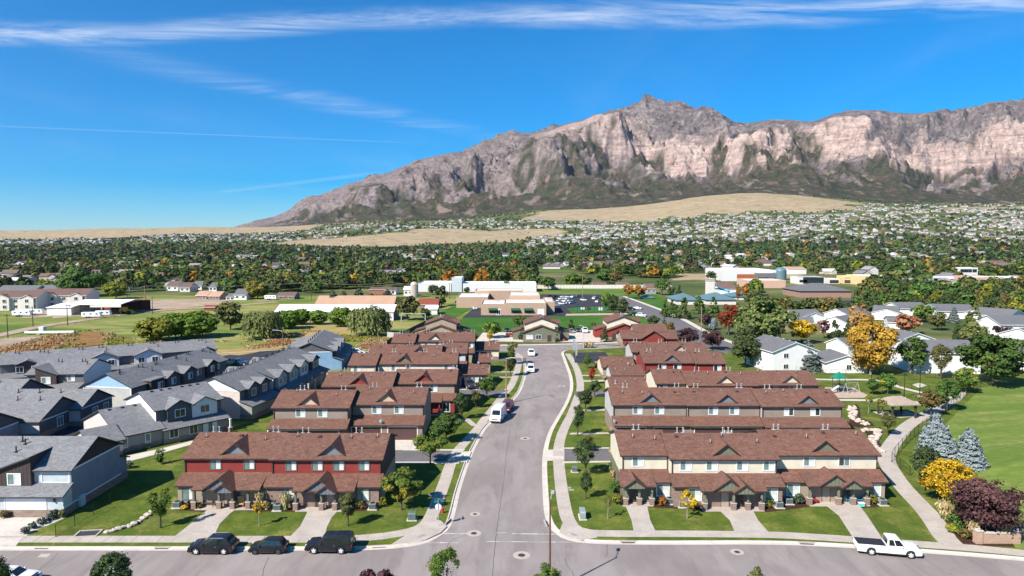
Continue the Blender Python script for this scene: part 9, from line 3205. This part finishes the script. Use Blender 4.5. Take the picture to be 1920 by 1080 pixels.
ln = curve([(-46.99, 77.06), (-46.44, 77.50), (-45.82, 78.38), (-45.06, 79.29), (-44.97, 81.00), (-44.98, 83.12), (-45.13, 84.83)], 0.95)
for i, q in enumerate(ln):
 SAME.append((boulder(q[0], q[1], 0.62 + 0.3 * RNG.random(), None, 'pale stones dividing the lawns'), 'pale stone in the row dividing the lawns'))
for line, w in ((curve([(69.25, 137.12), (67.22, 132.39), (65.22, 127.97), (65.08, 125.31), (65.52, 123.47)], 0.85), 0.9), (curve([(62.76, 119.27), (64.83, 119.95), (64.41, 117.93), (62.39, 115.34), (60.39, 112.25), (59.61, 109.61), (58.87, 107.09)], 0.85), 0.8)):
 for q in line:
  for s_ in (-1, 0, 1):
   if RNG.random() < 0.85:
    boulder(q[0] + s_ * w * 0.62 + RNG.uniform(-0.2, 0.2), q[1] + RNG.uniform(-0.25, 0.25) + s_ * 0.2, RNG.uniform(0.5, 0.95),
      'pale boulder in the winding dry stream bed beside the cream and taupe rows', 'pale boulders of the dry stream bed')

# playground
ply = thing('play_tower', 'play tower with a green roof and slides on the sand', 'playground', (*(73.3, 151.3), 0.15), 0.2)
GREENP = plain('green_play_plastic', (0.01, 0.19, 0.12), 0.5)
DKP = plain('dark_play_metal', (0.03, 0.045, 0.05), 0.5)
for sx_ in (-1, 1):
 for sy_ in (-1, 1):
  m = MB()
  m.tube([(sx_ * 0.9, sy_ * 0.9, 0), (sx_ * 0.9, sy_ * 0.9, 3.2)], 0.07, 8)
  m.build('post', [DKP], ply)
m = MB()
for i in range(4):
 a = [(-1.3, -1.3), (1.3, -1.3), (1.3, 1.3), (-1.3, 1.3)]
 m.poly([(*a[i], 3.1), (*a[(i + 1) % 4], 3.1), (0, 0, 4.5)])
m.build('roof', [GREENP], ply)
m = MB()
m.box(-0.95, 0.95, -0.95, 0.95, 1.5, 1.62)
m.build('deck', [DKP], ply)
for dx, dy, mt in ((2.6, -0.8, GREENP), (-2.4, -1.2, SIGN_W)):
 m = MB()
 s_ = 1 if dx > 0 else -1
 m.prism([(s_ * 0.9, 1.6), (s_ * 3.2, 0.35), (s_ * 3.8, 0.3), (s_ * 3.8, 0.24), (s_ * 3.2, 0.28), (s_ * 0.9, 1.5)], 'y', dy - 0.3, dy + 0.3)
 m.build('slide', [mt], ply)
sw = thing('swing_frame', 'low grey swing frame at the right of the play tower', 'swing', (*(75.4, 149.7), 0.15), 0.3)
for x in (-1.6, 1.6):
 for s_ in (-1, 1):
  m = MB()
  m.tube([(x, s_ * 0.9, 0), (x, 0, 2.3)], 0.05, 6)
  m.build('leg', [METAL], sw)
m = MB()
m.tube([(-1.6, 0, 2.3), (1.6, 0, 2.3)], 0.05, 6)
m.build('beam', [METAL], sw)
for x in (-0.7, 0.7):
 m = MB()
 m.box(-0.25, 0.25, -0.1, 0.1, 0, 0.04)
 s1 = m.build('seat', [BLACKPL], sw, (x, 0, 0.55))
 for q in (-0.22, 0.22):
  m = MB()
  m.tube([(q, 0, 0.02), (q, 0, 1.72)], 0.015, 4)
  m.build('chain', [METAL], s1)
r = thing('play_structure', 'school climbing frame with green and white panels beyond the sports field', 'playground', (*(35.7, 320.4), 0.05))
for k, (x, mt) in enumerate(((-5, GREENP), (-2.4, SIGN_W), (0.5, DKP), (3.0, GREENP), (6.0, SIGN_W), (8.2, GREENP))):
 m = MB()
 m.box(-0.12, 0.12, -0.12, 0.12, 0, 3.0)
 p_ = m.build('post', [DKP], r, (x, 0, 0))
 m = MB()
 m.box(-0.9, 0.9, -0.08, 0.08, 1.0 + 0.4 * (k % 2), 2.4)
 m.build('panel', [mt], p_)
sheet('play_area', [(25.2, 314.5), (53.7, 318.0), (53.6, 310.0), (24.1, 306.7)], 0.045, SAND, skirt=0.01)

# pavilion with a picnic table
pv = thing('park_pavilion', 'open park pavilion with a tan hip roof on dark posts', 'pavilion', (*(74.35, 129.94), 0.156), 0.12)
TANROOF = shingle('tan_shingle', (0.26, 0.205, 0.155), (0.34, 0.275, 0.215), (0.42, 0.35, 0.28))
m = MB()
a = [(-3.0, -2.6), (3.0, -2.6), (3.0, 2.6), (-3.0, 2.6)]
t_ = [(-0.8, -0.1), (0.8, -0.1), (0.8, 0.1), (-0.8, 0.1)]
for i in range(4):
 j = (i + 1) % 4
 m.poly([(*a[i], 2.75), (*a[j], 2.75), (*t_[j], 3.9), (*t_[i], 3.9)])
 m.poly([(*a[j], 2.75), (*a[i], 2.75), (*a[i], 2.55), (*a[j], 2.55)][::-1])
m.poly([(*q, 3.9) for q in t_])
m.poly([(*q, 2.55) for q in a][::-1])
m.build('roof', [TANROOF], pv)
for sx_ in (-1, 1):
 for sy_ in (-1, 1):
  m = MB()
  m.box(-0.15, 0.15, -0.15, 0.15, 0, 2.55)
  p_ = m.build('post', [WOOD_D], pv, (sx_ * 2.4, sy_ * 2.0, 0))
  m = MB()
  m.prism([(-0.05, 1.7), (0.05, 1.7), (-sx_ * 0.8 + 0.05, 2.55), (-sx_ * 0.8 - 0.05, 2.55)], 'y', -0.06, 0.06)
  m.build('brace', [WOOD_D], p_)
for p, lab in (((74.47, 130.34), 'dark picnic table under the pavilion'), ((74.10, 131.16), 'second dark picnic table under the left of the pavilion')):
 tb = thing('picnic_table', lab, 'picnic table', (p[0], p[1], 0.16), 0.3)
 m = MB()
 m.box(-0.9, 0.9, -0.38, 0.38, 0.70, 0.76)
 m.build('table_top', [DKP], tb)
 for s_ in (-1, 1):
  m = MB()
  m.box(-0.9, 0.9, -0.14, 0.14, 0.42, 0.47)
  m.build('bench_seat', [DKP], tb, (0, s_ * 0.72, 0))
  m = MB()
  m.prism([(-0.75, 0), (-0.65, 0), (-0.2, 0.7), (-0.3, 0.7)], 'x', -0.04, 0.04)
  m.prism([(0.65, 0), (0.75, 0), (0.3, 0.7), (0.2, 0.7)], 'x', 0.041, 0.10)
  m.build('leg', [DKP], tb, (s_ * 0.6, 0, 0))
# brick entrance sign
sg = thing('entrance_sign', 'low tan brick entrance sign with a dark panel under the big plum tree', 'sign', (*(54.58, 74.41), 0.13), 0.0)
TANB = bricks('tan_sign_brick', (0.46, 0.30, 0.21), (0.38, 0.24, 0.165), (0.42, 0.33, 0.26), 0.3, 0.12)
m = MB()
m.box(-2.0, 1.6, -0.22, 0.22, 0, 1.15)
m.build('wall', [TANB], sg)
m = MB()
m.box(-2.05, 1.65, -0.27, 0.27, 1.15, 1.24)
m.build('coping', [CONC_PALE], sg)
for x in (-2.35, 1.9):
 m = MB()
 m.box(-0.34, 0.34, -0.34, 0.34, 0, 1.45)
 q = m.build('pillar', [TANB], sg, (x, 0, 0))
 m = MB()
 m.box(-0.4, 0.4, -0.4, 0.4, 1.45, 1.55)
 m.build('pillar_cap', [CONC_PALE], q)
m = MB()
m.box(0, 2.3, -0.22, 0.22, 0, 1.25)
w2 = m.build('side_wall', [TANB], sg, (2.25, 0.25, 0), 0.55)
m = MB()
m.box(0.15, 2.15, -0.27, -0.225, 0.15, 1.1)
m.build('sign_panel', [plain('dark_sign_panel', (0.05, 0.06, 0.065), 0.4)], w2)
m = MB()
m.tube([(0.8, -0.29, 0.75), (1.1, -0.29, 0.45), (1.5, -0.29, 0.9)], 0.03, 5)
m.build('sign_emblem', [plain('pale_sign_mark', (0.45, 0.47, 0.48), 0.5)], w2)
m = MB()
m.box(-0.34, 0.34, -0.34, 0.34, 0, 1.5)
m.build('pillar', [TANB], sg, (4.35, 1.5, 0))

# feather banners
for p, h, lab in (((18.5, 204.4), 4.2, 'tall white feather banner at the junction, farther one'), ((18.3, 195.1), 4.6, 'tall white feather banner at the junction, nearer one')):
 r = thing('feather_banner', lab, 'banner', (p[0], p[1], 0.12), 0.5)
 m = MB()
 m.tube([(0, 0, 0), (0, 0, h)], 0.025, 6)
 m.build('pole', [METAL], r)
 m = MB()
 m.prism([(0.02, 0.6), (0.62, 0.75), (0.70, h - 0.5), (0.45, h - 0.1), (0.02, h)], 'y', -0.012, 0.012)
 m.build('banner_cloth', [WHITE], r)

# wooden power poles and wires
def power_pole(p, h, label, cross=True, rz=0.0):
 z = float(land_z(p[0], p[1])) + 0.1
 r = thing('power_pole', label, 'power pole', (p[0], p[1], z), rz)
 m = MB()
 m.tube([(0, 0, 0), (0, 0, h)], [0.17, 0.11], 8)
 m.build('pole', [WOOD_D if cross else WOOD], r)
 if cross:
  m = MB()
  m.box(-1.1, 1.1, -0.06, 0.06, h - 0.7, h - 0.55)
  m.build('cross_arm', [WOOD_D], r)
 return (p[0], p[1], z + h - 0.5)

pp = [power_pole((-175.5, 235.9), 8.5, 'dark power pole at the left edge beside the dirt road'), power_pole((-189.5, 268.4), 8.0, 'dark power pole second along the dirt road'), power_pole((-178.0, 271.8), 8.6, 'dark power pole in front of the white barn'),
  power_pole((-165.8, 313.4), 8.2, 'dark power pole where the dirt road bends')]
qq = [power_pole((-214.6, 379.6), 8.8, 'power pole beside the excavator, left one'), power_pole((-204.8, 379.6), 9.2, 'pale power pole beside the excavator, right one', False), power_pole((-114.9, 389.8), 10.5, 'power pole behind the pines'), power_pole((-68.2, 389.8), 10.5, 'power pole right of the silo'), power_pole((-36.4, 397.0), 9.5, 'power pole at the white warehouse')]
power_pole((70.5, 252.6), 9.6, 'wooden power pole between the plum trees', False)
power_pole((41.9, 404.4), 14.0, 'tall thin mast at the school car park', False)
for p, h, lab in (((366.8, 830.5), 22, 'tall pole with white floodlights among the trees, right'), ((573.5, 881.0), 16, 'thin pole among trees at the right, taller one'), ((484.6, 800.0), 14, 'thin pole among trees at the right, shorter one')):
 power_pole(p, h, lab, True)
cable = plain('pale_cable', (0.30, 0.30, 0.30), 0.5)
for i, (a, b) in enumerate(list(zip(pp, pp[1:])) + list(zip(qq, qq[1:]))):
 m = MB()
 a, b = np.array(a), np.array(b)
 pts = [tuple(a * (1 - t) + b * t - np.array((0, 0, 1.2 * 4 * t * (1 - t)))) for t in np.linspace(0, 1, 9)]
 m.tube(pts, 0.045, 4)
 tag(m.build('overhead_wire', [cable]), ('wire between the dark poles along the dirt road' if i < 3 else 'pale overhead wire crossing in front of the tree belt'), 'wire', 'overhead wires')

# barn yard vehicles and pipes
def trailer(p, L, label, rz, mt=None, h=2.3):
 r = thing('trailer', label, 'trailer', (p[0], p[1], 0.0), rz)
 m = MB()
 m.prism([(-L / 2, 0.6), (L / 2, 0.6), (L / 2 + 0.3, 1.2), (L / 2 - 0.2, h + 0.3), (-L / 2, h + 0.3)][::-1], 'y', -1.1, 1.1)
 inst('trailer_box', bevelled(m.mesh('trailer_box', [mt or P_WHITE]), 0.08), r)
 for k in range(3):
  m = MB()
  m.box(-0.4, 0.4, -1.13, -1.10, 1.6, 2.1)
  m.build('window', [CARGLASS], r, (-L / 3 + k * L / 3, 0, 0))
 for k in (-0.5, 0.5):
  for s_ in (-1, 1):
   m = MB()
   m.lathe([(0.4, -0.1), (0.4, 0.1)], 12, (0, 0, 0), 0, 'y')
   m.build('wheel', [TYRE], r, (-L * 0.15 + k, s_ * 1.0, 0.4))
 return r

trailer((-219.6, 304.5), 7.5, 'white camper trailer left of the barn', 0.1)
trailer((-218.4, 311.1), 7.0, 'second white trailer nearest the barn', 0.1)
trailer((-184.6, 298.2), 7.5, 'white horse trailer in front of the hay shed', 0.15)
trailer((-183.2, 304.5), 6.0, 'white trailer right behind the horse trailer', 0.15)
trailer((-138.2, 389.8), 6.5, 'white caravan beside the brown house', 0.0)
trailer((-78.2, 183.3), 5.0, 'pale green flat trailer behind the blue pickup truck', 0.15, plain('pale_green_paint', (0.35, 0.42, 0.20), 0.5), 0.9)
r = thing('loader', 'yellow loader under the edge of the hay shed', 'machine', (*(-179.4, 315.7), 0.0), 0.1)
m = MB()
m.prism([(-2.6, 0.9), (2.4, 0.9), (2.6, 1.8), (0.6, 2.0), (0.4, 3.1), (-1.4, 3.1), (-1.6, 2.2), (-2.6, 2.1)][::-1], 'y', -1.1, 1.1)
inst('body', bevelled(m.mesh('body', [YEL_MACH]), 0.08), r)
for xx in (-1.5, 1.6):
 for s_ in (-1, 1):
  m = MB()
  m.lathe([(0.75, -0.25), (0.75, 0.25)], 14, (0, 0, 0), 0, 'y')
  m.build('wheel', [TYRE], r, (xx, s_ * 1.15, 0.75))
m = MB()
m.prism([(2.6, 0.3), (3.6, 0.2), (3.4, 0.6), (3.0, 1.2)], 'y', -1.3, 1.3)
m.build('bucket', [YEL_MACH], r)
r = thing('excavator', 'orange excavator on the bare dirt right of the hay shed', 'machine', (*(-199.1, 360.5), 0.0), 0.6)
m = MB()
m.box(-1.6, 1.6, -1.2, 1.2, 1.1, 2.9)
inst('body', bevelled(m.mesh('body', [ORANGE_MACH]), 0.1), r)
for s_ in (-1, 1):
 m = MB()
 m.prism([(-1.9, 0.2), (1.9, 0.2), (2.1, 0.6), (1.8, 1.0), (-1.8, 1.0), (-2.1, 0.6)][::-1], 'y', s_ * 1.1 - 0.3, s_ * 1.1 + 0.3)
 m.build('track', [BLACKPL], r)
m = MB()
m.tube([(1.4, 0, 2.2), (3.0, 0, 5.6), (4.6, 0, 3.4), (4.9, 0, 1.4)], [0.3, 0.28, 0.22, 0.35], 6)
m.build('boom', [ORANGE_MACH], r)
r = thing('pipe_stack', 'white irrigation pipe on blocks in the dry weeds', 'pipe', (*(-168.0, 245.4), 0.0), 0.05)
m = MB()
m.tube([(-8, 0, 0.7), (9, 0.5, 0.7)], 0.55, 10)
m.build('pipe', [WALLWHITE], r)
for x in (-3, 4):
 m = MB()
 m.box(-0.6, 0.6, -0.7, 0.7, 0, 0.35)
 m.build('block', [CONC], r, (x, 0, 0))
r = thing('water_tote', 'white water tote above the irrigation pipe', 'tank', (*(-174.9, 252.6), 0.0))
m = MB()
m.box(-0.9, 0.9, -0.9, 0.9, 0.15, 1.9)
inst('tank_body', bevelled(m.mesh('tank_body', [WALLWHITE]), 0.1), r)
m = MB()
m.box(-1.0, 1.0, -1.0, 1.0, 0, 0.15)
m.build('pallet', [WOOD], r)
r = thing('playhouse_frame', 'grey swing frame behind the riding ring', 'swing', (*(-41.1, 282.5), 0.0))
for x in (-5, 5):
 m = MB()
 m.box(-0.15, 0.15, -0.15, 0.15, 0, 3.4)
 m.build('post', [METAL], r, (x, 0, 0))
m = MB()
m.box(-5, 5, -0.12, 0.12, 3.4, 3.65)
m.build('beam', [METAL], r)

# things alike in look are told apart by their order from the left
ORD = 'first second third fourth fifth sixth seventh eighth ninth tenth eleventh twelfth'.split()
by = {}
for o, lab in SAME + SAME_FAR:
 by.setdefault(lab, []).append(o)
for lab, os_ in by.items():
 os_.sort(key=lambda o: o.location.x / o.location.y)
 for k, o in enumerate(os_):
  o['label'] = lab if len(os_) == 1 else f'{lab}, {ORD[k]} from left' if k < 12 else f'{lab}, {k + 1}th from left'
